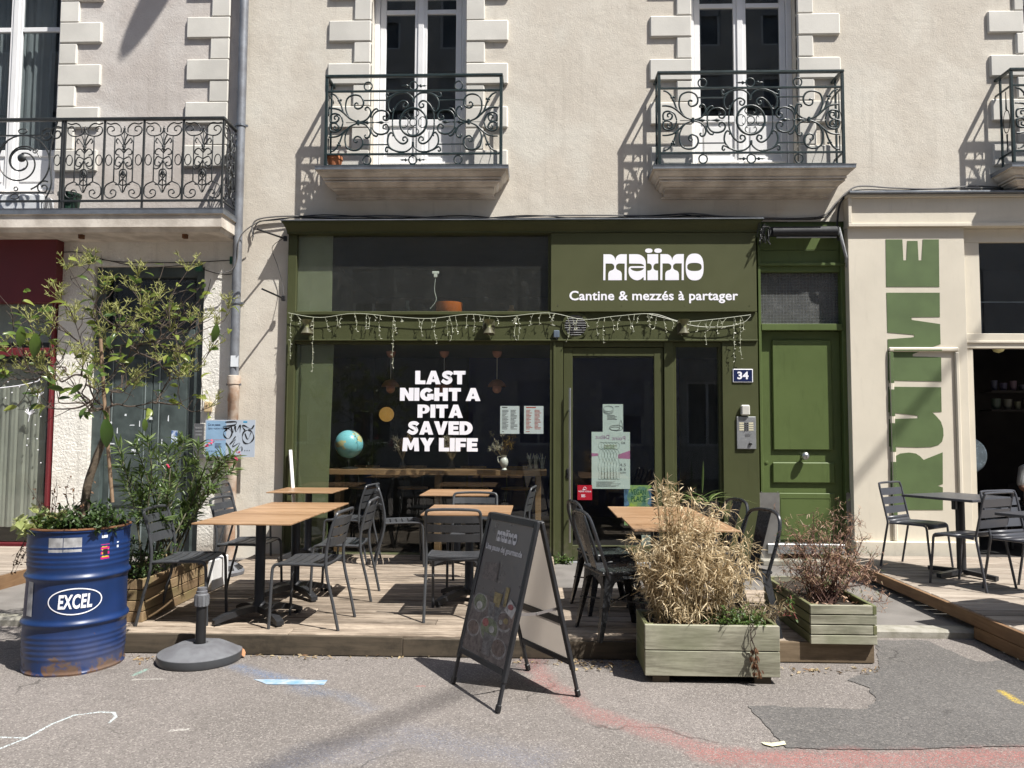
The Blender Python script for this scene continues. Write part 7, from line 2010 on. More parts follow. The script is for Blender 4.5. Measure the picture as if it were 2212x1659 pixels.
# oleander
def oleander(rg):
    ox, oy = la.x - .02, la.y + .42
    t = thing('oleander', 'tall oleander with narrow leaves and a few pink flowers in the brown planter', 'shrub', (ox, oy, op_top - .06))
    st, lf, fl_ = B(), B(), B()
    tops = [(255, 965), (262, 1005), (290, 960), (300, 1020), (318, 950), (345, 985), (365, 965), (378, 1030), (398, 950), (410, 1000), (430, 960), (452, 985), (470, 1010), (300, 1070), (420, 1060), (455, 1055), (385, 955), (500, 985), (505, 1012), (480, 990), (270, 1040), (330, 1040), (360, 1060), (440, 1030), (400, 1090), (315, 1110), (352, 1120)]
    for i, (px, py) in enumerate(tops):
        e = P(px, py, oy + rg.uniform(-.25, .3)); p0 = V((ox + rg.uniform(-.1, .09), oy + rg.uniform(-.2, .3), op_top - .07))
        pts = smooth([tuple(p0), tuple(p0.lerp(e, .4) + V((0, 0, .08)) + jit(rg, .03)), tuple(p0.lerp(e, .75) + V((0, 0, .05)) + jit(rg, .03)), tuple(e)], 6)
        n = len(pts); st.tube(pts, [.008 - .005 * k / (n - 1) for k in range(n)], 5)
        for k in range(int(n * .35), n):
            for _ in range(4 if k < n - 3 else 7):
                ax = (pts[k] - pts[k - 1]).normalized(); a = rg.uniform(0, 6.28)
                o_ = ax.orthogonal().normalized(); o_ = Matrix.Rotation(a, 3, ax) @ o_
                add_leaf(lf, pts[k] + jit(rg, .005), o_ * rg.uniform(.5, 1) + ax * rg.uniform(.3, 1.0), rg.uniform(.07, .125), rg.uniform(.011, .017), rg, n=3, curl=rg.uniform(-.05, .4))
    for (px, py) in ((448, 963), (456, 955), (365, 1007), (515, 980), (512, 990)):
        c0 = P(px, py, oy - .2)
        for _ in range(7):
            add_leaf(fl_, c0 + jit(rg, .008), jit(rg, 1) + V((0, -.4, .3)), .022, .016, rg)
    st.build('stems', M('oleander stem', (.09, .085, .05), .7, var=.3), t, True)
    tag(lf.build('leaves', leafmat('oleander leaf', (.055, .10, .026), (.155, .21, .068), .35, .4), t), kind='stuff')
    tag(fl_.build('flowers', leafmat('pink petal', (.50, .03, .09), (.62, .10, .18), .3, .6), t), kind='stuff')
oleander(random.Random(9))
bushlet('green_plant', 'dense small leaved green plant at the front of the brown planter', 'plant', (la.x - .12, la.y + .18, op_top - .06), (.26, .22), .34, 75, g_dark, .035, .016, random.Random(31))

# dry bamboo
def bamboo(rg):
    cx, cy = fpA.x + .31, yq + .22
    t = thing('dry_bamboo', 'dead straw coloured bamboo in the street planter', 'shrub', (cx, cy, bp_top - .06))
    st, lf = B(), B()
    for k in range(84):
        a = rg.uniform(0, 6.28); rr_ = math.sqrt(rg.random())
        p = V((cx + .235 * rr_ * math.cos(a), cy + .13 * rr_ * math.sin(a), bp_top - .07))
        lean = (p.x - cx) / .235
        hgt = rg.uniform(.34, .74) * (1.12 - .45 * abs(lean))
        pts = grow(rg, p, V((lean * .24 + rg.uniform(-.13, .13), rg.uniform(-.22, .22), 1)), hgt, 7, .10, .02)
        st.tube(pts, [.0042 - .0005 * i for i in range(8)], 5)
        for i in range(1, 8):
            for _ in range(4 if i > 3 else 1):
                d = (jit(rg, 1) + V((lean * .3, -.1, .1))).normalized(); tw = grow(rg, pts[i], d, rg.uniform(.03, .10), 2, .3, -.02)
                st.tube(tw, [.0015, .0012, .001], 3)
                for _ in range(rg.randint(3, 6)): add_leaf(lf, tw[rg.randint(1, 2)], (d + jit(rg, 1.0) + V((0, 0, -.25))).normalized(), rg.uniform(.03, .075), rg.uniform(.0035, .0085), rg, n=3, curl=rg.uniform(-.3, .9))
    for (px, py, n_) in ((1430, 1035, 34), (1455, 1050, 26), (1490, 1065, 12), (1395, 1195, 6), (1362, 1180, 5)):
        for k in range(n_ // 4 + 1):
            e = P(px + rg.uniform(-16, 16), py + rg.uniform(-6, 30), cy + rg.uniform(-.1, .1)); p = V((cx + (e.x - cx) * .5, cy, bp_top))
            pts = smooth([tuple(p), tuple(p.lerp(e, .5) + jit(rg, .02)), tuple(e)], 6); st.tube(pts, .0028, 4)
            for i in range(5, len(pts)):
                for _ in range(3): add_leaf(lf, pts[i], jit(rg, 1) + V((0, 0, .5)), rg.uniform(.04, .08), rg.uniform(.006, .011), rg, n=2)
    tag(st.build('canes', M('straw cane', (.40, .31, .18), .7, var=.25, vs=20), t), kind='stuff')
    tag(lf.build('dry_leaves', leafmat('straw leaf', (.30, .21, .10), (.80, .68, .47), .3, .6), t), kind='stuff')
bamboo(random.Random(77))
# green weeds and a dried vine in the same planter
bushlet('weeds', 'green weeds at the right end of the street planter', 'plant', (fpB.x - .22, yq + .14, bp_top - .05), (.22, .13), .15, 40, g_mid, .03, .014, random.Random(2))
bushlet('dry_grass', 'dry tangled grass at the right end of the street planter', 'plant', (fpB.x - .12, yq + .26, bp_top - .05), (.22, .14), .20, 30, leafmat('dry grass', (.20, .15, .08), (.34, .27, .16), .3), .06, .005, random.Random(6))
def vine(rg):
    x0 = P(1622, 1360, yq - .02).x
    t = thing('dried_vine', 'dried brown vine hanging down the front of the street planter', 'vine', (x0, yq - .02, bp_top)); st, lf = B(), B()
    for k in range(3):
        pts = [V((x0 + k * .012, yq + .05, bp_top - .01)), V((x0 + k * .01, yq - .012, bp_top + .008))]
        for j in range(6): pts.append(V((x0 + rg.uniform(-.012, .03) + j * .004, yq - .018 - rg.uniform(0, .015), bp_top - .045 * (j + 1))))
        st.tube(smooth([tuple(p) for p in pts], 3), .0025, 4)
        for p in pts[4:]:
            for _ in range(7): add_leaf(lf, p + jit(rg, .01), V((rg.uniform(-.6, .6), -.5, -1)), rg.uniform(.02, .045), rg.uniform(.008, .014), rg, n=2)
    st.build('stems', m_twig, t); tag(lf.build('leaves', g_red, t), kind='stuff')
vine(random.Random(3))
# withered shrub in the right planter
def withered(rg):
    cx = (G(1752, 1392, zr).x + qb.x) / 2; cy = qa.y + .32
    t = thing('withered_shrub', 'withered shrub with bare twigs and rusty leaves in the slatted planter', 'shrub', (cx, cy, rp_top - .06)); st, lf, lg = B(), B(), B()
    tops = [(1690, 1175), (1720, 1165), (1762, 1100), (1750, 1120), (1740, 1150), (1790, 1130), (1815, 1095), (1835, 1140), (1852, 1105), (1860, 1170), (1880, 1200), (1890, 1240), (1705, 1215), (1690, 1250), (1775, 1160), (1800, 1170), (1825, 1185), (1845, 1210), (1725, 1200), (1905, 1290), (1700, 1130), (1780, 1190), (1870, 1225), (1740, 1230)]
    for (px, py) in tops:
        for rep in range(2):
            e = P(px + rg.uniform(-12, 12), py + rg.uniform(-8, 20), cy + rg.uniform(-.25, .35)); p = V((cx + rg.uniform(-.06, .06), cy + rg.uniform(-.1, .15), rp_top - .07))
            pts = smooth([tuple(p), tuple(p.lerp(e, .35) + jit(rg, .04)), tuple(p.lerp(e, .7) + jit(rg, .03)), tuple(e)], 5); n = len(pts)
            st.tube(pts, [.0055 - .004 * k / (n - 1) for k in range(n)], 5)
            for k in range(5, n):
                d = (jit(rg, 1) + V((0, 0, .4))).normalized(); tw = grow(rg, pts[k], d, rg.uniform(.05, .13), 3, .4); st.tube(tw, [.002, .0017, .0014, .001], 3)
                for w_ in tw[1:]:
                    for _ in range(3):
                        if rg.random() < .95: add_leaf(lf if rg.random() < .85 else lg, w_ + jit(rg, .008), jit(rg, 1), rg.uniform(.020, .042), rg.uniform(.012, .022), rg, n=1)
    for k in range(120): add_leaf(lf, V((cx + rg.uniform(-.25, .2), cy + rg.uniform(-.25, .4), rp_top - .045 + rg.random() * .02)), jit(rg, 1), rg.uniform(.02, .05), rg.uniform(.008, .018), rg)
    tag(st.build('twigs', M('dark red twig', (.085, .042, .032), .75, var=.3), t), kind='stuff'); tag(lf.build('leaves', leafmat('rusty leaf', (.24, .12, .075), (.50, .34, .23), .3), t), kind='stuff'); tag(lg.build('green_leaves', g_mid, t), kind='stuff')
withered(random.Random(12))
# a shoot of pale creeper between the planters, potted plant in front of the side window
t = thing('creeper', 'thin red stemmed creeper trailing between the two green planters', 'plant', (fpB.x + .05, yq + .3, .2)); st, lf = B(), B(); rg = random.Random(15)
for k in range(9):
    a0 = P(1700 + rg.uniform(-10, 10), 1330, yq + .4); e = P(rg.uniform(1640, 1730), rg.uniform(1290, 1360), yq + .3)
    pts = smooth([tuple(a0), tuple(a0.lerp(e, .5) + V((0, 0, rg.uniform(0, .12)))), tuple(e)], 6); st.tube(pts, .0022, 4)
    for p in pts[3:]:
        if rg.random() < .7: add_leaf(lf, p, jit(rg, 1), rg.uniform(.015, .03), rg.uniform(.01, .018), rg)
st.build('stems', M('red stem', (.20, .045, .045), .6), t); tag(lf.build('leaves', g_mid, t), kind='stuff')
pp = P(1520, 1150, -.32); pz = PZ
t = thing('potted_palm', 'tall thin yucca with drooping green leaves in front of the side window', 'plant', (pp.x, -.35, pz)); st, lf = B(), B(); rg = random.Random(4)
for (px, py) in ((1505, 1090), (1530, 1085)):
    e = P(px, py, -.35); st.tube(smooth([(pp.x + (e.x - pp.x) * .3, -.35, pz + .25), (e.x, -.36, e.z - .2), tuple(e)], 5), .018, 8)
    for k in range(9):
        a = rg.uniform(0, 6.28); add_leaf(lf, e, V((math.cos(a), math.sin(a) * .6, rg.uniform(.3, 1.4))), rg.uniform(.22, .38), .028, rg, n=6, curl=rg.uniform(.5, 1.1), roll=0)
e = P(1517, 1065, -.35); add_leaf(lf, e, V((.05, 0, 1)), .35, .025, rg, n=4, curl=.05, roll=1.2)
st.build('stem', m_bark, t, True); lf.build('leaves', leafmat('yucca leaf', (.10, .16, .045), (.20, .25, .09), .3), t)
q = B(); q.lathe([(.10, 0), (.135, .26), (.142, .26), (.142, .29), (.125, .29), (.12, .25), (.001, .25)], 24, (pp.x, -.35, pz + .001)); q.build('pot', M('dark grey pot', (.04, .04, .042), .5), t, True)
# weeds along the wall foot
for (px, py, lb, sd) in ((470, 1190, 'green weeds at the foot of the rough white wall', 1), (545, 1185, 'green weeds at the foot of the wall left of the olive shop', 2), (1212, 1222, 'small weed beside the shop door threshold', 3)):
    p = G(px, py, .07); bushlet('weeds', lb, 'plant', (p.x, max(p.y, -.30) if sd < 3 else -.2, .06 if sd == 3 else DZ), (.26 if sd < 3 else .12, .10), .26 if sd < 3 else .10, 34 if sd < 3 else 16, g_mid, .035, .018, random.Random(sd + 50))

# fallen leaves along the deck edge: single larger ones as things, the crumbs as litter
rg = random.Random(99)
m_fall = leafmat('fallen leaf', (.34, .11, .045), (.46, .26, .13), .15, .7)
for (px, py, lb) in ((487, 1402, 'pinkish curled leaf leaning on the parasol base'), (522, 1412, 'orange fallen leaf right of the parasol base'), (527, 1422, 'rusty fallen leaf lying before the deck right of the parasol base')):
    p = G(px, py); b = B(); add_leaf(b, V((p.x, p.y, .012)), V((rg.uniform(-1, 1), rg.uniform(-.4, .4), .5)), .09, .05, rg, n=4, curl=.5); o = b.build('fallen_leaf', m_fall, None, True); tag(o, lb, 'leaf', 'fallen leaves by the parasol base')
lit = B()
def litter(x0, x1, y, n, amp=10):
    for k in range(n):
        p = G(rg.uniform(x0, x1), y + rg.uniform(-1, 1) * amp * rg.random()); add_leaf(lit, V((p.x, p.y, .006)), V((rg.uniform(-1, 1), rg.uniform(-1, 1), rg.uniform(0, .3))), rg.uniform(.015, .05), rg.uniform(.006, .018), rg, n=2)
litter(540, 950, 1420, 60); litter(1080, 1380, 1432, 70, 8); litter(1690, 1900, 1450, 60, 9); litter(280, 350, 1425, 30); litter(1240, 1370, 1440, 50, 20)
tag(lit.build('leaf_litter', leafmat('dry litter', (.16, .09, .045), (.42, .34, .20), .15, .8)), 'dry leaf litter along the foot of the deck', 'litter', kind='stuff')

# ------------------------------------------------------------------ inside the olive shop
cz = P(900, 1015, .10).z; cxa, cxb = P(705, 1018, .16).x, P(1181, 1020, .16).x
t = thing('window_counter', 'long oak counter behind the display window', 'counter', ((cxa + cxb) / 2, .4, .06))
q = B(); q.box(cxa, cxb, .16, .62, cz - .065, cz, .004); q.build('counter_top', m_counter, t)
for X in (cxa + .1, (cxa + cxb) / 2, cxb - .1):
    q = B(); q.box(X - .035, X + .035, .3, .5, .06, cz - .066, .004); q.build('leg', m_counter, t)
def stool(label, x, y):
    t = local(thing('bar_chair', label, 'bar chair', (x, y, .06), 0, 'plywood bar chairs at the counter')); OFF[t] = V((0, 0, 0))
    q = B(); q.lathe([(.19, .735), (.20, .745), (.19, .755), (.001, .752)], 24); q.build('seat', m_ply, t, True)
    q = B(); n = 8
    for i in range(n):
        a0, a1 = RAD(50 + 80 * i / n), RAD(50 + 80 * (i + 1) / n)
        for (r_, f) in ((.26, 1),): q.add([(r_ * math.cos(a0), r_ * math.sin(a0) - .06, .90), (r_ * math.cos(a1), r_ * math.sin(a1) - .06, .90), (r_ * math.cos(a1), r_ * math.sin(a1) - .06, 1.02), (r_ * math.cos(a0), r_ * math.sin(a0) - .06, 1.02)], [(0, 1, 2, 3)])
    o = q.build('backrest', m_ply, t, True); o.modifiers.new('s', 'SOLIDIFY').thickness = .012
    for (sx, sy) in ((-1, -1), (1, -1), (1, 1), (-1, 1)):
        q = B(); q.tube([(sx * .13, sy * .13, .735), (sx * .20, sy * .20, 0)], .011, 8); q.build('leg', m_blackmetal, t)
    q = B(); q.tube([(.165, .165, .25), (-.165, .165, .25), (-.165, -.165, .25), (.165, -.165, .25)], .008, 6, closed=True); q.build('foot_ring', m_blackmetal, t)
    for s in (-1, 1): q = B(); q.tube([(s * .11, .12, .735), (s * .12, .19, .95)], .010, 8); q.build('back_post', m_blackmetal, t)
    return t
st0 = stool('plywood bar chair at the counter, first from the left', P(785, 1060, .9).x, .95)
for px, lb in ((890, 'second from the left'), (1022, 'third from the left'), (1115, 'last on the right')):
    dup(st0, (P(px, 1060, .9).x, .95, .06), .1, 'plywood bar chair at the counter, ' + lb)
# globe
gp = P(754, 959, .30); Rg = 30.5 / 1661 * 9.2
def globe_mat():
    m, N, L, S = nt('globe print'); co = coords(N, L, rnd=False)
    n1 = noise_(N, L, co, 6.5, 6, .55, .2)
    out = mix(N, L, ramp(N, L, n1, .55, .57), (.22, .56, .64), mix(N, L, noise_(N, L, co, 14, 3), (.55, .58, .25), (.70, .55, .32)))
    L.new(out, S.inputs['Base Color']); S.inputs['Roughness'].default_value = .3; return m
t = thing('globe', 'blue terrestrial globe at the left end of the counter', 'globe', (gp.x, .30, cz))
q = B(); q.lathe([(max(.0005, Rg * math.sin(RAD(a))), gp.z - Rg * math.cos(RAD(a))) for a in range(0, 181, 9)], 32, (gp.x, .30, 0)); q.build('ball', globe_mat(), t, True)
q = B(); q.lathe([(.001, cz + .001), (.115, cz + .001), (.115, cz + .012), (.02, cz + .025), (.014, gp.z - Rg - .01), (.001, gp.z - Rg + .01)], 24, (gp.x, .30, 0)); q.build('stand', m_black, t, True)
# vases with dried flowers
def vase(px, label, kind, sd):
    rg = random.Random(sd); c0 = P(px, 1010, .28); X = c0.x
    t = thing('flower_vase', label, 'vase', (X, .28, cz), group='vases with dried flowers on the counter')
    if kind == 'jug':
        prof = [(.001, 0), (.035, 0), (.03, .012), (.022, .02), (.045, .055), (.055, .09), (.045, .125), (.028, .145), (.034, .165), (.040, .17), (.030, .165), (.001, .1)]
        mt = M('white porcelain', (.72, .70, .66), .25, var=.03)
    else:
        prof = [(.001, 0), (.042, 0), (.045, .03), (.035, .08), (.018, .10), (.018, .125), (.024, .13), (.016, .128), (.015, .1), (.001, .03)]; mt = glass('clear vase glass %s' % px, (.75, .72, .68))
    q = B(); q.lathe([(r_, z + cz + .001) for r_, z in prof], 20, (X, .28, 0)); q.build('vase_body', mt, t, True)
    if kind == 'jug': q = B(); q.tube(smooth([(X - .03, .28, cz + .155), (X - .075, .28, cz + .15), (X - .07, .28, cz + .1), (X - .048, .28, cz + .075)], 5), .006, 6); q.build('jug_handle', mt, t, True)
    s_, l1, l2 = B(), B(), B(); h = .30 if kind == 'jug' else .22
    for k in range(18):
        e = V((X + rg.uniform(-.14, .10) * (1.2 if kind == 'jug' else .8), .28 + rg.uniform(-.06, .06), cz + .16 + rg.uniform(.3, 1) * h)); s_.tube([(X, .28, cz + .10), tuple(e)], .0018, 3)
        tgt = l1 if e.x > X - .02 else l2
        for _ in range(24): add_leaf(tgt, e + jit(rg, .03), jit(rg, 1), .030, .016, rg, n=1)
    s_.build('stalks', M('dry stalk %s' % px, (.25, .18, .09), .8), t); tag(l1.build('dried_flowers', leafmat('dried flower %s' % px, (.45, .22, .04), (.62, .42, .08), .3) if kind == 'jug' else leafmat('dried bloom %s' % px, (.36, .14, .05), (.42, .33, .15), .3), t), kind='stuff'); tag(l2.build('pale_flowers', leafmat('pale bloom %s' % px, (.46, .40, .30), (.62, .56, .46), .3), t), kind='stuff')
vase(870, 'clear bottle vase with dried flowers under the slogan, left one', 'b', 1); vase(976, 'clear bottle vase with russet dried flowers under the slogan, right one', 'b', 2); vase(1089, 'white porcelain jug with yellow dried flowers on the counter', 'jug', 3)
# cutlery jars at the right end
rg = random.Random(10)
for k, px in enumerate((1145, 1158, 1172)):
    c0 = P(px, 1015, .35); X = c0.x
    t = thing('cutlery_jar', ('left', 'middle', 'right')[k] + ' glass jar of cutlery at the right end of the counter', 'jar', (X, .35, cz), group='cutlery jars on the counter')
    q = B(); q.lathe([(.001, cz + .001), (.035, cz + .001), (.038, cz + .13), (.034, cz + .13), (.031, cz + .01), (.001, cz + .01)], 16, (X, .35, 0)); q.build('jar_glass', glass('jar glass %d' % k, (.8, .82, .82)), t, True)
    q = B()
    for _ in range(8): q.bar((X + rg.uniform(-.02, .02), .35 + rg.uniform(-.02, .02), cz + .012), (X + rg.uniform(-.045, .045), .35 + rg.uniform(-.03, .03), cz + rg.uniform(.15, .2)), .010, .003)
    tag(q.build('cutlery', m_steel, t), kind='stuff')
# pendant lamps
zc_ = ZL0 - .031
m_blush = M('blush lamp lacquer', (.60, .27, .18), .5, var=.06); m_shade = M('brown lamp shade', (.38, .17, .10), .5)
for k, px in enumerate((845, 960, 1074)):
    c0 = P(px, 748, .75); X = c0.x; zb_ = P(px, 832, .75).z
    t = thing('pendant_lamp', ('left', 'middle', 'right')[k] + ' of three blush dome pendant lamps behind the display window', 'pendant lamp', (X, .75, zb_), group='dome pendant lamps inside the shop')
    q = B(); q.lathe([(.001, zc_ - .085), (.045, zc_ - .06), (.06, zc_ - .02), (.06, zc_ - .001)], 20, (X, .75, 0)); q.build('ceiling_rose', m_blush, t, True)
    q = B(); q.tube([(X, .75, zc_ - .08), (X, .75, zb_ + .06)], .004, 6); q.build('cord', m_sticker, t)
    q = B(); q.lathe([(.01, zb_ + .075), (.06, zb_ + .06), (.10, zb_ + .02), (.115, zb_ - .02), (.11, zb_ - .02), (.09, zb_ + .02)], 24, (X, .75, 0)); q.build('shade', m_shade, t, True)
    q = B(); q.lathe([(max(.0005, .058 * math.sin(RAD(a))), zb_ - .045 - .058 * math.cos(RAD(a))) for a in range(0, 181, 12)], 18, (X, .75, 0)); q.build('globe_bulb', m_blush, t, True)
c0 = P(835, 895, 1.2); q = B(); q.lathe([(max(.0005, .098 * math.sin(RAD(a))), c0.z - .098 * math.cos(RAD(a))) for a in range(0, 181, 12)], 24, (c0.x, 1.2, 0))
t = thing('ball_lamp', 'amber glass ball lamp hanging behind the slogan', 'lamp', (c0.x, 1.2, c0.z)); 
o = q.build('lamp_ball', None, t, True)
mm, N_, L_, S__ = nt('lit amber glass'); S__.inputs['Base Color'].default_value = (.55, .33, .10, 1); S__.inputs['Emission Color'].default_value = (.75, .40, .10, 1); S__.inputs['Emission Strength'].default_value = .22; o.data.materials.append(mm)
q = B(); q.tube([(c0.x, 1.2, c0.z + .09), (c0.x, 1.2, zc_ - .001)], .004, 6); q.build('cord', m_black, t)
# things behind the upper glass
c0 = P(970, 672, .15); q = B(); zb_ = ZL1 - .004; q.lathe([(.001, zb_), (.14, zb_), (.158, zb_ + .04), (.162, zb_ + .15), (.155, zb_ + .152), (.15, zb_ + .05), (.001, zb_ + .02)], 32, (c0.x, .16, 0))
tag(q.build('orange_bowl', M('orange plastic', (.55, .13, .015), .3, var=.05), None, True), 'orange bowl on the ledge behind the upper glass', 'bowl')
for k, (px, h) in enumerate(((880, .19), (1105, .13))):
    c0 = P(px, 672, .2); q = B(); q.lathe([(.001, zb_), (.06, zb_), (.065, zb_ + .05), (.03, zb_ + h * .7), (.025, zb_ + h), (.02, zb_ + h * .95), (.001, zb_ + .02)], 20, (c0.x, .2, 0)); tag(q.build('carafe', glass('carafe glass %d' % k, (.7, .74, .72)) if k == 0 else M('amber carafe', (.25, .12, .04), .3), None, True), ('clear glass carafe' if k == 0 else 'small amber carafe') + ' on the ledge behind the upper glass', 'carafe')
c0 = P(941, 590, -.03); q = B(); q.box(c0.x - .04, c0.x + .04, -.045, -.02, c0.z - .01, c0.z + .02, .004); q.box(c0.x - .02, c0.x + .02, -.045, -.02, c0.z - .05, c0.z - .01, .003); q.tube(smooth([(c0.x, -.035, c0.z - .05), (c0.x - .01, -.03, c0.z - .2), (c0.x + .01, -.03, c0.z - .32), (c0.x - .06, -.03, c0.z - .42)]), .003, 5)
tag(q.build('sensor', m_sticker), 'small white sensor with its wire on the upper glass', 'sensor')
# ochre panel low in the window corner
r_ = RECT(672, 1130, 706, 1166, .06)
q = B(); q.prism([(r_[0], r_[2]), (r_[1], r_[2] + .06), (r_[1], r_[3]), (r_[0], r_[3] - .07)], .06, .09); tag(q.build('floor_box', M('green yellow carton', (.20, .20, .04), .6, var=.5, vs=6, tint=(.02, .10, .06))), 'green and yellow carton low behind the window corner', 'box')

# seated guest in the cream shop, mostly beyond the frame
def guest():
    p = P(2236, 1000, 1.0); X, Y, z0 = p.x, 1.0, .06
    t = thing('person', 'person in a white shirt sitting inside the cream shop, cut off by the edge', 'person', (X, Y, z0)); OFF[t] = V((0, 0, 0)); t.location = (X, Y, z0)
    def skin(name, verts, edges, radii, mat, root=0):
        me = bpy.data.meshes.new(name); me.from_pydata(verts, edges, []); o = obj(name, me, t); me.materials.append(mat)
        md = o.modifiers.new('skin', 'SKIN'); sv = me.skin_vertices[0].data
        for k, r_ in enumerate(radii): sv[k].radius = (r_, r_) if not isinstance(r_, tuple) else r_
        sv[root].use_root = True
        s2 = o.modifiers.new('sub', 'SUBSURF'); s2.levels = s2.render_levels = 2; return o
    vs = [(0, 0, .52), (0, -.02, .70), (0, -.05, .90), (0, -.07, 1.05), (0, -.09, 1.14), (0, -.12, 1.28), (0, -.13, 1.38),
          (-.18, -.08, 1.02), (-.25, -.12, .80), (-.12, -.36, .74), (-.04, -.42, .75), (.18, -.08, 1.02), (.25, -.12, .80), (.12, -.36, .74), (.04, -.42, .75),
          (-.10, -.02, .50), (-.13, -.42, .52), (-.13, -.44, .10), (-.13, -.56, .05), (.10, -.02, .50), (.13, -.42, .52), (.13, -.44, .10), (.13, -.56, .05)]
    ed = [(0, 1), (1, 2), (2, 3), (3, 4), (4, 5), (5, 6), (3, 7), (7, 8), (8, 9), (9, 10), (3, 11), (11, 12), (12, 13), (13, 14), (0, 15), (15, 16), (16, 17), (17, 18), (0, 19), (19, 20), (20, 21), (21, 22)]
    rd = [(.15, .12), (.14, .10), (.16, .11), (.12, .09), .058, (.082, .10), (.08, .098), .06, .045, .032, .03, .06, .045, .032, .03, .085, .065, .05, .04, .085, .065, .05, .04]
    skin('body', vs, ed, rd, M('warm skin', (.36, .20, .14), .5))
    skin('shirt', vs[:5] + [vs[7], vs[8], vs[11], vs[12]], [(0, 1), (1, 2), (2, 3), (3, 4), (3, 5), (5, 6), (3, 7), (7, 8)], [(.17, .14), (.16, .12), (.18, .13), (.14, .11), .07, .08, .065, .08, .065], M('white cotton', (.62, .62, .60), .8))
    q = B(); q.lathe([(.001, 1.475), (.065, 1.46), (.098, 1.41), (.104, 1.34), (.09, 1.27), (.07, 1.24)], 18, (0, -.105, 0)); q.build('hair', m_black, t, True)
    skin('trousers', [vs[0], vs[15], vs[16], vs[17], vs[19], vs[20], vs[21]], [(0, 1), (1, 2), (2, 3), (0, 4), (4, 5), (5, 6)], [(.165, .135), .10, .08, .062, .10, .08, .062], M('dark denim', (.03, .035, .05), .8))
    fc = M('dark eye', (.02, .015, .012), .3); sk = bpy.data.materials['warm skin']
    for s in (-1, 1):
        B().lathe([(.0005, -.009), (.009, 0), (.0005, .009)], 10, (s * .034, -.218, 1.355)).build('eye', fc, t, True)
        B().lathe([(.0005, -.03), (.016, -.012), (.018, .012), (.0005, .03)], 10, (s * .094, -.115, 1.335)).build('ear', sk, t, True)
        for k in range(4): B().tube(smooth([(s * (.012 + k * .019), -.43, .755 + .002 * k), (s * (.010 + k * .02), -.475, .762), (s * (.008 + k * .02), -.505 + .006 * abs(k - 1.4), .745)], 4), [.0095] * 8 + [.008], 8).build('finger', sk, t, True)
        B().tube(smooth([(s * .078, -.40, .755), (s * .098, -.435, .758), (s * .098, -.465, .748)], 4), .0105, 8).build('thumb', sk, t, True)
    B().tube([(0, -.222, 1.355), (0, -.240, 1.315), (0, -.222, 1.308)], [.009, .015, .009], 8).build('nose', sk, t, True)
    B().box(-.024, .024, -.222, -.214, 1.276, 1.284, .003).build('mouth', M('lip', (.30, .11, .09), .5), t)
guest()
q = B(); gx = P(2236, 1000, 1.0).x
cb = thing('chair', 'dark chair inside the cream shop under the guest', 'chair', (gx, 1.0, .06)); 
q.box(gx - .22, gx + .22, .8, 1.22, .40, .44, .01); q.build('seat', m_black, cb)
for sx in (-1, 1):
    for sy in (.82, 1.2): q = B(); q.box(gx + sx * .2 - .018, gx + sx * .2 + .018, sy - .018, sy + .018, .06, .399); q.build('leg', m_black, cb)
q = B(); q.box(gx - .22, gx + .22, 1.19, 1.22, .441, .9, .01); q.build('backrest', m_black, cb)

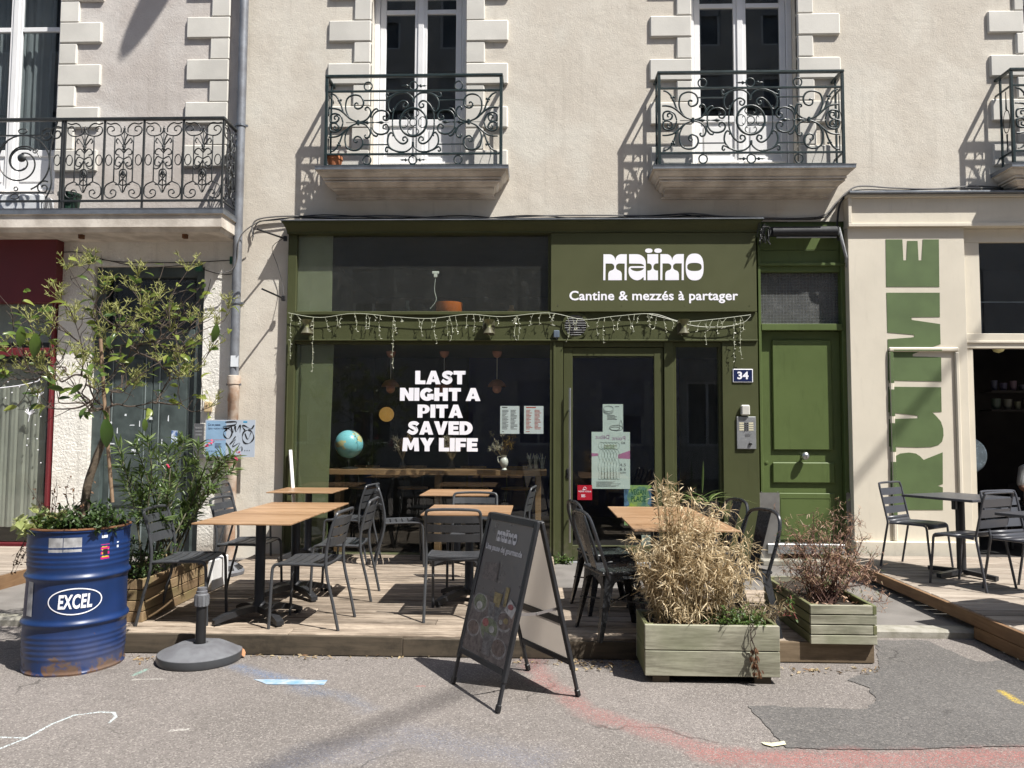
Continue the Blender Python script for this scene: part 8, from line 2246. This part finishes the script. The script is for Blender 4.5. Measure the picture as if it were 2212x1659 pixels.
# ------------------------------------------------------------------ the far side of the street, seen mirrored in the glass
opp = thing('apartment_building', 'shaded grey house across the street, mirrored in the shop glass', 'building', (0, -15.0, 0))
OYY = -15.0
m_opane = M('dim opposite pane', (.16, .17, .18), .3, var=.3, vs=.8)
wins = [(-21.4 + k * 2.6, -20.1 + k * 2.6, z0, z0 + 2.0) for k in range(17) for z0 in (1.1, 4.6, 7.8, 11.0, 14.0)]
b = B(); wall_quads(b, -24, 24, 0, 17.0, wins, OYY); b.box(-24, 24, OYY - 8, OYY - .2, 0, 16.99)
b.build('wall', M('grey opposite render', (.50, .48, .45), .9, var=.15, vs=1.0), opp)
rg = random.Random(1)
for (x0, x1, z0, z1) in wins:
    w = part('window', opp)
    q = B(); q.ringxz([(x0, z0), (x1, z0), (x1, z1), (x0, z1)], [(x0 + .08, z0 + .08), (x1 - .08, z0 + .08), (x1 - .08, z1 - .08), (x0 + .08, z1 - .08)], OYY - .12, OYY - .06); q.box((x0 + x1) / 2 - .04, (x0 + x1) / 2 + .04, OYY - .115, OYY - .065, z0 + .08, z1 - .08); q.build('frame', m_white, w)
    q = B(); q.quad((x0, OYY - .13, z0), (x1, OYY - .13, z0), (x1, OYY - .13, z1), (x0, OYY - .13, z1)); q.build('pane', m_opane, w)
    f = rg.choice((0, .55, 1.0, .5))
    if f:
        q = B(); n = int(22 * f)
        for k in range(n): zt = z1 - .09 * k; q.box(x0 + .005, x1 - .005, OYY - .058, OYY - .04, zt - .084, zt)
        q.build('roller_shutter', M('grey shutter', (.42, .42, .42), .6) if 'grey shutter' not in bpy.data.materials else bpy.data.materials['grey shutter'], w)
    for s in (-1, 1):
        for k in range(0 if abs(x0) > 9 or z0 > 8 else 8):
            wd = .35 if k % 2 == 0 else .18; xx = x0 if s < 0 else x1
            q = B(); q.box(xx, xx + s * wd, OYY - .02, OYY + .03, z0 + k * .25 + .003, z0 + k * .25 + .247); q.build('stone', m_stone, opp)
q = B(); q.box(-24, 24, OYY + .01, OYY + 2.2, .0, .10)
tag(q.build('pavement', m_pave), kind='structure')

# wires high above the street whose soft shadows cross the cream wall and the asphalt
for (a, e, t_, lb) in ((P(1870, 1010, RY), P(2110, 720, RY), 13.0, 'overhead wire slanting along the cream shop side, above the frame'), (G(600, 1655), G(1000, 1492), 21.0, 'overhead wire crossing high above the street')):
    d_ = (e - a).normalized(); o_ = -SUN_D * t_
    tag(B().tube([a + o_ - d_ * (1.0 if t_ < 15 else 4.5), a + o_, e + o_, e + o_ + d_ * (4 if t_ < 15 else 1.2)], .03, 6).build('overhead_wire', m_cable), lb, 'wire')
